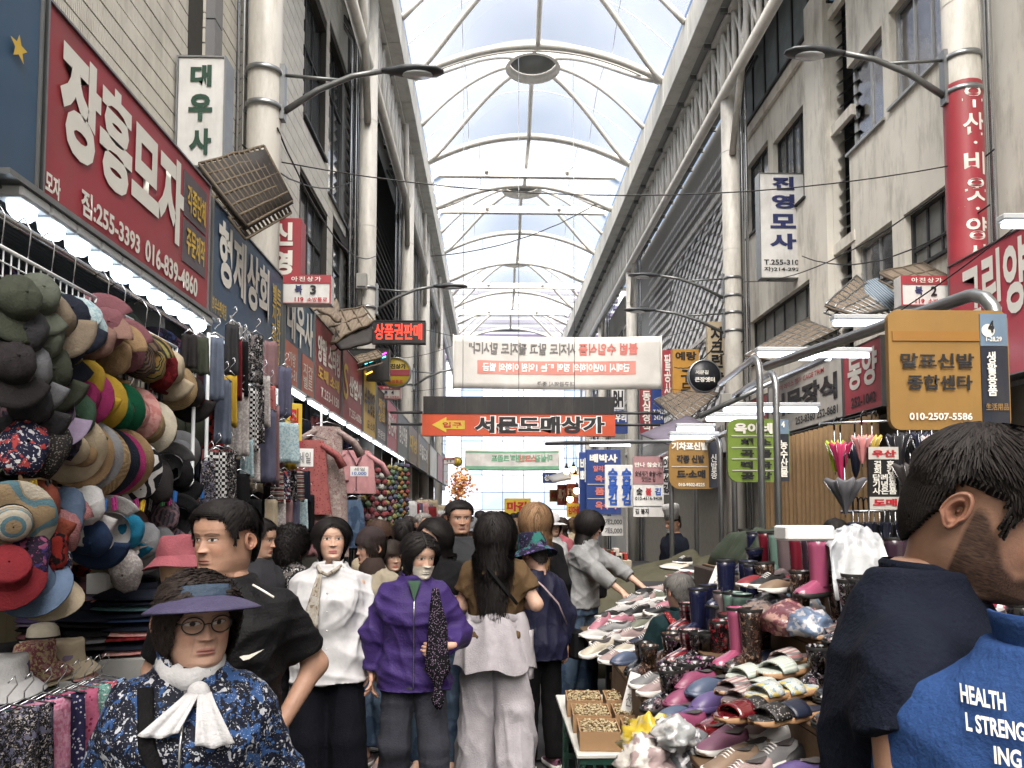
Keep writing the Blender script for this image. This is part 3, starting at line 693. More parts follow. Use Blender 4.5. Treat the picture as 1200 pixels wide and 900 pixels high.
e=fsign('led_sign','black LED sign showing coloured streaks under the torn awning','LED sign',401,411,456,445,12.2,S_black,frame=black,t=.15)
for k,(c,pts) in enumerate((((90,255,120),((-.34,.12),(-.2,.2),(-.05,.1))),((255,70,200),((.1,.3),(.25,.38),(.34,.42))),((90,240,255),((.0,.24),(.2,.32),(.33,.36))),((255,190,60),((-.1,.1),(0,.06),(.12,.12))),((110,255,90),((-.3,.3),(-.15,.34),(-.02,.3))))):
    b=MB().use(mat('led_c%d'%k,c,emit=c,estr=1.2,var=0)); b.tube([(x,-.09,z) for x,z in pts],.012,5); b.build('led_strip',e)
def round_sign(label,px,py,rp,Y,m,items,rim=galv):
    c=atY(px,py,Y); r=rp*mpp(Y); e=empty('round_sign',(c.x,Y,c.z-r),0,label,'sign')
    b=MB().use(m); b.lathe([(.001,-.05),(r,-.05),(r,.05),(.001,.05)],30); o=b.build('board',e); o.rotation_euler=(R(90),0,0); o.location=(0,0,r)
    b=MB().use(rim); b.lathe([(r,-.06),(r+.02,-.06),(r+.02,.06),(r,.06)],30,cap=False); o=b.build('rim',e); o.rotation_euler=(R(90),0,0); o.location=(0,0,r)
    for (s,u0,v0,u1,v1,mm,kw) in items: text(s,e,(u0*2-1)*r,v0*2*r,(u1*2-1)*r,v1*2*r,mm,y=-.058,**kw)
    return e
e=round_sign('round yellow sign with a red band hung on the left',464,437,17,13.6,S_yellow,[('아진상가',.15,.62,.85,.8,T_black,B),('소방통로',.25,.12,.75,.24,T_red,{})])
b=MB().use(S_red); b.box(-.25,.25,-.065,-.056,.2,.3); b.build('band',e)
round_sign('small round yellow sign at the far left end',536,541,5,20.5,S_yellow,[])
round_sign('round black sign with small white letters before the second right column',825,441,18.5,14.9,mat('sign_round_black',(34,36,42),rough=.4),[('서문길',.2,.55,.62,.68,W,dict(bold=.02)),('큰장옛터',.18,.3,.82,.46,W,B)])
# right projecting signs
e=fsign('projecting_sign','tall white projecting sign with four dark letters on the right building','sign',890,207,939,327,14.2,S_white,[('진',.28,.84,.78,.97,T_navy,BB),('영',.26,.66,.78,.8,T_navy,BB),('모',.22,.47,.8,.61,T_navy,BB),('사',.2,.27,.8,.42,T_navy,BB),('T.255-3100',.06,.12,.94,.17,T_black,dict(bold=.02)),('자)214-2926',.06,.05,.94,.1,T_black,dict(bold=.02))],frame=galv,t=.22)
b=MB().use(black); 
for z in (.3,1.75): b.tube([(.39,0,z),(.62,0,z)],.025,6)
b.build('bracket',e)
fsign('projecting_sign','cream vertical sign with dark letters behind the second right column','sign',829,378,849,452,17.5,sgn('creamsign',(196,178,146)),[(('지','크','린','수'),.15,.05,.85,.92,T_black,dict(vert=True,bold=.04))],t=.16)
fsign('projecting_sign','orange-yellow projecting sign with black letters on the right','sign',788,410,818,470,19.5,sgn('amber',(206,146,50)),[('예랑',.1,.78,.9,.95,T_black,B),(('구','두'),.3,.1,.7,.6,T_black,dict(vert=True,bold=.03))],t=.16)
fsign('projecting_sign','narrow crimson sign left of the orange-yellow one','sign',776,411,787,470,20.2,S_red,[(('필','공','사'),.15,.08,.85,.92,W,dict(vert=True,bold=.03))],t=.16)
fsign('projecting_sign','small blue sign behind the torn awnings on the right','sign',764,450,777,497,21.5,S_royal,[('T.252\n2424',.05,.1,.95,.35,W)],t=.16)
fsign('projecting_sign','dark red vertical sign with white letters deep on the right','sign',750,456,764,509,22.5,S_maroon,[(('동','심','장','식'),.15,.05,.85,.95,W,dict(vert=True,bold=.03))],t=.16)
fsign('projecting_sign','small blue and white sign at the right end of the orange sign','sign',719,482,735,508,24,S_royal,[('우리',.1,.5,.9,.9,W,B)],t=.16)
fsign('projecting_sign','black and white lettered sign above the small blue one','sign',717,456,731,480,24.2,S_white,[('BH',.1,.1,.9,.9,T_black,BB)],t=.16)
# red banner wrapped round the right column
e0,X=colsR[0]; zt,zb=zat(95,8),zat(322,8); rad=.192
e=empty('column_banner',(X,8.0,0),0,'red vertical banner with white letters wrapped round the right column','banner')
b=MB().use(S_red,True); b.lathe([(rad,zb),(rad,zt)],24,cap=False); b.build('cloth',e)
def wrap(p): a=p[0]/rad; return (rad*1.02*math.sin(a),-rad*1.02*math.cos(a),p[2])
cells=['우','산','·','비','옷','·','양','산']; hts=[1,1,.45,1,1,.45,1,1]; tot=sum(hts); z=zt-.06; uu=(zt-zb-.1)/tot
for c_,h_ in zip(cells,hts):
    hh=uu*h_; mrg=.08*hh
    text(c_,e,(-.115 if c_!='·' else -.02),z-hh+mrg+(0 if c_!='·' else hh*.3),(.115 if c_!='·' else .02),z-mrg-(0 if c_!='·' else hh*.3),W,y=0,bold=.02,curve=wrap); z-=hh
# overhead black and orange entrance sign
a=atY(495,511,15); b2=atY(720,466,15); w_=b2.x-a.x
e=empty('entrance_sign',((a.x+b2.x)/2,15,a.z),0,'orange overhead market entrance sign with a black top band across the street','sign'); h=b2.z-a.z
b=MB().use(S_orange); b.box(-w_/2,w_/2,-.08,.08,0,h*.55); b.build('board',e)
b=MB().use(S_black); b.box(-w_/2+.02,w_/2-.02,-.09,.09,h*.55+.003,h); b.build('led_panel',e)
for k in range(1,9):
    b=MB().use(darksteel); x=-w_/2+w_*k/9; b.box(x-.006,x+.006,-.096,-.091,h*.57,h*.98); b.build('panel_joint',e)
T_out=mat('ink_outline',(245,245,245),rough=.5,var=0)
text('서문도매상가',e,-w_/2+.27*w_-.012,h*.055,-w_/2+.945*w_+.012,h*.515,T_out,y=-.0855,bold=.085)
text('서문도매상가',e,-w_/2+.27*w_,h*.07,-w_/2+.945*w_,h*.5,T_black,y=-.09,bold=.045)
ar=MB().use(S_yellow); zc=h*.275; ar.add([(x*w_-w_/2,-.086,zc+z_*h) for x,z_ in ((.05,0),(.125,.2),(.125,.11),(.22,.11),(.22,-.11),(.125,-.11),(.125,-.2))],[tuple(range(7))[::-1]]); ar.build('arrow',e)
text('입구',e,-w_/2+.105*w_,zc-.07*h,-w_/2+.205*w_,zc+.07*h,T_red,y=-.091,bold=.03,sp=1.1)
for x in (-w_/2,w_/2):
    b=MB().use(darksteel); s=-1 if x<0 else 1; b.tube([(x,0,h*.6),(x+s*.9,0,h*.6)],.03,6); b.tube([(x,0,h*.3),(x+s*.9,0,h*.3)],.03,6); b.build('support_arm',e)
for k in (-1,0,1):
    b=MB().use(galv); b.tube([(k*1.1,0,h),(k*1.1,0,h+6.9)],.006,5); b.build('hanger_wire',e)
# white banner seen from behind (mirrored print)
clothw=mat('banner_cloth',(214,212,208),rough=.8,var=.08,vscale=3,bump=.3,bscale=8)
def banner(label,px0,py0,px1,py1,Y,items,cm=clothw,bands=()):
    a=atY(px0,py1,Y); b2=atY(px1,py0,Y); w_=b2.x-a.x; h=b2.z-a.z
    e=empty('street_banner',((a.x+b2.x)/2,Y,a.z),0,label,'banner')
    def fn(u,v): 
        s=.05*h*math.sin(math.pi*u)*0
        return (-w_/2+w_*u, .035*noise.noise((u*7,v*1.2,3))+.02*noise.noise((u*22,v*3,5)), h*v - .03*h*math.sin(math.pi*u)*(1 if v>.5 else .6))
    b=MB().use(cm,True); b.slab(fn,60,8,.004); b.build('cloth',e)
    def cur(p): u=(p[0]+w_/2)/w_; v=p[2]/h; q=fn(u,v); return (p[0],q[1]+p[1],q[2])
    for (u0,v0,u1,v1,m) in bands:
        b=MB().use(m,True); b.grid(lambda uu,vv: cur((-w_/2+w_*(u0+(u1-u0)*uu), -.006, h*(v0+(v1-v0)*vv))),30,2); b.build('printed_band',e)
    for (s,u0,v0,u1,v1,m,kw) in items: text(s,e,-w_/2+u0*w_,v0*h,-w_/2+u1*w_,v1*h,m,y=-.012,mirror=True,curve=cur,**kw)
    for x in (-w_/2,w_/2):
        b=MB().use(whitepaint); b.tube([(x,0,-.02),(x,0,h+.02)],.015,6); b.build('batten',e)
        for z in (0.03,h-.03):
            s=-1 if x<0 else 1; b=MB().use(darksteel); b.tube([(x,0,z),(x+s*1.0,.1,z+.25*(1 if z>h/2 else -.4))],.006,4); b.build('rope',e)
    return e
S_fade=mat('banner_faded_band',(216,146,136),rough=.8,var=.1)
banner('white street banner with reversed grey and red print, seen from behind',531,394,775,455,18,[
  ('불법 수입식품',.60,.66,.885,.88,T_fadered,dict(bold=.04)),('사지도 말고 팔지도 맙시다"',.075,.66,.585,.88,T_grey,dict(bold=.03)),('판매시 10년이하의 징역 또는 1억원 이하의 벌금',.14,.33,.845,.49,T_out,dict(bold=.03)),('대구광역시 중구',.4,.06,.58,.15,T_grey,{})],bands=[(.115,.28,.875,.54,S_fade)])
banner('small white banner with green edging, reversed print, far along the street',545,526,655,551,31,[
  ('마실길 스크린파크골프',.28,.4,.93,.75,T_gr2,dict(bold=.05)),('스크린',.58,.4,.76,.75,T_fadered,dict(bold=.05))],bands=[(.0,.05,1,.2,T_gr2),(.0,.82,1,.9,T_gr2)])
# overhead wires
for k,(p,q_,l) in enumerate((((atY(330,190,8)),(atY(1120,193,8)),'thin overhead cable crossing the street between the two nearest columns'),(atY(440,420,14.5),atY(530,405,17.8),'short cable from the left column to the white banner'),(atY(880,455,9),atY(1200,258,6.5),'black cable sagging down across the right shop signs'))):
    b=MB().use(black); n=16; sag=(.35,.1,.15)[k]
    b.tube([p.lerp(q_,i/n)-Vector((0,0,sag*4*(i/n)*(1-i/n))) for i in range(n+1)],.007,5); tag(b.build('overhead_cable'),l,'cable')

rc=random.Random(4)
for k,(a_,b_,sg,l) in enumerate(((atY(284,170,7.7),atY(415,210,14.4),.3,'cable looping between the first two left columns'),(atY(325,150,7.9),atY(440,300,14.6),.5,'second sagging cable along the left columns'),(atY(300,215,7.6),atY(235,240,5.4),.15,'loose cable hanging from the nearest left column to the sign'),(atY(1165,175,7.8),atY(870,330,15.6),.4,'cable along the right building at lamp height'),(atY(1160,240,7.6),atY(940,300,13),.35,'loose cable across the right cream wall'),(atY(870,400,15.6),atY(760,440,26),.3,'cable from the second right column into the distance'),(atY(520,470,24),atY(690,480,24),.4,'dark cable across the street far behind the orange sign'),(atY(505,300,24),atY(720,225,28),.5,'thin cable high across the far roof'),(atY(845,395,15.7),atY(790,430,19),.25,'cable looped under the second right column lamps'))):
    b=MB().use(black); n=18; b.tube([a_.lerp(b_,i/n)-Vector((0,0,sg*4*(i/n)*(1-i/n)+.02*noise.noise((i*.7,k,0)))) for i in range(n+1)],.006+.0005*a_.y,5); tag(b.build('overhead_cable'),l,'cable')
jb=mat('junction_box',(168,168,164),rough=.5,dirt=.4)
for k,(px,py,Y,w_,h,l) in enumerate(((285,300,7.75,.16,.24,'grey junction box on the nearest left column'),(850,470,15.5,.2,.3,'grey junction box low on the second right column'),(424,330,14.4,.2,.3,'grey junction box on the second left column'))):
    c=atY(px,py,Y); e=empty('junction_box',c,0,l,'box'); b=MB().use(jb); b.box(-w_/2,w_/2,-.06,.06,-h/2,h/2,.008); b.build('case',e); b=MB().use(darksteel); b.box(-w_/2+.02,w_/2-.02,-.066,-.062,-h/2+.02,-h/2+.05); b.build('latch',e)
    b=MB().use(darksteel); b.tube([(0,0,-h/2),(0,.02,-h/2-.5)],.012,6); b.build('conduit',e)
# ------------------------------------------------------------ shop interiors, awnings, lights
rng=random.Random(11)
corr=mat('corrugated_metal',(150,154,158),rough=.4,metal=.5,kind='ribs',bump=.5,bscale=10,aniso='X')
linen=mat('shop_back_wall',(146,142,132),rough=.85,var=.2)
shopL=empty('shop_row',(0,0,0),0,'row of open shop units under the left-hand signs','shop')
b=MB().use(corr); b.box(-4.6,-2.12,2.0,30,3.12,3.2); b.build('ceiling',shopL)
b=MB().use(linen); b.box(-4.7,-4.6,2.0,30,0,3.2); b.build('back_wall',shopL)
for y in (1.98,5.35,7.3,8.6,11.8,16,19,24,30):
    b=MB().use(linen); b.box(-4.6,-2.3,y-.04,y+.04,0,3.12); b.build('partition',shopL)
for k,y in enumerate((5.5,7.5,9,12.5,17,21,26)):
    b=MB().use(mat('stock%d'%(k%4),[(60,52,58),(70,60,48),(52,58,70),(80,62,64)][k%4],rough=.9,var=.5,vscale=5)); b.box(-4.4,-3.0,y,y+1.2,0,2.1); b.build('stock_shelf',shopL)
shopR=empty('shop_row',(0,0,0),0,'row of open shop units under the right-hand signs','shop')
b=MB().use(corr); b.box(5.12,7.4,2.0,30,3.12,3.2); b.build('ceiling',shopR)
b=MB().use(linen); b.box(5.5,5.6,2.0,RX and 30,0,3.0); b.build('back_wall',shopR)
b=MB().use(mat('plank_wall',(120,110,84),rough=.7,var=.2)); 
for k in range(16):
    b=MB().use(_MATS['plank_wall']); b.box(-2.66,-2.62,4.0+k*.085,4.08+k*.085,.0,1.6); b.build('plank',shopL)
# lit lamps under the left signs
lampw=mat('lamp_lens_lit',(235,245,250),emit=(226,242,255),estr=1.5,var=0); tubew=mat('tube_lit',(240,246,255),emit=(235,244,255),estr=2.4,var=0)
hous=mat('lamp_housing_white',(190,194,198),rough=.4)
gl='oval lamps under the left signs'
def oval_lamp(y,lab,L=.17):
    e=empty('oval_lamp',(-1.97,y,2.92),0,lab,'lamp',gl)
    b=MB().use(hous); b.box(-.06,.06,-L/2-.02,L/2+.02,.02,.07,.01); b.build('housing',e)
    b=MB().use(lampw); b.lathe([(.001,-.04),(.03,-.036),(.045,-.015),(.048,.02),(.001,.02)],14,(0,0,0),1.0,L/.105); b.build('lens',e)
names=['first','second','third','fourth','fifth','sixth','seventh','eighth','ninth','tenth','eleventh','twelfth','thirteenth','fourteenth','fifteenth','sixteenth']
for i in range(10): oval_lamp(3.2+.215*i,'%s oval lamp from the near end under the red hat shop sign'%names[i])
b=MB().use(galv); b.box(-2.06,-1.9,3.0,5.35,2.99,3.015); tag(b.build('lamp_rail'),'long metal rail carrying the oval lamps under the red sign','rail')
for i in range(7): 
    e=empty('tube_lamp',(-1.97,5.5+i*.255,2.88),0,'%s tube lamp from the near end under the blue shop sign'%names[i],'lamp','tube lamps under the left signs')
    b=MB().use(tubew); b.tube([(0,-.115,0),(0,.115,0)],.022,8); b.build('tube',e); b=MB().use(hous); b.box(-.03,.03,-.12,.12,.025,.05); b.build('housing',e)
for i in range(9):
    y=7.5+i*1.1; e=empty('tube_lamp',(-1.95,y,2.84),0,'%s long tube lamp beyond the blue sign on the left'%names[i],'lamp','tube lamps under the left signs')
    b=MB().use(tubew); b.tube([(0,-.42,0),(0,.42,0)],.02,8); b.build('tube',e); b=MB().use(hous); b.box(-.03,.03,-.44,.44,.024,.05); b.build('housing',e)
b=MB().use(chrome); b.tube([(-1.86,2.2,2.78),(-1.86,5.3,2.78)],.016,8); tag(b.build('curtain_rail'),'thin steel rail running under the red hat shop sign','rail')
# fluorescent lamps on the right
def fluo(px0,px1,py,Y,lab,n=1):
    a=atY(px0,py,Y); c=atY(px1,py,Y); L=c.x-a.x
    e=empty('fluorescent_lamp',((a.x+c.x)/2,Y,a.z),0,lab,'lamp','fluorescent lamps over the right stalls')
    b=MB().use(hous); b.box(-L/2,L/2,-.05,.05,.03,.075,.008); b.build('housing',e)
    b=MB().use(tubew); b.tube([(-L/2+.02,0,0),(L/2-.02,0,0)],.024,8); b.build('tube',e)
for i,(a,c,py,Y,l) in enumerate(((886,1020,416,7.6,'bright fluorescent lamp left of the big ochre stall sign'),(975,1042,379,6.8,'fluorescent lamp just above the big ochre stall sign'),(918,975,420,8.4,'short fluorescent lamp behind the bright long one'),(846,960,480,8.2,'fluorescent lamp over the green stall sign'),(826,895,491,8.8,'fluorescent lamp behind the green stall sign'),(784,842,513,9.4,'fluorescent lamp touching the top of the brown stall sign'),(792,838,503,10,'fluorescent lamp behind the brown stall sign'),(1172,1215,264,5.4,'fluorescent lamp at the right photo edge below the red banner'),(690,740,521,12.4,'distant fluorescent lamp above the blue stall signs'),(1085,1120,408,7.2,'dim fluorescent lamp beside the gate sign number 2'))): fluo(a,c,py,Y,l)

def quadslab(name,P,m,label,cat,t=.03,nu=6,nv=4,bars=None,barm=None,amp=.015,group=None,torn=0):
    P=[Vector(p) for p in P]; c=sum(P,Vector())/4; e=empty(name,c,0,label,cat,group); Q=[p-c for p in P]
    def fn(u,v):
        p=Q[0].lerp(Q[1],u).lerp(Q[3].lerp(Q[2],u),v); return p+Vector((0,0,amp*noise.noise((u*5,v*5,c.x))-torn*abs(noise.noise((u*9,v*7,2)))))
    b=MB().use(m); b.slab(fn,nu,nv,t); b.build('sheet',e)
    if bars:
        for off in (Vector((0,0,-.07)),Vector((.012,-.012,.03))):
            for k in range(bars+1):
                b=MB().use(barm); b.tube([fn(k/bars,v_)+off for v_ in (0,.5,1)],.012,5); b.build('bar',e)
            for k in range(bars//2+1):
                b=MB().use(barm); b.tube([fn(j/6,2*k/bars)+off for j in range(7)],.012,5); b.build('bar',e)
    return e
awn=mat('awning_brown',(126,112,96),rough=.7,var=.25,vscale=4,kind='ribs',bump=.5,bscale=7,aniso='X',dirt=.4)
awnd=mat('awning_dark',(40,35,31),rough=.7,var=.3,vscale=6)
rust=mat('rusty_bar',(104,92,76),rough=.8,var=.3)
quadslab('grille_awning',[atY(232,197,5.7),atY(308,176,6.1),atY(341,240,6.3),atY(288,270,5.75)],awnd,'dark latticed awning panel sticking out above the blue shop sign','awning',bars=12,barm=rust)
quadslab('torn_awning',[atY(352,332,9.2),atY(395,352,9.6),atY(400,378,9.0),atY(356,356,8.6)],awn,'small crumpled grey awning above the teal sign','awning',torn=.12,nu=12,nv=6)
quadslab('torn_awning',[atY(372,372,9.8),atY(425,361,10.4),atY(437,378,9.9),atY(384,405,9.4)],awn,'brown sagging awning beside the red and white number 3 sign','awning',torn=.08,nu=12,nv=6,bars=4,barm=rust)
quadslab('torn_awning',[atY(384,392,9.6),atY(436,380,10),atY(436,402,9.6),atY(398,411,9.4)],awnd,'dark underside flap of the brown awning on the left','awning',torn=.05,nu=10,nv=4)
quadslab('torn_awning',[atY(402,424,11.4),atY(442,413,12),atY(448,420,11.6),atY(408,432,11.2)],awn,'grey awning strip above the coloured LED sign','awning',bars=6,barm=rust)
quadslab('corrugated_awning',[atY(966,360,8.8),atY(1002,326,9.6),atY(1052,362,9.0),atY(1005,372,8.4)],awn,'brown corrugated awning left of the number 2 gate sign','awning',bars=8,barm=galv,torn=.03)
quadslab('corrugated_awning',[atY(1030,322,8.8),atY(1080,311,9.2),atY(1112,328,8.4),atY(1060,338,8.2)],awn,'brown folded awning above the number 2 gate sign','awning',bars=4,barm=rust)
quadslab('corrugated_awning',[atY(872,418,12.6),atY(948,373,13.6),atY(985,386,12.4),atY(905,424,11.8)],awn,'long brown panelled awning above the pale grey shop sign','awning',bars=10,barm=galv)
quadslab('corrugated_awning',[atY(766,470,19),atY(806,452,20),atY(842,462,18.4),atY(800,497,17.6)],awn,'stacked grey awning slats below the round black sign','awning',bars=8,barm=galv)
quadslab('striped_awning',[atY(998,336,9.4),atY(1028,328,9.6),atY(1054,352,9.0),atY(1042,366,8.8)],mat('awning_stripes',(70,96,120),rough=.6,kind='stripes',col2=(150,160,166),scale=9,aniso='X'),'blue and white striped canvas draped over the brown awning','awning')
quadslab('shop_canopy',[atY(750,510,16),atY(805,488,16.5),atY(842,505,15),atY(800,528,14.5)],mat('canopy_mauve',(110,104,120),rough=.8),'mauve-grey canopy behind the brown stall sign','canopy')

# ------------------------------------------------------------ bent stall poles with signs on the right
def pole(label,x,y,zt,back,r=.032,fx=0):
    e=empty('stall_pole',(x,y,0),0,label,'pole','bent galvanised stall poles')
    b=MB().use(galv); pts=[(0,0,0),(0,0,zt-.18)]+[(fx*(1-math.cos(a))*.18, (1-math.cos(a))*.18, zt-.18+math.sin(a)*.18) for a in (R(25),R(50),R(75),R(90))]+[(fx*back,back,zt+.03)]
    b.tube(pts,r,10); b.build('tube',e)
    b=MB().use(galv); b.lathe([(.07,0),(.07,.02),(r,.03)],12); b.build('foot',e); return e
p1=atY(1172,500,3.62); 
pole('thick bent steel pole right of the big ochre stall sign',p1.x,3.62,2.76,2.2,.034,-.15)
b=MB().use(mat('tape_tan',(150,104,60),rough=.6)); b.lathe([(.037,0),(.037,.05)],12,cap=False); b.box(-.045,-.036,-.01,.01,-.2,.02); tag(b.build('tape_wrap',None,(p1.x,3.62,2.42)),'brown tape and string tied round the thick bent pole','tape')
for (px,Y,zt,lab) in ((893,6.1,2.95,'bent pole standing in front of the green stall sign'),(912,6.3,2.86,'bent pole at the right end of the green stall sign'),(845,8.2,2.5,'pole right of the brown stall sign'),(787,9.1,2.4,'pole at the left end of the brown stall sign'),(816,9.4,2.4,'pole below the brown stall sign'),(861,7.6,2.5,'pole between the green and brown stall signs')):
    p=atY(px,600,Y); pole(lab,p.x,Y,zt,1.6,.028,.1)
for (p,q_,l) in ((atY(820,488,7.8),atY(990,408,7.8),'steel cross arm under the fluorescent lamps'),(atY(640,520,12.5),atY(840,516,9.6),'steel pipe frame over the blue stall signs')):
    b=MB().use(galv); b.tube([p,q_],.028,8); tag(b.build('cross_arm'),l,'pipe')
def stall_sign(label,px0,py0,px1,py1,Y,bgm,items,panels,sub):
    return fsign('stall_sign',label,'sign',px0,py0,px1,py1,Y,bgm,items,panels,None,.03,.01,'rounded stall signs on poles',rad=.05*Y/3.6)
e=stall_sign('large ochre stall sign with black letters near the right edge',1042,365,1178,504,3.6,S_ochre,
 [('말표신발',.09,.51,.70,.635,T_black,dict(bold=.03)),('종합센타',.14,.33,.68,.455,T_black,dict(bold=.03)),('010-2507-5586',.15,.08,.67,.14,W,dict(bold=.025)),('4',.82,.81,.87,.91,T_black,dict(bold=.05,top=1)),('1-28,29',.80,.73,.93,.775,W,dict(bold=.02,top=1)),(('생','활','용','품'),.80,.28,.88,.65,W,dict(vert=True,bold=.03,top=1)),('生活用品',.78,.16,.97,.22,S_ochre,dict(bold=.02,top=1))],
 [(.76,.70,.985,.97,S_steelblue),(.76,.02,.985,.695,S_navy),(.03,.74,.755,.82,mat('sign_wave',(150,106,44),rough=.5))],0)
b=MB().use(T_white); b.lathe([(.001,0),(.032,0),(.032,.002),(.001,.002)],18,smooth=False); o=b.build('number_disc',e); o.rotation_euler=(R(90),0,0); o.location=(.189,-.0225,.478)
stall_sign('green stall sign with price-list rows and a dark side strip',853,491,924,565,6.9,S_green,
 [('욱이네',.1,.76,.72,.93,W,BB),('채 소',.2,.57,.7,.69,T_black,BB),('곡 물',.2,.39,.7,.51,T_black,BB),('떡 국',.2,.21,.7,.33,T_black,BB),('곶 감',.2,.04,.7,.16,T_black,BB),('4',.86,.86,.92,.96,W,dict(bold=.04,top=1)),(('농','수','산','물'),.83,.08,.96,.66,W,dict(vert=True,bold=.03,top=1))],
 [(.78,.76,.985,.985,S_steelblue),(.78,.015,.985,.755,S_navy),(.06,.72,.74,.735,S_beige),(.06,.535,.74,.55,S_beige),(.06,.355,.74,.37,S_beige),(.06,.175,.74,.19,S_beige)],0)
stall_sign('brown-gold stall sign with shoe shop letters',784,515,842,573,9.0,S_ochre,
 [('기차표신발',.05,.78,.78,.94,W,BB),('각종 신발',.15,.52,.7,.68,T_black,BB),('도·소매',.15,.22,.72,.38,T_black,BB),('010-9502-8225',.18,.05,.7,.12,W,dict(bold=.03)),(('신','발','종'),.83,.2,.95,.7,W,dict(vert=True,top=1))],
 [(.79,.03,.97,.97,S_navy),(.05,.44,.76,.455,S_beige)],0)
# signs of the laver stalls
G='hanging stall placards'
fsign('stall_placard','tall blue placard with white heading behind the white ones','sign',687,527,727,603,12.2,S_royal,[('배박사',.1,.8,.9,.93,W,BB),('일리지마',.2,.66,.8,.75,T_fadered,B),('옥수수',.25,.5,.95,.6,T_fadered,B),('품절',.25,.3,.8,.42,T_fadered,B),('옥수수',.25,.08,.95,.2,T_fadered,B)],[(.03,.46,.97,.47,S_beige),(.03,.24,.97,.25,S_beige)],t=.05,group=G)
fsign('stall_placard','narrow blue placard left of the tall blue one','sign',679,530,688,600,12.6,S_royal,[(('바','빠'),.1,.5,.9,.9,W,dict(vert=True,bold=.03))],t=.05,group=G)
fsign('stall_placard','white placard with bold blue letters in two columns','sign',709,545,742,595,10.4,S_white,[(('숯','불','김'),.1,.06,.44,.92,T_blue,dict(vert=True,bold=.05)),(('숯','불','김'),.58,.06,.92,.92,T_blue,dict(vert=True,bold=.05))],t=.04,group=G)
fsign('stall_placard','mauve and white placard with phone number','sign',742,535,777,606,10.0,S_white,[('만나 참숯김',.05,.82,.95,.9,W,dict(bold=.03,top=1)),('숯냄새가 솔솔나는\n맛있는 김',.06,.58,.94,.76,T_black,dict(bold=.02,top=1)),('숯',.1,.36,.3,.48,T_black,B),('불',.4,.36,.6,.48,T_red,B),('김',.7,.36,.9,.48,T_blue,B),('010-4516-9438',.06,.28,.94,.335,T_black,dict(bold=.02)),('김 봉지',.06,.05,.5,.14,T_black,B)],[(0,.54,1,1,S_mauve),(0,.175,1,.185,S_grey)],t=.04,group=G)
fsign('stall_placard','white paper price placard with grey numbers','sign',705,605,730,628,10.6,S_white,[('개2,000',.15,.55,.95,.88,T_grey,B),('개5,000',.15,.1,.95,.43,T_grey,B)],t=.02,group=G)
fsign('stall_placard','white and black vertical placard behind the brown stall sign','sign',776,535,785,580,10.2,S_white,[(('아','두','석','강'),.1,.05,.9,.95,T_black,dict(vert=True,bold=.05))],t=.04,group=G)
fsign('stall_placard','umbrella shop placard with red heading among hanging umbrellas','sign',1018,524,1051,597,7.2,S_black,[('우산',.1,.84,.9,.95,T_red,dict(bold=.05,top=1)),('결  혼\n회  갑\n답례품\n기념품\n사은품',.1,.24,.9,.78,W,dict(bold=.03)),('도매',.1,.05,.9,.17,T_red,dict(bold=.05,top=1))],[(0,.8,1,1,S_beige),(0,0,1,.2,S_beige)],t=.04,group=G)
# distant stalls: bright little signs and glowing lamps
warm=mat('bulb_warm',(255,230,180),emit=(255,214,150),estr=5,var=0)
for (px0,py0,px1,py1,Y,m,l,tx) in ((591,584,622,603,22,S_yellow,'yellow stall sign with red letters deep in the crowd','마감'),(653,568,664,592,17,S_red,'small red stall sign deep on the right','특가'),(664,567,678,590,16.5,S_orange,'orange stall sign over warm lamps','먹거리'),(664,590,681,606,16,S_yellow,'yellow stall sign with red letters over the food stall','김마을'),(644,574,654,588,18,S_ochre,'ochre stall sign deep on the right','분식'),(636,554,652,566,21,S_royal,'tiny blue awning sign deep on the right','상가')):
    fsign('stall_placard',l,'sign',px0,py0,px1,py1,Y,m,[(tx,.1,.2,.9,.8,T_red if m in (S_yellow,S_ochre) else W,BB)],t=.05,group=G)
for k,(px,py,Y) in enumerate(((664,552,16),(674,560,15),(672,550,17),(668,585,16),(676,575,15.5))):
    c=atY(px,py,Y); e=empty('pendant_bulb',c,0,'%s warm glowing bulb of the distant food stall'%names[k],'lamp','bulbs of the food stall')
    b=MB().use(warm); b.ball((0,0,0),.07); b.build('bulb',e); b=MB().use(black); b.lathe([(.05,.05),(.02,.12),(.02,.16)],8); b.tube([(0,0,.15),(0,0,.7)],.006,4); b.build('cap',e)
e=empty('blossom_display',atY(540,585,26),0,'pink and orange LED cluster at the far left end','LED display')
b=MB().use(mat('blossom',(226,140,120),rough=.8,kind='blotch',col2=(240,190,120),scale=8))  # LED light put into the colour of plain balls that do not glow
for k in range(260): b.ball((rng.gauss(0,.16),rng.gauss(0,.14),.45+rng.gauss(0,.26)),rng.uniform(.025,.055),6,4)
o=b.build('blossom',e); o['kind']='stuff'
# food stall counters and far shutters
for (px0,px1,yb,Y,h,l,c) in ((680,735,650,13,.9,'pale snack counter below the blue placards',(190,180,160)),(640,690,640,17,.9,'distant snack counter under warm bulbs',(200,170,120)),(560,600,630,26,.8,'far stall counter in the middle of the crowd',(170,160,150))):
    a=atY(px0,600,Y); c_=atY(px1,600,Y); e=empty('stall_counter',((a.x+c_.x)/2,Y,0),0,l,'counter'); w2=(c_.x-a.x)/2
    b=MB().use(mat('counter_%d'%px0,c,rough=.6,dirt=.3)); b.box(-w2,w2,-.4,.4,.0,h,.01); b.build('body',e)
    for k in range(14):
        b=MB().use(mat('pack_%d'%(k%4),[(210,200,180),(180,60,50),(230,220,210),(90,70,50)][k%4],rough=.4)); x=-w2+.1+(2*w2-.2)*k/13; b.box(x-.05,x+.05,-.3,-.1,h+.002,h+rng.uniform(.08,.2),.01); b.build('food_pack',e)
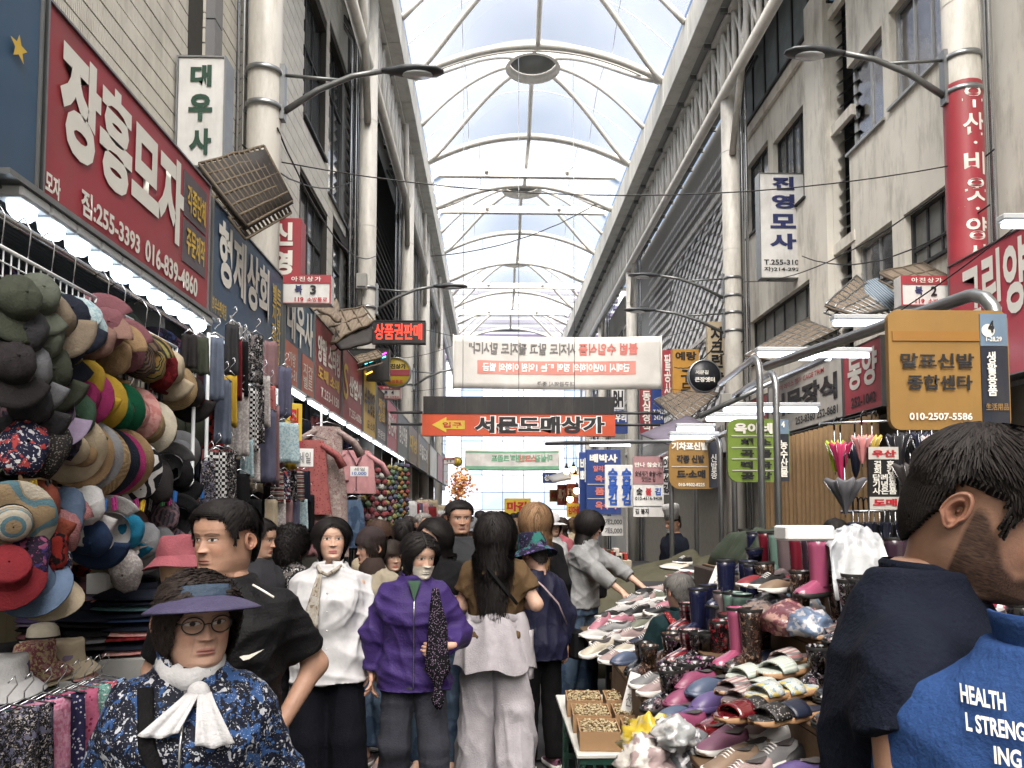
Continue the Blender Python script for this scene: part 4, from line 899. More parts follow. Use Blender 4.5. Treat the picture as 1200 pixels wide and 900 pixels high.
# striped market parasol covers far right
quadslab('stall_canopy',[atY(640,560,20),atY(690,545,20),atY(700,556,15),atY(648,566,16)],mat('tarp_grey',(150,150,150),rough=.7),'grey tarpaulin roof of the distant food stall','canopy')
# brown curtain under the pale shop sign
cur=mat('curtain_tan',(134,108,76),rough=.85,var=.15,vscale=8)
e=empty('curtain',(4.95,12.2,0),0,'tan pleated curtain closing the shop below the pale grey sign','curtain')
b=MB().use(cur,True); y0,y1=atX(1030,600,4.95).y,atX(898,600,4.95).y
b.slab(lambda u,v:(.05*math.sin(u*150+.6*noise.noise((u*9,0,0)))+.02*noise.noise((u*20,v*3,1)), y0+(y1-y0)*u-12.2, .1+2.85*v),160,6,.006); b.build('cloth',e)
b=MB().use(darksteel); b.tube([(0,y0-12.2,2.98),(0,y1-12.2,2.98)],.015,6); b.build('rod',e)
# ------------------------------------------------------------ fabrics
def _mute(c):
    g=sum(c)/3; return tuple(.86*(g+(v-g)*.82) for v in c)
def fab(k,c,**kw):
    for q_ in ('col2','col3'):
        if q_ in kw: kw[q_]=_mute(kw[q_])
    return mat('fabric_'+k,_mute(c),**{**dict(rough=.85,var=.26,vscale=12,bump=.5,bscale=110,spec=.15),**kw})
F=dict(
 olive=fab('olive',(74,80,66)),sage=fab('sage',(104,112,98)),khaki=fab('khaki',(140,124,104)),navy=fab('navy',(28,34,52)),dkgrey=fab('dkgrey',(58,58,62)),grey=fab('grey',(120,122,128)),char=fab('char',(50,46,48)),
 mauve=fab('mauve',(138,82,92)),rosebrown=fab('rosebrown',(150,112,100)),tan=fab('tan',(168,134,94)),straw=fab('straw',(188,160,116),kind='weave',col2=(150,120,80),scale=40),beige=fab('beige',(196,178,148)),
 brownstripe=fab('brownstripe',(110,86,66),kind='stripes',col2=(52,44,44),scale=22),plaidmix=fab('plaidmix',(150,140,70),kind='stripes',col2=(50,48,46),col3=(160,120,60),scale=26),redfl=fab('redfloral',(160,30,38),kind='blotch',col2=(120,16,26),scale=30),
 lav=fab('lavender',(136,120,150)),green=fab('green',(16,108,72)),wgreen=fab('woolgreen',(64,98,76)),magenta=fab('magenta',(176,40,108)),yellow=fab('yellow',(214,172,44)),pink=fab('pink',(214,132,128),kind='blotch',col2=(226,160,154),scale=22),
 navypat=fab('navypat',(30,34,66),kind='floral',col2=(220,220,226),col3=(190,60,60),scale=36),blackdot=fab('blackdot',(40,38,38),kind='dots',col2=(130,122,112),scale=120),darkfl=fab('darkfloral',(32,28,44),kind='floral',col2=(120,60,80),col3=(60,70,120),scale=34),
 bw=fab('bw',(226,226,226),kind='stripes',col2=(26,26,32),scale=16),rust=fab('rust',(140,62,44)),purplefl=fab('purplefloral',(42,28,52),kind='floral',col2=(150,70,110),col3=(60,50,120),scale=30),redblack=fab('redblack',(30,20,24),kind='blotch',col2=(170,40,34),scale=26),
 truck=fab('truckerpink',(190,126,128),kind='check',col2=(160,96,100),scale=160),white=fab('white',(214,214,216)),cyan=fab('cyan',(22,138,186)),ltgrey=fab('ltgrey',(150,152,158)),plaid=fab('plaid',(90,80,92),kind='plaid',col2=(40,36,48),col3=(150,110,120),scale=14),
 blue=fab('blue',(38,62,104)),denim=fab('denim',(92,116,150)),crochet=fab('crochet',(178,150,112),kind='stripes',col2=(96,140,156),scale=14,col3=(200,190,170)),pinkhat=fab('pinkhat',(178,88,100)),
 purple=fab('purple',(96,80,128)),cream=fab('cream',(214,204,182)),floralpink=fab('floralpink',(186,140,136),kind='blotch',col2=(150,80,90),col3=(206,186,130),scale=40),teal=fab('teal',(80,118,128)),black=fab('black',(20,20,24)),
 pinklace=fab('pinklace',(206,112,150),kind='blotch',col2=(222,150,180),scale=60),navydots=fab('navydots',(44,40,84),kind='dots',col2=(206,206,220),scale=60),pinkcirc=fab('pinkcircles',(206,96,136),kind='dots',col2=(160,40,80),scale=45),tealfl=fab('tealfloral',(110,170,160),kind='floral',col2=(226,236,230),col3=(60,120,110),scale=60),redflo=fab('redflor',(206,90,110),kind='floral',col2=(240,200,206),col3=(160,40,60),scale=60),bluefl=fab('bluefloral',(120,160,206),kind='floral',col2=(226,236,246),col3=(70,100,160),scale=60),blackfl=fab('blackfloral',(24,24,30),kind='floral',col2=(190,180,176),col3=(110,110,140),scale=70),
 slate=fab('slate',(96,96,124)),dusty=fab('dusty',(150,112,116)),bluegrey=fab('bluegrey',(104,116,140)),bwlat=fab('bwlattice',(16,16,18),kind='check',col2=(220,220,220),scale=55),bwfl=fab('bwfloral',(24,24,28),kind='floral',col2=(210,206,206),col3=(120,112,112),scale=50),ltblue=fab('ltblue',(150,188,200),kind='blotch',col2=(190,214,220),scale=60),
 red=fab('red',(138,30,40)),nightdress=fab('nightdress',(176,152,146),kind='floral',col2=(150,96,96),col3=(196,180,172),scale=55),rednight=fab('rednight',(190,100,98),kind='dots',col2=(160,60,60),scale=40),pjpink=fab('pjpink',(222,154,158)),jean=fab('jean',(62,86,120),kind='blotch',col2=(90,116,150),scale=6),stripescarf=fab('stripescarf',(40,44,62),kind='stripes',col2=(206,196,180),col3=(120,50,50),scale=20),lace=fab('lace',(210,204,200),kind='blotch',col2=(180,170,170),scale=70))
plast=mat('plastic_black',(18,18,20),rough=.3); wirew=mat('wire_white',(214,218,220),rough=.4); clipc=[mat('clip_%d'%i,c,rough=.4) for i,c in enumerate([(40,110,190),(190,60,140),(230,190,40),(20,20,22),(60,170,90)])]
# ------------------------------------------------------------ hats (origin at brim centre, crown up, peak towards -y)
def bill(b,r=.088,L=.09,w_=.082,drop=.02,t=.004,arc=62):
    b.slab(lambda u,v:((r+ L*v*math.cos(R((u-.5)*2*arc))**.35)*math.sin(R((u-.5)*2*arc))*(w_/.082), -(r*1.05+L*v*math.cos(R((u-.5)*2*arc*.9)))*math.cos(R((u-.5)*2*arc)), .004-drop*v*v-.35*abs(u-.5)**2*.1*v),12,4,t)
def hat_parts(kind):
    if kind=='cap':
        c=MB(); c.sm=True; return [('crown',lambda b:b.lathe([(.088,0),(.09,.03),(.085,.062),(.068,.092),(.038,.112),(.006,.118)],24,(0,0,0),.93,1.06,cap=False,fn=lambda p,a,r:p*(1+.13*noise.noise((p.x*14,p.y*14,p.z*14))-(.05 if round(a/(2*math.pi)*24)%4==0 else 0)*(r>.02)))),('bill',bill),('button',lambda b:b.ball((0,0,.118),.008,6,4))]
    if kind=='bucket':
        return [('crown',lambda b:b.lathe([(.09,0),(.088,.03),(.083,.06),(.078,.084),(.07,.092),(.004,.094)],24,(0,0,0),.95,1.05,cap=False,fn=lambda p,a,r:p*(1+.12*noise.noise((p.x*14,p.y*14,p.z*14))))),('brim',lambda b:b.lathe([(.089,.004),(.115,-.018),(.145,-.044),(.147,-.048),(.113,-.024),(.086,-.002)],22,(0,0,0),.97,1.04,cap=False,fn=lambda p,a,r:p+Vector((0,0,.006*math.sin(3*a+r*20)*(r>.1)))))]
    if kind=='sun':
        return [('crown',lambda b:b.lathe([(.092,0),(.09,.04),(.083,.075),(.062,.1),(.03,.108),(.004,.109)],18,cap=False)),('brim',lambda b:b.lathe([(.091,.002),(.14,-.008),(.2,-.02),(.202,-.025),(.14,-.013),(.088,-.003)],28,cap=False,fn=lambda p,a,r:p+Vector((0,0,.014*math.sin(4*a+1)*(r>.12))))),('band',lambda b:b.lathe([(.0935,.004),(.0925,.028)],18,cap=False))]
    if kind=='visor':
        return [('bill',lambda b:bill(b,.088,.12,.088,.035,.004,82)),('band',lambda b:b.lathe([(.09,.0),(.092,.038),(.088,.038),(.086,0)],20,(0,0,0),.95,1.05,cap=False))]
    if kind=='bandana':
        return [('crown',lambda b:b.lathe([(.085,-.01),(.09,.03),(.086,.065),(.068,.1),(.036,.12),(.006,.124)],20,(0,0,0),.92,1.08,cap=False,fn=lambda p,a,r:Vector((p.x,p.y*1.12,p.z*.82))*(1+.22*noise.noise((p.x*20,p.y*20,p.z*20))))),('tail',lambda b:b.slab(lambda u,v:(.05*(u-.5)*(1+v)+.012*math.sin(v*7),.085+.02*v,-.14*v+.01),4,6,.004))]
_HM={}
def hat(kind,mk,loc,rot,label,group,scale=1.0,band=None,nm=None,flat=1.0):
    e=empty({'cap':'baseball_cap','bucket':'bucket_hat','sun':'sun_hat','visor':'sun_visor','bandana':'bandana_cap'}[kind],loc,0,label,'hat' if kind!='visor' else 'visor',group)
    e.rotation_euler=rot; e.scale=(scale,scale*1.03,scale*flat)
    cr_=None
    for pn,fn in hat_parts(kind):
        m=F[band] if (band and pn in ('band','bill','brim','tail')) else F[mk]
        if pn=='band' and not band and kind=='sun': m=F['black']
        k=(kind,pn,m.name)
        if k not in _HM:
            b=MB().use(m,True); fn(b); _HM[k]=b.mesh(pn)
        o_=link(pn,_HM[k],cr_ if (cr_ and pn in ('button','band')) else e)
        if pn=='crown': cr_=o_
    return e
HX=-1.74
def wallhat(px,py,kind,mk,label,rx=85,rz=35,ry=0,sc=1.0,dx=0.0,band=None):
    p=atX(px,py,HX+dx)
    return hat(kind,mk,p,(R(rx),R(ry),R(rz)),label,'hats hanging at the left hat shop',sc*.94,band,flat=.66)
HW=[ # px,py,kind,fabric,label,rx,rz,ry,scale,dx
 (20,352,'cap','olive','dark olive cap highest at the left photo edge',70,40,0),(44,348,'cap','sage','sage green cap clipped to the wire grid',70,30,10),(64,372,'cap','khaki','crumpled khaki cap on the wire grid beside the sage one',75,35,-10),(82,372,'cap','navy','dark navy cap on the wire grid right of the khaki one',70,30,0),
 (28,392,'cap','dkgrey','dark grey cap under the olive one',80,35,15),(50,398,'cap','sage','grey-green cap hanging under the sage one',85,30,0),(76,405,'cap','navy','navy cap hanging lower than the first navy one',85,40,0),(14,425,'cap','char','charcoal cap in the second row at the left edge',85,40,0),(36,432,'cap','grey','faded grey cap low on the near grid',85,30,0),(60,432,'cap','olive','olive cap below the grey-green one',88,30,0),
 (96,372,'bucket','ltblue','pale blue patterned bucket hat behind the brown cap',75,40,0,.9),(113,402,'cap','rosebrown','rosy brown knitted cap seen from above',100,20,180),(126,384,'cap','mauve','mauve cap with a pale band at the grid end',95,20,180),(134,420,'cap','tan','tan straw cap under the mauve one',100,20,180),(148,414,'cap','mauve','second mauve cap in the middle of the row',100,20,180),(161,424,'cap','brownstripe','brown and black striped cap in the row',100,20,180),(174,428,'cap','plaidmix','yellow and black ringed knit cap in the row',100,20,180),(189,436,'bandana','redfl','bright red embroidered cap in the row',95,25,180),(206,452,'bucket','straw','pale straw bucket hat at the right end of the row',95,30,0,.9),(200,432,'cap','beige','beige cap behind the straw bucket hat',90,25,0),(224,460,'cap','char','black mesh cap at the right end of the hat wall',90,25,0),
 (36,470,'cap','dkgrey','grey felt cap left of the lavender one',95,25,0),(62,478,'cap','lav','lavender wool cap with a price tag',100,25,180),(90,488,'cap','wgreen','grey-green wool cap below the lavender one',100,25,0),(98,466,'bucket','magenta','magenta bucket hat behind the yellow one',100,30,0,.85),(104,448,'cap','yellow','yellow cap with a dark band above the yellow bucket hat',90,25,0),(114,472,'bucket','yellow','yellow bucket hat in the middle of the wall',100,25,0,.9),(138,482,'bucket','green','emerald green bucket hat right of the yellow one',100,25,0,.9),(157,484,'bucket','pink','pink lace bucket hat right of the green one',100,25,0,.9),(175,500,'bucket','straw','straw hat with a white band below the red cap',100,25,0,.95,0,'cream'),
 (26,528,'bandana','navypat','navy white and red patterned bandana cap',60,30,0,1.1),(52,530,'bandana','blackdot','black dotted bandana cap beside the patterned one',60,30,0,1.15),(70,518,'bandana','darkfl','dark flowered bandana cap behind the dotted one',60,30,0,1),
 (84,526,'sun','beige','beige sun hat first of the fanned row',98,45,0,.75),(93,530,'sun','tan','tan sun hat second of the fanned row',98,45,0,.78),(101,534,'sun','ltgrey','light grey sun hat third of the fanned row',98,45,0,.8),(112,539,'sun','straw','tan ruffled sun hat in the middle of the fanned row',98,45,0,.84),(124,541,'sun','navy','navy sun hat in the fanned row',98,45,0,.8),(132,543,'sun','magenta','magenta edged sun hat in the fanned row',98,45,0,.78),(140,542,'sun','tan','tan sun hat with a big brim near the end of the fanned row',98,45,0,.82),(152,550,'sun','bw','black and white striped sun hat at the end of the fanned row',98,45,0,.82),
 (181,566,'bandana','char','charcoal hood cap hanging right of the fanned row',60,30,0,1.2),(197,548,'cap','ltgrey','light grey cap right of the fanned row',80,30,0),(210,556,'cap','black','black cap under the mesh cap',80,30,0),
 (13,612,'sun','crochet','crocheted sun hat with blue rings at the left edge',95,30,0,.8),(30,650,'bandana','purplefl','dark purple flowered bandana cap at the left',75,30,0,1.1),(46,592,'cap','rust','rust brown cap above the red flowered one',90,30,0),(52,640,'bandana','redblack','red and black flowered bandana cap',75,30,0,1.1),(66,624,'cap','truck','dusty pink trucker cap',100,40,180,1.05),
 (78,600,'bandana','denim','blue denim bandana behind the pink trucker cap',80,30,0),(100,592,'cap','white','white cap under the fanned row',80,30,0),(110,628,'cap','blue','dark blue cap left of the white one',110,20,0),(132,622,'cap','white','white and grey cap left of the cyan one',110,20,0),(150,622,'cap','cyan','bright cyan cap in the low row',110,20,0),(168,634,'cap','ltgrey','light grey cap right of the cyan one',110,20,0),(187,638,'cap','grey','grey cap at the right of the low row',110,20,0),(192,606,'cap','plaid','plaid cap above the grey one',90,30,0),(208,612,'cap','dkgrey','dark grey cap with a red tag at the right of the wall',90,30,0),(222,604,'cap','black','black cap furthest right of the low row',90,30,0),
 (8,668,'bucket','red','crimson bucket hat low at the left edge',60,30,0),(38,682,'bucket','denim','denim blue folded hat on the counter stack',30,30,0,1),(56,692,'bucket','beige','beige hat under the denim one',25,30,0,1),(150,668,'bandana','lace','grey and white print cap below the cyan one',100,20,0),(60,665,'bandana','navypat','patterned cap below the pink trucker one',80,30,0)]
_hr=random.Random(17)
for n_,h_ in enumerate(HW):
    h_=list(h_)
    h_[5]+=_hr.uniform(-14,14); h_[6]+=_hr.uniform(-16,16); h_[7]+=_hr.uniform(-18,18)
    if h_[2]=='cap' and n_%5==2 and h_[1]>440: h_[5]=-70+_hr.uniform(-20,20)
    wallhat(*h_)
# extra hats deeper in the rack so that no gap shows an empty wall
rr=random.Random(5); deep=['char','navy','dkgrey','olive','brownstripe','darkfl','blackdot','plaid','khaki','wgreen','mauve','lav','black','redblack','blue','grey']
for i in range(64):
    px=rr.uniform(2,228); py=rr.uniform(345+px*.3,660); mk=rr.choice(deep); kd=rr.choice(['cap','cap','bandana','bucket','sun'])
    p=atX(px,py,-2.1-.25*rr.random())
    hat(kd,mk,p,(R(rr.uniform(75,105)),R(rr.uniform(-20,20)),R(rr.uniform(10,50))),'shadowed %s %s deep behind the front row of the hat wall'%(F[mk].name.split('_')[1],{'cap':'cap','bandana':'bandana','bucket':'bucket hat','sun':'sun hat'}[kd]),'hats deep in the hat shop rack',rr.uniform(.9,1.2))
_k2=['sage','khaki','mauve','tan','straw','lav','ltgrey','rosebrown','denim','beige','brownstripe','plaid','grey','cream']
for i in range(40):
    px=rr.uniform(8,225); py=rr.uniform(380+px*.25,650); mk=rr.choice(_k2); kd=rr.choice(['cap','bucket','cap','visor'])
    p=atX(px,py,-1.86-.12*rr.random()); nm_={'cap':'cap','bucket':'bucket hat','visor':'sun visor'}[kd]
    hat(kd,mk,p,(R(rr.uniform(60,120)),R(rr.uniform(-40,40)),R(rr.uniform(0,60))),'%s %s tucked between the front hats near the %s of the hat wall'%(F[mk].name.split('_')[1],nm_,'top' if py<460 else 'middle' if py<560 else 'bottom'),'hats tucked between the front row',rr.uniform(.8,.95),flat=.7)
# wire grids
for i,(pa,pb,zt,zb,l) in enumerate(((-20,110,2.63,2.30,'white wire grid nearest, above the green caps'),(113,155,2.62,2.32,'middle white wire grid of the hat shop'),(161,207,2.60,2.28,'third white wire grid of the hat shop, above the red cap'))):
    ya,yb=atX(pa,400,-1.8).y,atX(pb,400,-1.8).y; e=empty('wire_grid',(-1.8,ya,zb),0,l,'rack'); L_=yb-ya; H_=zt-zb
    for n_,(p,q_) in enumerate((((0,0,0),(0,L_,0)),((0,0,H_),(0,L_,H_)),((0,0,0),(0,0,H_)),((0,L_,0),(0,L_,H_)))):
        b=MB().use(wirew); b.tube([p,q_],.008,6); b.build('frame_bar',e)
    n=int(L_/.045)
    for k in range(1,n): b=MB().use(wirew); y=L_*k/n; b.tube([(0,y,0),(0,y,H_)],.0032,5); b.build('wire',e)
    for k in range(1,6): b=MB().use(wirew); z=H_*k/6; b.tube([(.004,0,z),(.004,L_,z)],.0032,5); b.build('wire',e)
    for k in range(int(L_/.16)):
        b=MB().use(chrome); y=.08+k*.16; b.tube([(-.06,y,H_+.14),(-.02,y,H_+.17),(.01,y,H_+.12),(0,y,H_)],.003,5); b.build('hook',e)
        b=MB().use(plast); b.box(.01,.03,y-.012,y+.012,-.02,.05,.004); b.build('clip',e)
for i,(px,py) in enumerate(((122,592),(134,590),(167,592),(175,592),(190,586),(205,582),(198,585),(40,572),(57,572),(45,580),(237,578),(160,592))):
    p=atX(px,py,-1.70); b=MB().use(clipc[i%5]); b.box(-.006,.006,-.016,-.004,-.03,.03,.002); b.box(-.006,.006,.004,.016,-.03,.03,.002); b.tube([(0,-.02,.0),(0,.02,.0)],.005,5); o=b.build('clothes_peg',None,p,(R(rng.uniform(-20,20)),0,0)); tag(o,'%s small clothes peg from the left on the low hat row'%['blue','pink','yellow','black','green'][i%5] if i<5 else 'small coloured clothes peg holding hats on the low row','peg','clothes pegs on the hat rack')
# vertical rods of the racks
for i,(px,py0,py1,l) in enumerate(((240,400,600,'upright white rod at the right end of the hat wall'),(224,500,600,'shorter upright rod beside the hat wall'),(322,470,560,'upright rod among the hanging scarves'),(375,470,700,'slim rod carrying the nightdress'))):
    p=atX(px,600,-1.72); b=MB().use(wirew); b.tube([(p.x,p.y,.1),(p.x,p.y,2.75)],.011,8); tag(b.build('rack_rod'),l,'rod')
# ---- shelf with stacked visors
shelfm=mat('shelf_grey',(150,150,148),rough=.5,dirt=.2)
a=atY(62,772,4.0); c=atY(230,772,4.0); e=empty('display_shelf',((a.x+c.x)/2,4.05,0),0,'grey metal shelf carrying stacks of sun visors','shelf'); w2=(c.x-a.x)/2; zs=a.z+.03
b=MB().use(shelfm); b.box(-w2,w2,-.22,.25,zs-.05,zs,.006); b.build('board',e)
b=MB().use(shelfm); b.box(-w2,w2,-.24,-.222,zs-.16,zs-.002); b.build('front_lip',e)
for k in range(16): b=MB().use(black); x=-w2+.04+k*(2*w2-.08)/15; b.box(x-.013,x+.013,-.2445,-.2405,zs-.12,zs-.105); b.build('slot',e)
b=MB().use(shelfm); b.box(-w2,w2,-.22,.25,zs-.55,zs-.5,.006); b.build('board',e)
for sx in (-1,1): b=MB().use(shelfm); b.box(sx*(w2-.03)-.02,sx*(w2-.03)+.02,-.2,-.16,0,zs-.16); b.build('post',e)
b=MB().use(black); b.box(-w2+.02,w2-.02,.0,.24,.02,zs-.56); b.build('stock_box',e)
def stack(px,Y,z0,mks,kind,gap,lab,rz=0,sc=1.0,dx=0):
    p=atY(px,700,Y); n=len(mks)
    for k,mk in enumerate(mks):
        top=n-1-k; o_='topmost' if top==0 else names[top]+' from the top'
        hat(kind,mk,(p.x+rng.uniform(-.008,.008),Y+rng.uniform(-.008,.008),z0+.045+k*gap),(R(rng.uniform(-3,3)),R(rng.uniform(-3,3)),R(rz+rng.uniform(-6,6))),'%s %s, %s'%(F[mk].name.split('_')[1],{'visor':'sun visor','bucket':'bucket hat','sun':'sun hat'}[kind],'%s of %s'%(o_,lab)),'stacked hats and visors',sc)
stack(73,4.05,zs,['dkgrey','black','olive','mauve','black','lav','purple'],'visor',.028,'the purple shelf stack',10,1.05)
stack(118,4.0,zs,['black','char','grey','black','black','navy'],'visor',.034,'the stack under the white box',0,1.05)
stack(160,4.05,zs,['pink','navy','redfl','pink','navy','blue','navy','teal','navy','navy'],'visor',.03,'the tall navy-pink stack',-10,1.05)
stack(112,4.25,zs+.2,['magenta','pink','lav','mauve'],'visor',.03,'the pink back stack',0,1.0)
stack(160,4.3,zs+.22,['black','black','char','black','navy'],'visor',.032,'the black back stack',0,1.0)
p=atY(118,700,4.0); b=MB().use(mat('paper_white',(224,224,224),rough=.6,var=.04)); b.box(-.05,.05,-.05,.05,0,.1,.003); tag(b.build('paper_box',None,(p.x,4.0,zs+.30)),'white paper box standing on the black visor stack','box')
# ---- front bin of hats and rail of hanging scarves
zr=.94; e=empty('hat_bin',(-1.98,2.85,0),0,'pale metal bin of stacked hats at the lower left','bin')
b=MB().use(shelfm); b.box(.24,.26,-.65,.42,zr-.12,zr,.004); b.build('front_rail',e)
b=MB().use(shelfm); b.box(-.3,.24,-.65,.42,zr-.14,zr-.10,.004); b.build('tray',e)
b=MB().use(shelfm); b.box(-.3,.24,.40,.43,zr-.10,zr+.02,.004); b.build('end_panel',e)
for y in (-.6,.36): b=MB().use(shelfm); b.box(.2,.24,y-.02,y+.02,0,zr-.145); b.build('leg',e)
def binstack(px,py,X,mks,kind,gap,lab,sc=1.0):
    p=atX(px,py,X); n=len(mks); z0=zr-.05
    for k,mk in enumerate(mks):
        top=n-1-k; o_='topmost' if top==0 else names[top]+' from the top'
        hat(kind,mk,(p.x+rng.uniform(-.006,.006),p.y+rng.uniform(-.006,.006),z0+k*gap),(R(rng.uniform(-4,4)),R(rng.uniform(-4,4)),R(30)),'%s %s, %s of %s'%(F[mk].name.split('_')[1],'bucket hat' if kind=='bucket' else 'sun hat',o_,lab),'stacked hats and visors',sc)
binstack(8,780,-1.86,['navy','char','teal','teal','purple','white'],'bucket',.026,'the white-topped bin stack')
binstack(42,775,-1.92,['cream','dkgrey','beige','olive','beige','floralpink'],'bucket',.027,'the floral bin stack')
binstack(76,765,-1.9,['bw','beige','lav','pink','beige'],'bucket',.028,'the beige bin-end stack',1.0)
binstack(52,745,-2.12,['cream','tan','straw','cream'],'sun',.055,'the cream fedora stack',.78)
binstack(0,740,-2.08,['black','dkgrey','blackdot','black'],'bucket',.04,'the black bin stack',1.0)
hat('bucket','red',(-1.80,2.55,zr+.0),(R(70),0,R(40)),'crimson folded hat tucked at the front of the bin','hats hanging at the left hat shop',.8)
# ------------------------------------------------------------ hanging cloth
def hanger(b,w_,z=0):
    b.tube([(0,0,z+.10),(.022,0,z+.12),(.03,0,z+.09),(0,0,z+.055),(0,0,z+.03)],.0025,5); b.tube([(-w_/2,0,z-.01),(0,0,z+.03),(w_/2,0,z-.01)],.004,5)
def cloth(p,w_,h,m,label,folds=3,amp=.02,rz=0,cat='scarf',name='hanging_scarf',group='scarves and garments on the left racks',hang=True,taper=.15,seed=0):
    e=empty(name,p,rz,label,cat,group)
    b=MB().use(m,True)
    def fn(u,v):  # v 0 top
        wv=w_*(1-taper*(1-v)); x=(u-.5)*wv+.02*w_*noise.noise((v*3,seed,1)); y=amp*(.35+.65*v)*math.sin(2*math.pi*folds*u+seed+.8*noise.noise((u*2,v*2,seed)))+.35*amp*noise.noise((u*9,v*5,seed))
        z=-h*v*(1+.06*noise.noise((u*4,seed,0))*v); return (x,y,z)
    b.slab(fn,max(8,int(folds*6)),9,.003); b.build('cloth',e)
    if hang: b=MB().use(chrome); hanger(b,w_*.9); b.build('hanger',e)
    return e
# scarves on the front rail
for i,(px,mk,l,hh) in enumerate(((8,'blackfl','black flowered scarf at the left end of the front rail',.5),(28,'blackfl','second black flowered scarf on the front rail',.5),(50,'pinklace','pink lace scarf on the front rail',.42),(68,'navydots','navy dotted scarf on the front rail',.42),(84,'pinkcirc','pink scarf with red rings on the front rail',.4),(99,'tealfl','teal flowered scarf on the front rail',.38),(109,'redflo','red flowered scarf on the front rail',.36),(119,'bluefl','light blue flowered scarf at the right end of the front rail',.36))):
    p=atX(px,838-px*.33,-1.66); cloth(p,.24,hh,F[mk],l,2,.02,R(55),group='scarves on the front rail',seed=i)
def lcloth(px,yt,yb,wpx,mk,label,folds=1.7,X=-1.7,rz=28,cat='scarf',name='hanging_scarf',amp=.02,**k):
    p=atX(px,yt,X); d=p.y; return cloth(p,wpx*mpp(d)*1.9,(yb-yt)*mpp(d),F[mk],label,folds,amp,R(rz),cat,name,seed=px,**k)
LC=[(252,395,470,12,'bluegrey','grey-blue scarf beside the hat wall'),(262,445,520,11,'bluegrey','long blue-grey knit scarf'),(270,440,500,9,'yellow','yellow edged scarf behind the blue-grey one'),(276,398,470,9,'red','bright red scarf high on the rack'),(284,400,465,8,'black','black scarf beside the red one'),(293,455,530,12,'bwlat','black and white checked scarf in the middle'),(302,452,520,9,'bwfl','black and white flowered scarf'),(283,460,535,10,'lace','pale printed scarf left of the checked one'),
 (253,530,605,14,'bwlat','black and white lattice scarf low at left'),(267,528,605,12,'bwfl','black and grey flowered scarf low at left'),(244,540,600,10,'blackfl','dark patterned scarf behind the man'),(281,555,600,14,'black','black ruffled collar low on the rack'),(290,515,560,8,'ltblue','pale blue narrow scarf'),(297,525,565,9,'lace','white narrow scarf beside the pale blue one'),(286,580,640,8,'red','red striped cord scarf low at left'),(296,585,635,12,'black','black scarf low beside the red one'),
 (312,480,566,14,'slate','slate purple scarf on the middle rod'),(320,475,570,9,'dusty','dusty rose scarf beside the slate one'),(308,440,500,10,'lace','white lace scarf above the slate one'),(316,452,500,8,'rednight','brick red patterned scarf'),(333,495,542,20,'ltblue','light blue lace top on the rod'),(341,500,550,8,'yellow','gold patterned cloth behind the light blue top'),
 (325,552,590,9,'stripescarf','striped scarf first of the short row'),(333,552,588,8,'navypat','navy printed scarf in the short row'),(341,552,588,8,'bwfl','grey printed scarf in the short row'),(349,552,588,9,'stripescarf','second striped scarf in the short row'),(357,552,590,8,'navy','navy scarf at the end of the short row'),
 (318,585,632,9,'beige','beige silk scarf in the low row'),(327,585,634,9,'lace','white silk scarf in the low row'),(336,585,634,9,'dusty','mauve silk scarf in the low row'),(344,585,634,9,'slate','grey-violet silk scarf in the low row'),(352,585,632,10,'ltblue','powder blue scarf in the low row'),(361,580,625,9,'black','black scarf at the end of the low row'),(370,590,640,12,'lace','white ruffled scarf near the nightdress'),(366,610,650,9,'pjpink','pink ribbon cloth near the nightdress'),
 (234,395,440,12,'olive','olive bag-like garment hanging under the blue sign'),(222,392,432,10,'char','dark garment hanging under the lamp end'),(272,380,440,9,'dkgrey','dark scarf near the rack top'),(300,392,450,10,'bwfl','printed scarf under the tube lamps'),(318,400,455,10,'dusty','rose scarf under the tube lamps'),(334,430,490,9,'slate','violet scarf under the tube lamps')]
for c_ in LC: lcloth(*c_)
rr=random.Random(9)
for i in range(46):   # garments deeper in the shop
    px=rr.uniform(240,420); yt=rr.uniform(430+ (px-240)*.35,600); mk=rr.choice(['black','navy','dkgrey','bwfl','dusty','slate','lace','redblack','char','darkfl','stripescarf','rednight','beige','bluegrey'])
    p=atX(px,yt,-2.05-.3*rr.random()); cloth(p,.2+.15*rr.random(),.5+.4*rr.random(),F[mk],'dim %s garment hanging deep behind the front scarves'%F[mk].name.split('_')[1],3,.03,R(25),group='garments deep in the left shops',seed=i,cat='garment',name='hanging_garment')
# nightdress, red nightgown and pyjama top: tubes with sleeves
def garment(p,m,prof,label,cat,name,sleeve=None,rz=0,extra=None):
    e=empty(name,p,rz,label,cat,'scarves and garments on the left racks')
    b=MB().use(m,True)
    rings=[]
    for (z,w_,d) in prof:
        rings.append([(w_*math.cos(a)*(1+.05*math.sin(7*a+z*6)), d*math.sin(a)*(1+.25*math.sin(9*a+z*3)), z) for a in [2*math.pi*k/32 for k in range(32)]])
    b.loft(rings,True,False); b.build('bodice',e)
    if sleeve:
        for s in (-1,1):
            b=MB().use(m,True); b.tube([(s*prof[0][1]*.8,0,prof[0][0]-.04),(s*(prof[0][1]+sleeve*.5),0,prof[0][0]-sleeve*.55),(s*(prof[0][1]+sleeve*.75),0,prof[0][0]-sleeve)],[.06,.075,.085],12,flat=.5); b.build('sleeve',e)
    b=MB().use(chrome); hanger(b,.3,prof[0][0]+.02); b.build('hanger',e)
    return e
k=mpp(atX(385,500,-1.62).y)
e=garment(atX(383,500,-1.62),F['nightdress'],[(0,.13,.04),(-.1,.16,.06),(-28*k,.15,.06),(-34*k,.155,.07),(-80*k,.2,.09),(-150*k,.235,.11)],'long beige flowered nightdress on a hanger','dress','nightdress',.28,R(20))
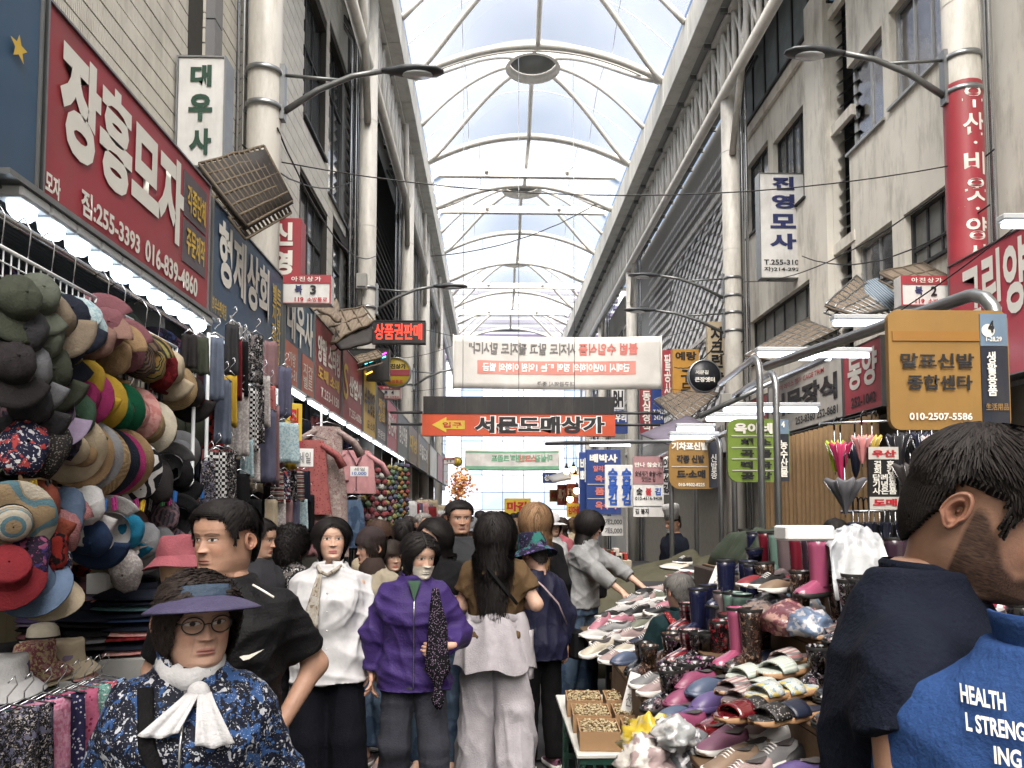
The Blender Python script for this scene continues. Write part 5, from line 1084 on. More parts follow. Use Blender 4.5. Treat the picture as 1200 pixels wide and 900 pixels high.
e=garment(atX(364,516,-1.72),F['rednight'],[(0,.12,.04),(-.1,.15,.06),(-.35,.16,.06),(-.7,.2,.08)],'brick pink dotted nightgown behind the long nightdress','dress','nightgown',.25,R(20))
k=mpp(atX(418,525,-1.62).y)
e=garment(atX(417,528,-1.62),F['pjpink'],[(0,.16,.05),(-.08,.22,.07),(-.3,.23,.08),(-50*k,.24,.08)],'pale pink pyjama top with piped collar on a hanger','shirt','pyjama_top',.3,R(15))
for s in (-1,1): b=MB().use(F['mauve'],True); b.tube([(s*.1,-.06,0),(s*.03,-.10,-.12),(0,-.105,-.2)],.008,5); b.build('piping',e)
b=MB().use(F['mauve']); b.tube([(0,-.10,-.2),(0,-.11,-.48)],.005,5); b.build('placket',e)
b=MB().use(F['pjpink']); b.box(-.19,-.08,-.098,-.086,-.36,-.24,.003); b.build('pocket',e)
sgp=atX(421,553,-1.5); fs=sign('price_card','small white handwritten price card on the pink pyjama top','sign',(sgp.x,sgp.y,sgp.z-.05),R(12),.2,.11,.004,S_white,[('세일',.2,.55,.8,.9,T_grey),('10,000',.1,.1,.9,.45,T_blue)])
sgp=atX(357,537,-1.55); fs=sign('price_card','white paper price card hung by the nightgown','sign',(sgp.x,sgp.y,sgp.z-.07),R(12),.14,.15,.004,S_white,[('세일',.15,.2,.85,.8,T_grey)])
sgp=atX(344,492,-1.8); sign('shop_poster','yellow and red vertical poster among the clothes','sign',(sgp.x,sgp.y,sgp.z-.3),R(40),.16,.45,.02,S_yellow,[(('직','판'),.2,.1,.8,.9,T_red,dict(vert=True,bold=.04))],[(0,0,1,.25,S_red)])
e=garment(atX(413,586,-1.62),F['jean'],[(0,.1,.04),(-.1,.13,.06),(-.3,.15,.08),(-.55,.16,.08)],'blue denim skirt hung below the pink pyjama top','skirt','denim_skirt',None,R(15))
# colourful scrubber sponges on strings
cols=[(196,180,80),(120,160,110),(200,60,70),(90,120,150),(220,130,150),(110,90,140),(222,222,210),(206,120,50)]
sp=[mat('sponge_%d'%i,_mute(_mute(c)),rough=.9,var=.3,vscale=60,bump=.6,bscale=90) for i,c in enumerate(cols)]
q=MB(); 
def spball(m): 
    b=MB().use(m,True); b.lathe([(.012,-.035),(.034,-.028),(.045,0),(.034,.028),(.012,.035)],9,fn=lambda p,a,r:p*(1+.12*math.sin(5*a))); return b.mesh('sponge')
spm=[spball(m) for m in sp]
for i,(px,yt,n,pal,l) in enumerate(((431,556,14,(0,1,2,4),'yellow and green string of scrubber sponges nearest the pyjamas'),(446,552,16,(2,6,2,6),'red and white string of scrubber sponges'),(459,548,16,(0,1,3,4),'green and yellow string of scrubber sponges'),(467,545,16,(3,0,7,1),'mixed pale string of scrubber sponges'),(474,546,15,(5,1,2,7),'violet and orange string of scrubber sponges at the right end'),(453,560,15,(1,0,5,2),'second green string of sponges at the back'))):
    p=atX(px,yt,-1.55); e=empty('sponge_string',p,0,l,'sponge string','strings of scrubber sponges')
    for k in range(n):
        for j in range(3):
            o=link('sponge',spm[pal[(k+j*2)%4] if i!=1 else pal[k%4]],e,(.055*math.cos(j*2.1+k),.055*math.sin(j*2.1+k),-.075*k),(rng.random()*3,rng.random()*3,0))
    b=MB().use(wirew); b.tube([(0,0,.15),(0,0,-.075*n)],.004,4); b.build('cord',e)
# far left stall fillers
rr=random.Random(21)
for i in range(26):
    px=rr.uniform(478,522); p=atX(px,rr.uniform(585,612),-1.7+.2*rr.random()); cloth(p,.4,.9,F[(mk:=rr.choice(['dusty','red','navy','white','pjpink','slate','char','beige']))],'distant %s garment hanging at the far left shops'%mk,2,.04,R(20),group='garments at the far left shops',seed=i,cat='garment',name='hanging_garment')
# mannequin head with pink hat
p=atY(207,690,3.45); e=empty('mannequin_head',p,R(40),'pale mannequin head wearing a pink hat beside the man in black','mannequin')
sk=mat('mannequin_skin',(196,160,128),rough=.35); b=MB().use(sk,True)
b.lathe([(.05,-.12),(.045,-.03),(.055,.0),(.068,.04),(.075,.09),(.072,.14),(.05,.18),(.01,.2)],20,(0,0,0),.95,1.12,fn=lambda p,a,r:p+Vector((0,-.012*math.exp(-((p.z-.07)/.02)**2)*(1 if math.sin(a)<-.95 else 0),0))); b.build('head',e)
hat('bucket','pinkhat',(p.x,p.y,p.z+.14),(R(-6),0,R(40)),'dusty pink bucket hat on the mannequin head','hats hanging at the left hat shop',1.0)
# ------------------------------------------------------------ shoe stall on the right
def sm(k,c,**kw):
    f=lambda c_:tuple(.82*(sum(c_)/3+(v-sum(c_)/3)*.85) for v in c_)
    for q_ in ('col2','col3'):
        if q_ in kw: kw[q_]=f(kw[q_])
    return mat('shoe_'+k,f(c),**{**dict(rough=.5,var=.12,vscale=20,bump=.12,bscale=180),**kw})
rub=dict(rough=.24,coat=.35,bump=0,spec=.6)
SH=dict(white=sm('white',(206,204,202)),grey=sm('grey',(128,128,130)),black=sm('black',(24,24,26)),pinkgrey=sm('pinkgrey',(176,150,148)),olive=sm('olive',(118,122,104)),pink=sm('pink',(196,120,140)),mauve=sm('mauve',(146,88,118)),lilac=sm('lilac',(120,96,150)),navy=sm('navy',(30,36,64)),red=sm('red',(150,26,40)),cream=sm('cream',(206,196,176)),tan=sm('tan',(150,122,98)),
 r_crim=sm('rubber_crimson',(140,22,46),**rub),r_navy=sm('rubber_navy',(26,32,72),**rub),r_mint=sm('rubber_mint',(120,158,146),**rub),r_taupe=sm('rubber_taupe',(126,108,112),**rub),r_pink=sm('rubber_pink',(190,80,124),**rub),r_black=sm('rubber_black',(22,22,26),**rub),r_plum=sm('rubber_plum',(70,44,64),**rub),
 r_redfl=sm('rubber_redflower',(26,14,18),kind='floral',col2=(176,40,50),col3=(120,20,34),scale=38,**rub),r_blfl=sm('rubber_blackflower',(16,16,22),kind='floral',col2=(190,186,190),col3=(120,90,100),scale=40,**rub),r_brfl=sm('rubber_brownflower',(48,34,30),kind='floral',col2=(150,120,100),col3=(90,60,50),scale=40,**rub),r_purfl=sm('rubber_purpleflower',(44,20,40),kind='floral',col2=(170,90,140),col3=(190,180,190),scale=36,**rub),r_redplaid=sm('rubber_redplaid',(150,34,44),kind='plaid',col2=(226,216,214),col3=(30,30,60),scale=12,**rub),
 c_rose=sm('clog_rose',(158,70,110),rough=.35),c_blue=sm('clog_bluegrey',(84,100,132),rough=.35),c_lil=sm('clog_lilac',(104,84,148),rough=.35),c_navy=sm('clog_navy',(30,38,62),rough=.35),p_red=sm('patent_red',(126,22,30),rough=.12,coat=1,bump=0),
 f_check=sm('floral_check',(206,214,214),kind='floral',col2=(110,160,190),col3=(230,200,90),scale=50),mintst=sm('mint_stripe',(190,204,190),kind='stripes',col2=(226,230,222),scale=40,aniso='X'),redst=sm('red_check',(206,196,190),kind='plaid',col2=(160,40,50),col3=(60,60,70),scale=16),leop=sm('print_dark',(30,28,28),kind='dots',col2=(180,174,168),scale=110))
sole_w=mat('sole_white',(206,204,200),rough=.5,var=.1); sole_b=mat('sole_black',(28,28,28),rough=.6); sole_t=mat('sole_tan',(150,116,84),rough=.6); inside=mat('shoe_lining',(62,58,58),rough=.9); lacew=mat('lace_white',(210,208,206),rough=.8)
def outline(t,L=.25):   # heel 0 -> toe 1 ; returns y, half width, centre x
    ws=[(0,.012),(.05,.026),(.15,.033),(.35,.032),(.55,.038),(.75,.045),(.88,.040),(.96,.026),(1,.010)]
    for (a,wa),(b_,wb) in zip(ws,ws[1:]):
        if t<=b_: w_=wa+(wb-wa)*(t-a)/(b_-a); break
    return L*(.5-t),w_
TS=[0,.03,.08,.16,.26,.38,.5,.62,.74,.84,.92,.97,1]
def interp(tab,t):
    for (a,x),(b_,y) in zip(tab,tab[1:]):
        if t<=b_: return x+(y-x)*(t-a)/(b_-a)
    return tab[-1][1]
def sole_part(b,h=.028,ex=1.06,h2=None):
    rings=[]
    for z,s in ((0,.97),(h*.3,1.0),(h,.98)):
        ring=[]
        for t in TS: y,w_=outline(t); ring.append((w_*ex*s,y*1.04,z+(.012*max(0,t-.8)/.2 if z==0 else 0)+((h2 or 0)*max(0,.35-t) if z>0 else 0)))
        for t in TS[::-1]: y,w_=outline(t); ring.append((-w_*ex*s,y*1.04,z+(.012*max(0,t-.8)/.2 if z==0 else 0)+((h2 or 0)*max(0,.35-t) if z>0 else 0)))
        rings.append(ring)
    b.loft(rings)
def upper_part(b,top,z0=.024,open_t=(.05,.5),sc=1.0):
    """cross sections from heel to toe; the opening is left as a dipped, narrower top"""
    rings=[]
    for t in TS:
        y,w_=outline(t); h=interp(top,t)-z0; ring=[]
        for k in range(13):
            a=math.pi*k/12; c_,s_=math.cos(a),math.sin(a)
            ring.append((w_*sc*math.copysign(abs(c_)**.7,c_)*(1-.22*s_), y, z0+h*abs(s_)**.75))
        rings.append(ring)
    b.loft(rings,False,False)
def opening(b,top,t0,t1,k=.62):
    c_=[];
    n=14
    for i in range(n):
        a=2*math.pi*i/n; t=(t0+t1)/2+(t1-t0)/2*math.cos(a); y,w_=outline(t); c_.append((w_*k*math.sin(a),y,interp(top,t)+.0035))
    b.add(c_,[tuple(range(n))],False)
def lathe_path(b,rings): b.loft(rings,True,False)
def shoe_parts(kind):
    if kind=='sneaker':
        top=[(0,.075),(.06,.082),(.2,.066),(.42,.072),(.5,.080),(.62,.064),(.8,.048),(.93,.04),(1,.026)]
        return [('sole',1,lambda b:sole_part(b,.03,1.08,.02)),('upper',0,lambda b:upper_part(b,top)),('lining',2,lambda b:opening(b,top,.06,.42)),('lace',3,lambda b:[b.tube([(-.02,.25*(.5-t),interp(top,t)-.004),(0,.25*(.5-t),interp(top,t)+.003),(.02,.25*(.5-t),interp(top,t)-.004)],.0028,5) for t in (.5,.55,.6,.65)])]
    if kind=='slipon':
        top=[(0,.062),(.08,.066),(.25,.055),(.45,.062),(.55,.066),(.7,.056),(.88,.044),(1,.026)]
        return [('sole',1,lambda b:sole_part(b,.026,1.06,.02)),('upper',0,lambda b:upper_part(b,top)),('lining',2,lambda b:opening(b,top,.06,.48,.68))]
    if kind=='clog':
        top=[(0,.06),(.1,.07),(.25,.064),(.42,.072),(.55,.078),(.72,.068),(.9,.05),(1,.03)]
        return [('sole',0,lambda b:sole_part(b,.026,1.1)),('upper',0,lambda b:upper_part(b,top,.02,sc=1.06)),('lining',2,lambda b:opening(b,top,.05,.46,.7))]
    if kind=='loafer':
        top=[(0,.056),(.08,.06),(.25,.048),(.45,.05),(.52,.06),(.7,.052),(.9,.04),(1,.024)]
        return [('sole',1,lambda b:sole_part(b,.016,1.03)),('upper',0,lambda b:upper_part(b,top,.012)),('lining',2,lambda b:opening(b,top,.05,.46,.7)),('strap',0,lambda b:b.tube([(-.034,.25*(.5-.58),.03),(-.02,.25*(.5-.58),.058),(0,.25*(.5-.58),.063),(.02,.25*(.5-.58),.058),(.034,.25*(.5-.58),.03)],.006,6))]
    if kind=='slipper':
        def strap(b):
            b.slab(lambda u,v:(.05*math.cos(math.pi*(1-u)),.25*(.5-.48-.32*v),.02+.042*math.sin(math.pi*u)*(1-.25*v)),10,4,.006)
        return [('sole',1,lambda b:sole_part(b,.022,1.08)),('strap',0,strap),('footbed',0,lambda b:sole_part(b,.027,.98))]
    if kind in ('boot','shortboot'):
        hh=.27 if kind=='boot' else .17
        top=[(0,.07),(.1,.085),(.3,.09),(.42,.085),(.55,.072),(.75,.058),(.92,.046),(1,.03)]
        def shaft(b):
            prof=[(.045,.05),(.046,.10),(.05,hh*.55),(.056,hh*.85),(.06,hh),(.056,hh),(.052,hh*.85)]
            b.lathe(prof,18,(0,.055,0),.84,1.12,cap=False,fn=lambda p,a,r:p+Vector((.003*noise.noise((p.x*30,p.y*30,p.z*14)),.004*noise.noise((p.z*25,a,3)),0)))
        return [('sole',1,lambda b:sole_part(b,.024,1.07)),('foot',0,lambda b:upper_part(b,top,.02,sc=1.03)),('shaft',0,shaft),('lining',2,lambda b:b.lathe([(.054,hh-.02),(.03,hh-.05),(.001,hh-.06)],14,(0,.055,0),.84,1.12,cap=False)),('rim',1,lambda b:b.lathe([(.0605,hh-.012),(.0615,hh-.004),(.0605,hh+.002)],18,(0,.055,0),.84,1.12,cap=False))]
_SM={}
NM=dict(sneaker='sneaker',slipon='slip_on_shoe',clog='rubber_clog',loafer='patent_loafer',slipper='house_slipper',boot='rain_boot',shortboot='short_rain_boot')
def shoe(kind,mk,loc,rot,label,group='shoes on the right stall',sole=None,sc=1.0,parent=None):
    e=empty(NM[kind],loc,0,label,'shoe' if 'boot' not in kind else 'boot',group); e.rotation_euler=rot; e.scale=(sc,)*3
    so_=sole or (sole_w if kind in ('sneaker','slipon') else sole_t if kind=='slipper' else sole_b)
    up_=None
    for pn,mi,fn in shoe_parts(kind):
        m=[SH[mk],so_,inside,lacew][mi]; k=(kind,pn,m.name)
        if k not in _SM: b=MB().use(m,True); fn(b); _SM[k]=b.mesh(pn)
        o_=link(pn,_SM[k],up_ if (up_ and pn in ('lining','lace','rim','footbed')) else e)
        if pn in ('upper','shaft') or (pn=='strap' and kind=='slipper'): up_=o_
    return e
# tiers of the display
wood=mat('stall_wood',(112,88,62),rough=.7,kind='wood',col2=(74,56,40),scale=6)
T=[(.70,1.06,.80),(1.06,1.36,.95),(1.36,1.64,1.12),(1.64,2.15,1.27)]
e=empty('display_stand',(0,0,0),0,'stepped wooden shoe display running along the right of the street','display stand')
for (xa,xb,z) in T:
    n=2
    for k in range(n):
        b=MB().use(wood); x0=xa+(xb-xa)*k/n; x1=xa+(xb-xa)*(k+1)/n; b.box(x0+.003,x1-.003,2.1,4.55 if z<1.2 else 6.0,z-.025,z-.002,.003); b.build('plank',e)
    b=MB().use(wood); b.box(xa+.004,xa+.024,2.1,4.55 if z<1.2 else 6.0,z-.17,z-.028); b.build('riser',e)
for (x,y) in ((.74,2.2),(.74,4.45),(2.1,2.2),(2.1,5.9),(1.3,4.45)): b=MB().use(wood); b.box(x-.03,x+.03,y-.03,y+.03,0,.77); b.build('leg',e)
b=MB().use(mat('drape_dark',(34,34,36),rough=.9)); b.box(.80,2.12,2.15,4.5,.05,.76); b.build('skirt_cloth',e)
def tz(i): return T[i][2]
USED=[]; NAMED=[]; SEEN={}
def put(px,py,i,kind,mk,label,rz=0,rx=0,ry=0,dz=0,sole=None,sc=1.0):
    p=atZ(px,py,tz(i)); USED.append((p.x,p.y)); NAMED.append((p.x,p.y,' '.join(label.split()[:5]))); return shoe(kind,mk,(p.x,p.y,tz(i)+dz),(R(rx),R(ry),R(rz)),label,sole=sole,sc=sc)
# toes point down-left towards the street, as rows of display shoes do
for a in [
 (892,888,0,'slipon','white','white slip-on with pink mark at the front of the stall',-62),(920,880,0,'slipon','white','second white slip-on behind the front one',-62,0,0,.03),(873,893,0,'slipon','tan','taupe slip-on beside the front white ones',-60),(938,893,0,'slipon','black','black and white slip-on at the lower right corner',-62),(905,900,0,'sneaker','grey','grey sneaker at the bottom edge',-60),
 (862,868,0,'sneaker','mauve','mauve sneaker lying on the front row',-58,0,0,.0),(885,858,0,'sneaker','pinkgrey','dusty pink laced sneaker on top of the mauve one',-60,0,-8,.055,None,1.05),(848,880,0,'slipon','mauve','lilac-pink slip-on on the front row',-58),(900,868,0,'slipon','pinkgrey','pinkish grey slip-on under the dusty sneaker',-60,0,0,.02),
 (826,868,0,'loafer','p_red','glossy dark red loafer on the front row',-60),(845,860,0,'loafer','p_red','second glossy dark red loafer behind the first',-60,0,0,.015),
 (818,850,0,'clog','c_lil','lilac garden clog in the clog row',-62),(838,846,0,'clog','c_lil','second lilac clog stacked on the first',-62,0,0,.05),(832,838,0,'clog','c_blue','blue-grey garden clog above the lilac ones',-62,0,0,.085),(806,838,0,'clog','c_rose','rose pink garden clog at the left of the clog row',-60,0,0,.04),(815,828,0,'clog','c_rose','upper rose pink clog of the pair',-60,0,0,.08),(795,848,0,'clog','c_blue','small blue-violet clog at the plank edge',-60),(799,858,0,'clog','c_rose','deep pink clog toe at the plank edge',-60),
 (900,812,1,'slipper','mintst','mint striped slipper on the second step',-60),(880,805,1,'slipper','mintst','second mint striped slipper beside it',-60,0,0,.03),(920,806,1,'slipper','mintst','large pale green slipper at the back of the step',-58,0,0,.05,None,1.15),(905,828,1,'slipper','f_check','blue flowered slipper on the second step',-60,0,0,.03),(930,822,1,'slipper','f_check','second blue flowered slipper to the right',-60,0,0,.02),(878,824,1,'slipper','redst','red checked slipper on the second step',-60),(928,800,1,'slipper','redst','red checked slipper further right',-60,0,0,.08),(868,812,1,'slipper','redst','red soled slipper under the mint ones',-60),(888,838,1,'slipper','leop','dark printed slipper in the lower slipper row',-60),(872,842,1,'slipper','p_red','scarlet slipper in the lower slipper row',-60),(912,846,1,'slipper','leop','black printed slipper right of the scarlet one',-60),(935,842,1,'slipper','c_navy','navy slipper with a pale lining at the right',-60),
 (905,780,1,'clog','c_navy','navy garden clog between boots and slippers',-65),(890,770,1,'clog','r_black','black garden clog behind the navy one',-60),
 (777,832,0,'shortboot','r_blfl','black and white flowered short boot at the left end',-55),(790,826,0,'shortboot','r_blfl','second black and white flowered short boot',-55),(803,822,0,'shortboot','r_purfl','purple flowered short boot low in the row',-55),(815,815,0,'shortboot','r_purfl','second purple flowered short boot',-55),
 (800,792,0,'shortboot','r_redplaid','red and black patterned boot in the middle row',-55,0,0,.07),(812,796,0,'shortboot','r_blfl','glossy black flowered boot in the middle row',-55,0,0,.07),(824,798,0,'shortboot','r_black','glossy plain black boot in the middle row',-55,0,0,.07),(837,800,0,'boot','r_redfl','black boot covered in red flowers',-52,0,0,.04),(847,795,0,'boot','r_redfl','second black boot covered in red flowers',-50,0,0,.06),
 (858,782,1,'boot','r_pink','plain pink boot behind the flowered pair',-55),(872,785,1,'boot','r_brfl','tall brown flowered boot with glossy shaft',-55),(884,778,1,'boot','r_brfl','second tall brown flowered boot',-55),
 (853,752,1,'boot','r_mint','mint green rain boot standing in the middle',-50),(864,756,1,'boot','r_mint','second mint green quilted rain boot',-50),(841,750,1,'boot','r_taupe','taupe rain boot left of the mint pair',-50),
 (812,745,1,'boot','r_navy','navy rain boot with blue lining near the vendor',-50),(800,740,1,'shortboot','r_redplaid','red plaid boot near the vendor',-50),(824,738,1,'boot','r_navy','second navy rain boot near the vendor',-50),
 (868,690,2,'boot','r_navy','dark blue boot at the left of the upper row',-50),(845,712,2,'boot','r_navy','blue bucket-like boot on the third step',-50),
 (893,672,3,'boot','r_crim','crimson rain boot in the upper row',-55),(878,674,3,'shortboot','r_navy','navy short boot beside the crimson one',-55),(905,676,3,'boot','r_mint','pale green rain boot in the upper row',-58),(915,682,3,'boot','r_taupe','taupe rain boot in the upper row',-58),(930,688,3,'boot','r_crim','tall crimson boot at the right of the upper row',-55),(945,694,3,'boot','r_plum','plum coloured tall boot beside the crimson one',-55),(953,700,3,'boot','r_pink','pink tall boot at the far right of the upper row',-55),(920,672,3,'boot','r_plum','dark plum boot at the back of the upper row',-50),(870,662,3,'boot','r_plum','dark violet boot under the green tarpaulin',-50),
 (885,688,3,'slipon','red','red slip-on at the front of the upper row',-60),(912,694,3,'slipon','tan','tan slip-on below the taupe boot',-60),(900,690,3,'sneaker','black','black trainer below the pale green boot',-60)]: put(*a)
fr=random.Random(8); nfill=0
for (i,xs,y0_,y1_,kk) in ((0,(.80,.97),2.3,4.5,(('sneaker',('white','grey','mauve','pinkgrey','black','tan')),('clog',('c_lil','c_navy','c_rose','c_blue')),('shortboot',('r_blfl','r_purfl','r_black','r_brfl','r_redfl')))),(1,(1.14,1.28),2.3,4.5,(('slipper',('mintst','f_check','redst','leop')),('shortboot',('r_blfl','r_brfl','r_redfl','r_black')),('slipon',('tan','black','navy')))),(2,(1.44,1.57),2.3,4.5,(('boot',('r_brfl','r_black','r_plum','r_navy','r_blfl')),('slipper',('leop','redst')),('loafer',('p_red','black')))),(3,(1.74,1.92),2.3,5.4,(('boot',('r_plum','r_black','r_crim','r_taupe','r_navy')),('slipon',('black','tan','red'))))):
    y_=y0_
    while y_<y1_:
        for x_ in xs:
            x2,y2=x_+fr.uniform(-.03,.03),y_+fr.uniform(-.03,.03)
            if min(((x2-a_)**2+(y2-b_)**2)**.5 for a_,b_ in USED)<.10: continue
            kd,ms=fr.choice(kk); mk=fr.choice(ms); USED.append((x2,y2)); nfill+=1
            nb=min(NAMED,key=lambda q_:(q_[0]-x2)**2+(q_[1]-y2)**2)
            lab='%s %s %s the %s'%(SH[mk].name.split('_',1)[1].replace('_',' ').replace('rubber ',''),NM[kd].replace('_',' '),('just nearer than' if y2<nb[1] else 'just beyond'),nb[2])
            SEEN[lab]=SEEN.get(lab,0)+1
            if SEEN[lab]>1: lab+=', %s such one'%names[SEEN[lab]-1]
            shoe(kd,mk,(x2,y2,tz(i)),(0,R(fr.uniform(-5,5)),R(-58+fr.uniform(-14,14))),lab,'shoes filling the stall steps',sc=fr.uniform(.92,1.0))
        y_+=.125
# packed goods in clear plastic on the third step
def lump(name,label,cat,p,sx,sy,sz,m,amp=.35,fr=9,seed=0,group=None,n=28,mm=18,flat=True):
    e_=MB().use(m,True)
    def fn(pv,a,r):
        d=pv.normalized(); q=noise.noise((d.x*2.2+seed,d.y*2.2,d.z*2.2))*amp+amp*.45*noise.noise((d.x*fr*.6,d.y*fr*.6+seed,d.z*fr*.6))
        v=Vector((d.x*sx,d.y*sy,max(d.z,-.55 if flat else -1)*sz))*(1+q); return v
    e_.lathe([(math.sin(math.pi*max(.015,min(.985,i/mm))),-math.cos(math.pi*i/mm)) for i in range(mm+1)],n,fn=fn)
    return tag(e_.build(name,None,p),label,cat,group)
def clearp(key,c,c2,scale=9):
    return mat(key,c,rough=.3,spec=.6,coat=.3,kind='blotch',col2=c2,scale=scale,bump=.5,bscale=22,var=.2)
for i,(px,py,s,c,c2,l) in enumerate(((905,722,1,(120,120,126),(40,40,46),'clear bag of dark printed socks on the third step'),(925,735,1,(190,150,140),(120,70,80),'clear bag of pink flowered slippers on the third step'),(940,722,.9,(120,160,190),(200,190,190),'clear bag of blue printed goods'),(890,730,.8,(60,56,56),(130,110,100),'clear bag of brown goods beside the boots'),(932,752,.9,(90,80,80),(180,160,160),'clear bag of mixed dark goods low on the step'),(912,758,.9,(70,60,56),(150,130,120),'clear bag of brown shoes beside the flowered boots'),(948,740,.8,(200,200,206),(110,130,160),'clear bag with pale goods near the man in navy'))):
    p=atZ(px,py+6,tz(2) if py<745 else tz(1)); lump('plastic_bag',l,'bag',(p.x,p.y,p.z+.05),.12*s,.15*s,.09*s,clearp('clear_%d'%i,c,c2,24),.25,11,i,'clear bags of goods')
p=atZ(988,700,1.27); 
b=MB().use(clearp('clear_sheet',(206,210,214),(170,174,180),7),True)
b.slab(lambda u,v:(-.13+.26*u+.03*noise.noise((u*4,v*4,1)), -.1+.2*v+.04*noise.noise((u*5,v*6,4)), .33*(1-abs(2*v-1)**3)*(.75+.25*math.sin(u*3))+.02*noise.noise((u*12,v*12,2))),24,24,.003)
tag(b.build('plastic_sheet',None,(p.x+.05,p.y,1.27)),'sheet of crinkled clear plastic draped over boots at the right','plastic sheet')
p=atZ(937,660,1.45); b=MB().use(mat('styrofoam',(226,228,228),rough=.8,var=.05)); b.box(-.10,.10,-.07,.07,0,.06,.008); tag(b.build('white_box',None,(p.x+.02,p.y,1.545)),'small white foam box on top of the upper boots','box')
# second shoe table beyond the vendor
e=empty('shoe_table',(1.2,6.0,0),0,'low table heaped with sneakers beyond the vendor','table')
b=MB().use(mat('cardboard_dark',(96,78,60),rough=.8)); b.box(-.46,.5,-.9,1.2,.66,.70,.004); b.build('top',e)
for (x,y) in ((-.42,-.85),(.46,-.85),(-.42,1.15),(.46,1.15)): b=MB().use(black); b.box(x-.025,x+.025,y-.025,y+.025,0,.655); b.build('leg',e)
card=mat('cardboard',(150,118,84),rough=.8,var=.12,dirt=.15)
for k,(x,y,w_,d,z0,h,m,l) in enumerate(((.80,5.0,.2,.18,.33,.14,card,'brown cardboard shoe box under the sneakers'),(1.02,4.96,.2,.18,.33,.14,mat('box_red',(180,34,30),rough=.5),'red shoe box under the sneakers'),(.9,5.0,.24,.2,.475,.14,card,'open brown carton on the shoe boxes'),(.9,5.02,.46,.22,.0,.32,mat('box_dark',(60,48,42),rough=.7),'dark carton at the bottom of the pile'),(1.2,5.0,.16,.16,.33,.25,card,'tall brown carton beside the vendor'))):
    b=MB().use(m); b.box(-w_/2,w_/2,-d/2,d/2,0,h-.01,.003); o=b.build('box_body'); o.name='carton_side'
    ee=empty('carton',(x,y,z0),R((k*7)%9-4),l,'box'); o.parent=ee; b=MB().use(m); b.box(-w_/2-.006,w_/2+.006,-d/2-.006,d/2+.006,h-.045,h-.002,.003); b.build('lid',ee)
rs=random.Random(3); kinds=['white','grey','black','pinkgrey','olive','pink','black','white','cream','pinkgrey','navy']
cn=dict(white='white',grey='grey',black='black',pinkgrey='dusty pink',olive='olive',pink='pink',cream='cream',navy='navy')
pile=[(700,735),(718,728),(712,748),(735,735),(752,722),(728,718),(745,708),(760,702),(735,752),(718,762),(755,742),(768,722),(740,762),(772,708),(752,694),(768,690),(782,700),(790,690),(720,742),(700,752),(748,760),(775,735),(730,705),(742,694),(758,684),(776,682),(790,678),(704,722),(716,712),(785,715)]
for i,(px,py) in enumerate(pile):
    lev=(765-py)/85.; z=.72+.30*lev; p=atZ(px,py+14,z); mk=kinds[i%len(kinds)]
    shoe('sneaker' if i%4 else 'slipon',mk,(p.x,p.y,z),(R(rs.uniform(-12,12)),R(rs.uniform(-14,14)),R(rs.uniform(-100,-40))),'%s %s, %s of the heap on the far sneaker table'%(cn[mk],'sneaker' if i%4 else 'slip-on','front' if py>745 else 'middle' if py>715 else 'back'),'sneakers on the far table')
for i in range(26):
    px,py=rs.uniform(705,795),rs.uniform(690,760); lev=(765-py)/85.; z=.70+.25*lev; p=atZ(px,py+22,z); mk=rs.choice(kinds)
    shoe('sneaker',mk,(p.x,p.y+.04,z),(R(rs.uniform(-20,20)),R(rs.uniform(-20,20)),R(rs.uniform(-160,20))),'%s sneaker half buried in the heap on the far table'%cn[mk],'sneakers on the far table')
for i,(px,py) in enumerate(((800,700),(815,690),(808,682),(822,700),(835,690),(795,680),(812,672),(828,676),(790,668),(800,662))):
    z=1.0; p=atY(px,py,6.0+.1*i); mk=['black','black','char','white','navy','red','black','grey','cream','black'][i] ; mk='black' if mk=='char' else mk
    shoe('sneaker' if i%2 else 'slipon',mk,p,(R(rs.uniform(-15,15)),R(rs.uniform(-15,15)),R(rs.uniform(-120,-30))),'%s shoe in plastic behind the vendor, %s of that heap'%(cn.get(mk,mk),names[i]),'shoes behind the vendor')
e=empty('shoe_table',(1.75,6.4,0),0,'cloth-covered table behind the vendor','table'); b=MB().use(mat('drape_dark',(34,34,36))); b.box(-.4,.45,-.35,.9,0,1.02,.01); b.build('draped_top',e)
sgp=atY(826,690,5.0); sign('price_card','white tilted handwritten price board on the upper shoes','sign',(sgp.x,sgp.y,sgp.z-.17),R(-10),.12,.34,.006,S_white,[(('신','발','소','매'),.2,.1,.8,.9,T_grey,dict(vert=True))]).rotation_euler=(R(-15),R(28),0)
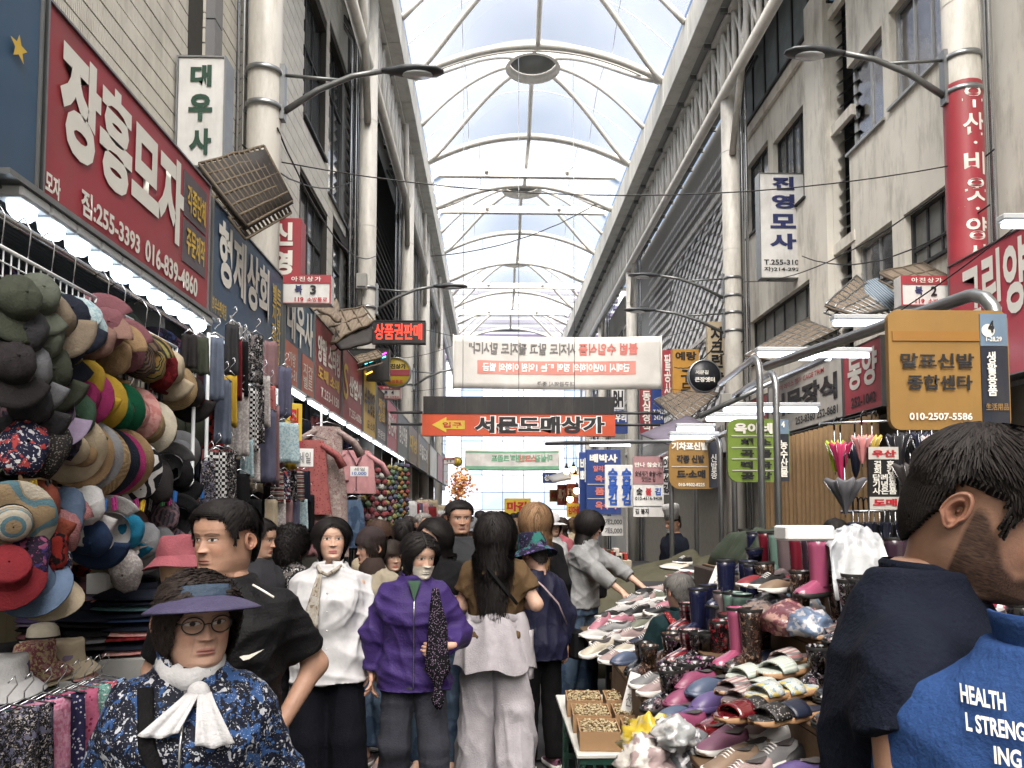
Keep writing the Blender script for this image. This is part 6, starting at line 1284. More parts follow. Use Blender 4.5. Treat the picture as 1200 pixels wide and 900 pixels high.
# trays of small goods on green crates
crt=mat('crate_green',(20,56,46),rough=.4,var=.1)
def crate(x,y,z,label,w_=.42,d=.5,h=.27):
    e_=empty('plastic_crate',(x,y,z),R(-4),label,'crate','dark green plastic crates')
    b=MB().use(crt); b.box(-w_/2+.01,w_/2-.01,-d/2+.01,d/2-.01,.0,.015); b.build('base',e_)
    for zz in (.0,.09,.17,.235):
        hh=.03 if zz<.2 else .035
        for (xa,xb,ya,yb) in ((-w_/2,w_/2,-d/2,-d/2+.012),(-w_/2,w_/2,d/2-.012,d/2),(-w_/2,-w_/2+.012,-d/2+.013,d/2-.013),(w_/2-.012,w_/2,-d/2+.013,d/2-.013)):
            b=MB().use(crt); b.box(xa,xb,ya,yb,zz+.016,zz+.016+hh); b.build('slat',e_)
    for k in range(9):
        x_=-w_/2+.02+(w_-.04)*k/8
        b=MB().use(crt); b.box(x_-.006,x_+.006,-d/2+.002,-d/2+.01,.016,.265); b.build('rib',e_)
    for k in range(9):
        y_=-d/2+.02+(d-.04)*k/8
        b=MB().use(crt); b.box(-w_/2+.002,-w_/2+.01,y_-.006,y_+.006,.016,.265); b.build('rib',e_)
for (x,y,z,l) in ((.62,3.75,0,'lowest dark green crate under the trays, nearest'),(.62,3.75,.275,'upper dark green crate under the trays, nearest'),(.6,4.3,0,'lower dark green crate behind the nearest pair'),(.6,4.3,.275,'upper dark green crate behind the nearest pair')): crate(x,y,z,l)
brd=mat('board_white',(196,196,190),rough=.6,dirt=.3); b=MB().use(brd); b.box(.38,.84,3.5,4.65,.555,.575,.004); tag(b.build('tray_board'),'pale board lying on the green crates','board')
nailm=mat('nail_goods',(176,160,126),rough=.5,kind='dots',col2=(60,52,44),scale=90)
def tray(x,y,label,w_=.19,d=.24,seed=0):
    e_=empty('goods_tray',(x,y,.578),R(-3),label,'tray','cardboard trays of small goods')
    for (xa,xb,ya,yb) in ((-w_/2,w_/2,-d/2,-d/2+.006),(-w_/2,w_/2,d/2-.006,d/2),(-w_/2,-w_/2+.006,-d/2+.007,d/2-.007),(w_/2-.006,w_/2,-d/2+.007,d/2-.007)):
        b=MB().use(card); b.box(xa,xb,ya,yb,0,.085); b.build('side',e_)
    b=MB().use(card); b.box(-w_/2+.007,w_/2-.007,-d/2+.007,d/2-.007,.0,.06); b.build('bottom',e_)
    b=MB().use(nailm,True); r_=random.Random(seed); 
    for k in range(170):
        px_,py_=r_.uniform(-w_/2+.015,w_/2-.015),r_.uniform(-d/2+.015,d/2-.015); a=r_.uniform(0,6.3); z_=.062+r_.uniform(0,.028)
        dx,dy=.009*math.cos(a),.009*math.sin(a); b.tube([(px_-dx,py_-dy,z_),(px_+dx,py_+dy,z_+r_.uniform(-.006,.006))],.0045,5)
    o=b.build('small_goods',e_); o['kind']='stuff'
for i,(x,y,l) in enumerate(((.50,3.66,'front left cardboard tray of small pale goods'),(.71,3.66,'front right cardboard tray of small pale goods'),(.50,3.95,'second row left tray of small goods'),(.71,3.95,'second row right tray of small goods'),(.50,4.25,'back left tray of small goods with a yellow clip'),(.71,4.25,'back right tray of small goods behind the price card'))): tray(x,y,l,seed=i)
sgp=atY(733,830,3.9); sign('price_card','white handwritten price card standing in the trays','sign',(sgp.x,3.9,sgp.z-.02),R(10),.055,.2,.004,S_white,[(('오','천'),.2,.15,.8,.85,T_grey,dict(vert=True))]).rotation_euler=(R(-12),R(18),0)
# plastic bags under the plank
for i,(px,py,c,c2,l,s) in enumerate(((762,868,(206,180,60),(226,210,150),'yellow plastic bag under the front plank',.14),(775,885,(206,206,206),(160,160,164),'white plastic bag under the front plank',.15),(800,880,(200,200,204),(120,124,130),'white and grey crumpled bag right of it',.14),(820,895,(190,192,196),(80,80,84),'clear bag with dark contents at the bottom edge',.14),(757,892,(210,206,200),(170,150,150),'pinkish clear bag at the bottom left of the stall',.13),(790,862,(214,214,214),(170,174,176),'small white bag tucked under the clog row',.1))):
    p=atY(px,py,2.95-.04*i); lump('plastic_bag',l,'bag',p,s*.72,s*.7,s*.62,clearp('bag_%d'%i,tuple(x*.98 for x in c),tuple(x*.9 for x in c2),12),.5,14,i*3,'plastic bags under the shoe stall')
# olive tarpaulin heap and green tarpaulin
tarp=mat('tarp_olive',(64,62,42),rough=.75,var=.15,bump=.5,bscale=7); targ=mat('tarp_green',(44,56,40),rough=.7,var=.2,bump=.5,bscale=8)
def drape(name,label,cx,cy,wx,wy,h,m,seed,z0=0,cat='tarpaulin',slope=0):
    b=MB().use(m,True)
    def fn(u,v):
        x=(u-.5)*2; y=(v-.5)*2; e_=max(abs(x),abs(y)); 
        top=h*(1+slope*x)*(1+.07*noise.noise((x*1.6,y*1.6,seed))); k=min(1,max(0,(1-e_)/.28)); f=.06*math.sin(math.atan2(y,x)*11+seed)*(1-k)
        return (cx+wx*x*(.82+.18*(1-k))*(1+f*.5)+.02*noise.noise((x*6,y*6,1)), cy+wy*y*(.82+.18*(1-k))*(1+f*.5), z0+top*(k**.6)+.03*noise.noise((x*4,y*4,seed))*k)
    b.slab(fn,36,30,.004); return tag(b.build(name),label,cat)
drape('covered_goods','olive tarpaulin draped over a heap of goods beyond the sneakers',1.75,8.6,.95,.9,1.05,tarp,2,slope=.22)
drape('covered_goods','crumpled green tarpaulin thrown over the upper boots',1.98,5.5,.30,.55,.27,targ,5,1.26,slope=.1)
b=MB().use(mat('box_dark',(60,48,42))); b.box(1.6,2.3,5.0,6.1,.3,1.25,.01); tag(b.build('stacked_carton'),'dark carton stack supporting the green tarpaulin','box')
# hanging umbrellas
umbc=[('grey',(92,92,98)),('dark',(60,56,56)),('pink',(180,40,90)),('lime',(170,190,50)),('yellow',(210,180,80)),('salmon',(216,140,140)),('black',(34,34,40)),('navy',(34,40,64)),('flower',(200,190,190))]
UM={k:mat('umbrella_'+k,c,rough=.6,var=.12,**(dict(kind='floral',col2=(190,70,80),col3=(60,100,110),scale=20) if k=='flower' else {})) for k,c in umbc}
def umbrella(p,mk,label,Lh=.36,open_=.11,rot=(0,0,0)):
    e_=empty('hanging_umbrella',p,0,label,'umbrella','umbrellas hanging at the right shop'); e_.rotation_euler=rot
    b=MB().use(UM[mk],True)
    b.lathe([(.012,-Lh),(.03,-Lh*.8),(open_*.6,-Lh*.4),(open_,-.02),(open_*.85,0.0),(.012,-.04)],24,cap=False,fn=lambda q,a,r:Vector((q.x*(1+.22*math.cos(8*a)*(r>.02)),q.y*(1+.22*math.cos(8*a)*(r>.02)),q.z+.02*math.cos(8*a)*(r>.05)))); cn_=b.build('canopy',e_)
    b=MB().use(chrome); b.tube([(0,0,-Lh-.03),(0,0,.16)],.005,6); b.build('shaft',e_)
    b=MB().use(plast); b.tube([(0,0,.12),(0,0,.22),(.02,0,.25),(.045,0,.24),(.05,0,.2)],.009,7); b.build('handle',e_)
    for k in range(8):
        a=2*math.pi*k/8; b=MB().use(chrome); b.tube([(0,0,-Lh*.9),(open_*1.2*math.cos(a)*.98,open_*1.2*math.sin(a)*.98,-.015)],.002,4); b.build('rib',cn_)
for i,(px,py,Y,mk,l,Lh,op_) in enumerate(((990,562,7.2,'grey','grey half-open umbrella hanging upside down in front',.33,.17),(1067,545,7.1,'dark','dark half-open umbrella right of the placard',.4,.15),(985,520,7.5,'pink','deep pink folded umbrella above the grey one',.36,.1),(978,518,7.6,'lime','lime edged umbrella behind the pink one',.3,.08),(1002,520,7.6,'navy','navy folded umbrella beside the pink one',.34,.07),(1010,512,7.3,'salmon','salmon pink umbrella above the placard',.26,.09),(1022,512,7.4,'yellow','yellow and pink umbrella above the placard',.24,.08),(1052,510,7.6,'black','black umbrella right above the placard',.4,.1),(1066,508,7.7,'black','second black umbrella behind the dark one',.45,.1),(1080,508,7.5,'navy','navy umbrella next to the flowered ones',.42,.09),(1092,512,7.3,'flower','white and red flowered umbrella',.36,.09),(1104,510,7.4,'flower','second flowered umbrella toward the right',.42,.09),(1085,560,7.2,'flower','flowered half-open umbrella low behind the man in navy',.4,.13),(1118,508,7.5,'dark','brown umbrella at the right of the row',.4,.08),(1128,506,7.4,'navy','blue umbrella at the right end of the row',.36,.08))): umbrella(atY(px,py,Y),mk,l,Lh,op_)
for i in range(16):
    px=1000+i*6.2; umbrella(atY(px,612,7.5+.12*(i%3)),'black' if i%3 else 'navy','dark folded umbrella in the low row, %s from the left'%names[i],.36,.05)
for (p,q_,l) in ((atY(960,497,7.4),atY(1150,488,7.4),'steel rail holding the upper umbrellas'),(atY(985,600,7.6),atY(1100,597,7.6),'steel rail holding the low row of dark umbrellas')):
    b=MB().use(chrome); b.tube([p,q_],.014,8); tag(b.build('umbrella_rail'),l,'rail')
# pink goods between the two men in the right foreground, on the near end of the stall
for i,(px,py,c,c2,l) in enumerate(((1125,700,(190,60,90),(220,200,206),'pink wrapped goods between the two men at right'),(1150,712,(214,214,216),(180,60,90),'white and pink wrapped goods behind the blue pullover'),(1118,722,(216,216,218),(170,170,176),'white carton edge behind the blue pullover'))):
    p=atY(px,py,2.7); lump('plastic_bag',l,'bag',p,.13,.12,.06,clearp('wrap_%d'%i,c,c2,12),.25,9,i,'wrapped goods at right')
# ------------------------------------------------------------ people: signed-distance bodies and clothes, profiled heads, strand hair
def smin(a,b,k): h=np.clip(.5+.5*(b-a)/k,0,1); return b*(1-h)+a*h-k*h*(1-h)
class SDF:
    def __init__(s): s.p=[]
    def cone(s,a,b,r1,r2,flat=False,k=.03,cut=False): s.p.append(('c',np.array(a,float),np.array(b,float),r1,r2,flat,k,cut)); return s
    def torso(s,secs,k=.03,pre=None): s.p.append(('t',np.array(secs,float),pre,k)); return s
    def ell(s,c,r,k=.03): s.p.append(('e',np.array(c,float),np.array(r,float),k)); return s
    def field(s,h):
        lo=np.full(3,1e9); hi=-lo; bbs=[]
        for q in s.p:
            if q[0]=='c': m=max(q[3],q[4]); l=np.minimum(q[1],q[2])-m; u=np.maximum(q[1],q[2])+m
            elif q[0]=='e': l=q[1]-q[2]; u=q[1]+q[2]
            else:
                S=q[1]; l=np.array([(S[:,3]-S[:,1]).min(),(S[:,4]-S[:,2]).min(),S[:,0].min()]); u=np.array([(S[:,3]+S[:,1]).max(),(S[:,4]+S[:,2]).max(),S[:,0].max()])
            bbs.append((l,u)); lo=np.minimum(lo,l); hi=np.maximum(hi,u)
        lo-=2.5*h; hi+=2.5*h; n=np.ceil((hi-lo)/h).astype(int)+1; D=np.full(n,.12)
        ax=[lo[i]+h*np.arange(n[i]) for i in range(3)]
        for q,(l,u) in zip(s.p,bbs):
            k=q[-1] if q[0]!='c' else q[6]; m=k*1.5+2*h
            i0=np.maximum(np.floor((l-m-lo)/h).astype(int),0); i1=np.minimum(np.ceil((u+m-lo)/h).astype(int)+1,n)
            X=ax[0][i0[0]:i1[0],None,None]; Y=ax[1][None,i0[1]:i1[1],None]; Z=ax[2][None,None,i0[2]:i1[2]]
            if q[0]=='c':
                a,b,r1,r2,flat=q[1],q[2],q[3],q[4],q[5]; ab=b-a; L2=max(ab@ab,1e-9)
                t=((X-a[0])*ab[0]+(Y-a[1])*ab[1]+(Z-a[2])*ab[2])/L2; tc=np.clip(t,0,1)
                d=np.sqrt((X-a[0]-tc*ab[0])**2+(Y-a[1]-tc*ab[1])**2+(Z-a[2]-tc*ab[2])**2)-(r1+(r2-r1)*tc)
                if flat: d=np.maximum(d,(t-1)*math.sqrt(L2))
            elif q[0]=='e':
                c,r=q[1],q[2]; kk=np.sqrt(((X-c[0])/r[0])**2+((Y-c[1])/r[1])**2+((Z-c[2])/r[2])**2); d=(kk-1)*r.min()
            else:
                S=q[1]; z=Z.ravel(); A=np.interp(z,S[:,0],S[:,1])[None,None,:]; B_=np.interp(z,S[:,0],S[:,2])[None,None,:]; cx=np.interp(z,S[:,0],S[:,3])[None,None,:]; cy=np.interp(z,S[:,0],S[:,4])[None,None,:]
                ex=2.35; kk=(np.abs((X-cx)/A)**ex+np.abs((Y-cy)/B_)**ex)**(1/ex); d=np.maximum((kk-1)*np.minimum(A,B_),np.maximum(Z-S[-1,0],S[0,0]-Z))
            sub=(slice(i0[0],i1[0]),slice(i0[1],i1[1]),slice(i0[2],i1[2]))
            D[sub]=np.maximum(D[sub],-d) if q[0]=='c' and q[7] else smin(D[sub],d,k)
        return D,lo
    def mesh(s,h,smooth=1):
        D,lo=s.field(h); ins=D<0
        c=[(i,j,k) for i in (0,1) for j in (0,1) for k in (0,1)]; sh=tuple(x-1 for x in D.shape)
        sm_=np.zeros(sh,int)
        for (i,j,k) in c: sm_+=ins[i:sh[0]+i,j:sh[1]+j,k:sh[2]+k]
        act=np.argwhere((sm_>0)&(sm_<8)); ID=np.full(sh,-1); ID[tuple(act.T)]=np.arange(len(act))
        pos=np.zeros((len(act),3)); cnt=np.zeros(len(act))
        for a in c:
            for ax in range(3):
                if a[ax]==1: continue
                b=list(a); b[ax]=1
                da=D[tuple((act+np.array(a)).T)]; db=D[tuple((act+np.array(b)).T)]; x=(da<0)!=(db<0)
                t=np.where(x,da/np.where(x,da-db,1),0); p=np.array(a)+np.outer(t,np.array(b)-np.array(a)); pos+=p*x[:,None]; cnt+=x
        V=lo+(act+pos/cnt[:,None])*h; F_=[]
        for ax in range(3):
            o=[0,0,0]; o[ax]=1
            A=ins[tuple(slice(0,D.shape[i]-o[i]) for i in range(3))]; B_=ins[tuple(slice(o[i],None) for i in range(3))]
            e=np.argwhere(A!=B_); u,v=[(1,2),(2,0),(0,1)][ax]
            e=e[(e[:,u]>0)&(e[:,v]>0)&(e[:,u]<sh[u])&(e[:,v]<sh[v])]
            def cid(du,dv): q=e.copy(); q[:,u]-=du; q[:,v]-=dv; return ID[tuple(q.T)]
            Q=np.stack([cid(1,1),cid(0,1),cid(0,0),cid(1,0)],1); fl=A[tuple(e.T)]; Q[~fl]=Q[~fl][:,::-1]; F_.append(Q)
        F_=np.concatenate(F_)
        for _ in range(smooth): V=lap(V,F_)
        return V,F_
def lap(V,F_,w_=.5):
    i=np.concatenate([F_.ravel(),F_.ravel()]); j=np.concatenate([np.roll(F_,1,1).ravel(),np.roll(F_,-1,1).ravel()]); n=len(V); C=np.bincount(i,minlength=n)
    S=np.stack([np.bincount(i,V[j,k],n) for k in range(3)],1)
    return V*(1-w_)+w_*S/np.maximum(C,1)[:,None]
def vnorm(V,F_):
    n=np.cross(V[F_[:,2]]-V[F_[:,0]],V[F_[:,3]]-V[F_[:,1]]); i=F_.ravel(); m=np.repeat(n,4,0)
    N=np.stack([np.bincount(i,m[:,k],len(V)) for k in range(3)],1)
    return N/np.maximum(np.linalg.norm(N,axis=1),1e-9)[:,None]
def folds(V,F_,amp,seed,dirs='mix',scale=1.0):
    r=np.random.RandomState(seed); N=vnorm(V,F_); d=np.zeros(len(V))
    for i in range(7):
        if dirs=='vert': k=np.array([r.normal(),r.normal(),r.normal()*.15])
        elif dirs=='horz': k=np.array([r.normal()*.35,r.normal()*.35,1])
        else: k=r.normal(size=3)
        k/=np.linalg.norm(k); f=2*math.pi/(r.uniform(.07,.2)*scale); k2=r.normal(size=3); q=V@k*f+r.uniform(0,6)+1.3*np.sin(V@k2*9+r.uniform(0,6))
        msk=np.clip(.5+.9*np.sin(V@r.normal(size=3)*7+r.uniform(0,6)),0,1); d+=((1-np.abs(np.sin(q*.5)))**2-.28)*msk
    return V+N*(d*amp)[:,None]
def np_mesh(name,V,F_,mats,parent,col=None,smooth=True,fm=None):
    me=bpy.data.meshes.new(name); nf=len(F_); k=F_.shape[1]
    me.vertices.add(len(V)); me.vertices.foreach_set('co',np.asarray(V,np.float32).ravel())
    me.loops.add(nf*k); me.loops.foreach_set('vertex_index',np.asarray(F_,np.int32).ravel())
    me.polygons.add(nf); me.polygons.foreach_set('loop_start',np.arange(0,nf*k,k,dtype=np.int32)); me.polygons.foreach_set('loop_total',np.full(nf,k,np.int32))
    me.polygons.foreach_set('use_smooth',np.full(nf,smooth))
    if fm is not None: me.polygons.foreach_set('material_index',np.asarray(fm,np.int32))
    for m in (mats if isinstance(mats,(list,tuple)) else [mats]): me.materials.append(m)
    if col is not None:
        at=me.color_attributes.new('Col','FLOAT_COLOR','POINT'); c=np.ones((len(V),4),np.float32); c[:,:3]=col; at.data.foreach_set('color',c.ravel())
    me.update(calc_edges=True); me.validate(); return link(name,me,parent)
skinm=mat('skin',(200,160,140),rough=.48,var=.16,vscale=55,attr='Col',bump=.12,bscale=260,spec=.35)
skinm.node_tree.nodes['Principled BSDF'].inputs['Subsurface Weight'].default_value=.08
skinm.node_tree.nodes['Principled BSDF'].inputs['Subsurface Radius'].default_value=(.012,.005,.003)
hairm=mat('hair',(30,26,24),rough=.62,var=.0,attr='Col',spec=.18)
eyem=mat('eyeball',(214,206,200),rough=.12,attr='Col',var=0)
# ---- head
HZ=[(-.15,.080,.075,.085,.012),(-.10,.060,.054,.070,.012),(-.06,.055,.047,.068,.008),(-.02,.054,.047,.071,.004),(-.006,.053,.056,.072,.002),(.002,.050,.074,.073,0),(.010,.050,.086,.074,0),(.02,.054,.091,.076,0),(.035,.060,.0895,.079,0),(.05,.0645,.0905,.082,0),(.065,.067,.0905,.086,0),(.08,.0695,.0895,.090,0),(.10,.0715,.088,.094,0),(.115,.0725,.087,.097,0),(.13,.0735,.0905,.100,0),(.15,.0755,.0915,.102,0),(.17,.0755,.086,.102,0),(.19,.071,.073,.095,0),(.205,.060,.056,.081,0),(.215,.045,.040,.061,0),(.222,.026,.023,.036,0),(.225,.003,.003,.004,0)]
HZ=np.array(HZ)
def head_arrays(q=1.0,wid=1.0,jaw=1.0,nose=1.0,age=0,cheek=0,ridge=1.0):
    zs=np.unique(np.concatenate([np.arange(-.15,-.01,.012/q),np.arange(-.01,.15,.0021/q),np.arange(.15,.2251,.006/q),[.225]]))
    fa=np.arange(-.95,.951,.021/q); ba=np.arange(.95,2*math.pi-.95,.075/q)[1:]; A=np.concatenate([fa,ba]); A=A[:]
    w_=np.interp(zs,HZ[:,0],HZ[:,1])*wid; jm=np.clip((zs+.0)/.08,0,1); w_=np.where((zs<.08)&(zs>-.01),w_*(jaw+(1-jaw)*jm),w_)
    f=np.interp(zs,HZ[:,0],HZ[:,2]); b=np.interp(zs,HZ[:,0],HZ[:,3]); cy=np.interp(zs,HZ[:,0],HZ[:,4])
    for arr in (w_,f,b):
        k=np.array([.25,.5,.25]); arr[2:-2]=np.convolve(arr,k,'same')[2:-2]
    Z,AA=np.meshgrid(zs,A,indexing='ij'); s,c=np.sin(AA),np.cos(AA)
    pw=.86; X=w_[:,None]*np.sign(s)*np.abs(s)**pw; front=c>0
    Y=np.where(front,-f[:,None]*np.abs(c)**.80,b[:,None]*np.abs(c)**.9)+cy[:,None]
    P=np.stack([X,Y,Z],-1)
    # features on the face, pushed forward (-y)
    g=lambda x0,z0,sx,sz:np.exp(-((X-x0)/sx)**2-((Z-z0)/sz)**2)*front
    d=np.zeros_like(X)
    zr=np.clip((.124-Z)/(.124-.080),0,1); prof=np.where((Z<.124)&(Z>.080),.003+.0185*zr**1.25,0)+np.where(Z<=.080,.0215*np.exp(-((Z-.080)/.0045)**2),0)
    d+=nose*prof*np.exp(-(X/(.0065+.0055*zr))**2)*front
    for sg in (-1,1):
        d+=nose*.0075*g(sg*.0135,.0805,.0065,.006); d-=(.0045+.0025*ridge)*g(sg*.031,.117,.017,.0105); d+=.0050*g(sg*.031,.1155,.0125,.0072); d+=.0028*ridge*g(sg*.031,.134,.02,.006); d+=(.003+cheek)*g(sg*.043,.086,.018,.016)
        d-=.0016*(1+age)*g(sg*.029,.062,.006,.018); d-=.0022*g(sg*.045,.055,.012,.014)
        d+=.0016*g(sg*.031,.1225,.014,.0022); d-=.0020*g(sg*.031,.1255,.014,.002); d-=.0012*(1+age)*g(sg*.031,.1045,.012,.003)
    lipx=np.clip(1-(X/.025)**2,0,1)
    d+=.0042*np.exp(-((Z-.0535)/.0042)**2)*lipx*front+.0048*np.exp(-((Z-.0445)/.0045)**2)*lipx*front-.0035*np.exp(-((Z-.0491)/.0012)**2)*lipx*front
    d-=.0028*g(0,.036,.02,.005); d+=.005*g(0,.017,.017,.011); d-=.0018*g(0,.064,.004,.008)
    P[...,1]-=d
    return P,AA,Z,zs,A
def head_colors(P,AA,Z,tone,lip,brow=(.03,.022,.02),beard=None,age=0,eyes=True,seed=0,makeup=0,es=1.0,bw=.75):
    X=P[...,0]; front=np.cos(AA)>.2; col=np.ones(P.shape)*np.array(tone)
    r=np.random.RandomState(seed)
    def mix(m,c): 
        m=np.clip(m,0,1)[...,None]; return col*(1-m)+np.array(c)*m
    red=np.array(tone)*np.array((1.08,.82,.78))
    for sg in (-1,1): col=mix(.45*np.exp(-((X-sg*.042)/.018)**2-((Z-.082)/.018)**2)*front,red)
    col=mix(.35*np.exp(-(X/.014)**2-((Z-.082)/.012)**2)*front,red)
    lipm=np.exp(-(((Z-.049)/.0088)**4))*np.clip(1.25-(X/.0215)**2,0,1)*front; lipm=np.clip(lipm*1.3,0,1); col=mix(lipm*.85,lip)
    col=mix(np.exp(-((Z-.0491)/.0012)**2)*(np.abs(X)<.022)*front*.8,(.10,.03,.03))
    for sg in (-1,1):
        u=(X-sg*.031)/(.0148*es); zc=.1158+.0012*sg*u*sg; zt=zc+.0052*es*np.sqrt(np.clip(1-u*u,0,1)); zb=zc-.0040*es*np.sqrt(np.clip(1-u*u,0,1)); ine=(np.abs(u)<1)&(Z<zt)&(Z>zb)&front
        if eyes:
            col=mix(ine*.9,(.62,.58,.55)); ir=((X-sg*.031)**2+(Z-zc-.0006)**2)<(.0052*es)**2; col=mix((ine&ir)*1.,(.02,.014,.01))
        lash=(np.abs(u)<1.12)&(np.abs(Z-zt)<.0016)&front; col=mix(lash*.85,(.03,.022,.02)); low=(np.abs(u)<1)&(np.abs(Z-zb)<.0009)&front; col=mix(low*.4,(.1,.06,.05))
        bu=(X-sg*.032)/.022; bz=.1335+.003*(1-bu*bu)-.002*np.abs(bu); bm=np.exp(-((Z-bz)/(.0030 if bw>.6 else .0021))**4)*(np.abs(bu)<1)*front; col=mix(bm*bw,brow)
        ns=np.exp(-((X-sg*.0072)/.0032)**2-((Z-.0765)/.0022)**2)*front; col=mix(ns*.8,(.06,.025,.02))  # shade of the nostril holes, painted in as dark spots
        if age: col=mix(.25*age*np.exp(-((X-sg*.031)/.016)**2-((Z-.105)/.004)**2)*front,np.array(tone)*.6); col=mix(.3*age*np.exp(-((np.abs(X)-.029-(.062-Z)*.15)/.0022)**2)*(Z<.082)*(Z>.04)*front*(np.sign(X)==sg),np.array(tone)*.55)
    if beard is not None:
        ca=np.abs((AA+math.pi)%(2*math.pi)-math.pi); zt=np.interp(ca,[0,.35,.7,1.0,1.35,1.5],[.062,.060,.05,.062,.10,.12]); m=np.clip((zt-Z)/.012,0,1)*np.clip((Z+.022)/.02,0,1)*(ca<1.62)
        m=np.where((ca<.3)&(Z>.040)&(Z<.057),m*.15,m); m=np.where((ca<.28)&(Z>.057)&(Z<.070),.8,m); m*=.72+.28*r.rand(*m.shape); col=mix(m*beard,(.016,.012,.011))
    return col
def grid_faces(nz,na): 
    i,j=np.meshgrid(np.arange(nz-1),np.arange(na),indexing='ij'); j2=(j+1)%na
    return np.stack([i*na+j,i*na+j2,(i+1)*na+j2,(i+1)*na+j],-1).reshape(-1,4)
def ear(side,tone,sc=1.0):
    n,m=28,10; V=[];C=[]
    for i in range(m+1):
        r=i/m
        for j in range(n):
            a=2*math.pi*j/n; ex=.0175*r*(1+.12*math.cos(a)); ez=.031*r*(1 if math.sin(a)>0 else .92)
            y=ex*math.cos(a)*(1-.25*(math.sin(a)<-.3)) ; z=ez*math.sin(a); out=.010+.006*math.exp(-((r-.88)/.10)**2)*(1 if math.sin(a)>-.75 else .4)+.005*math.exp(-((r-.55)/.12)**2)*(math.cos(a)>-.2)-.011*math.exp(-((r-.22)/.2)**2)-(.008 if r>.97 else 0)+.010*(math.cos(a)>0)*r*r*math.cos(a)
            V.append((side*(.071+out),.010+y+.25*z*-.3+.012,.101+z)); dk=1-.35*math.exp(-((r-.2)/.22)**2)
            C.append(np.array(tone)*dk*np.array((1.04,.9,.88)))
    F_=[(i*n+j,i*n+(j+1)%n,(i+1)*n+(j+1)%n,(i+1)*n+j) for i in range(m) for j in range(n)]
    F_=[f if side>0 else f[::-1] for f in F_]
    return np.array(V)*1.0,np.array(F_),np.array(C)
HL=dict(back=([0,.3,.6,.9,1.1,1.25,1.4,1.85,2.1,2.6,3.15],[.176,.172,.165,.148,.125,.10,.132,.135,.07,.035,.03]),short=([0,.5,.85,1.05,1.15,1.22,1.32,1.40,1.82,1.95,2.3,2.7,3.15],[.178,.176,.165,.145,.125,.092,.095,.136,.138,.10,.06,.035,.028]),
        fringe=([0,.5,.8,1.0,1.35,1.6,1.9,2.4,3.15],[.146,.146,.14,.118,.06,.05,.05,.02,.01]),
        parted=([0,.25,.5,.8,1.0,1.35,1.6,2,3.15],[.180,.172,.155,.13,.105,.06,.04,.03,.01]))
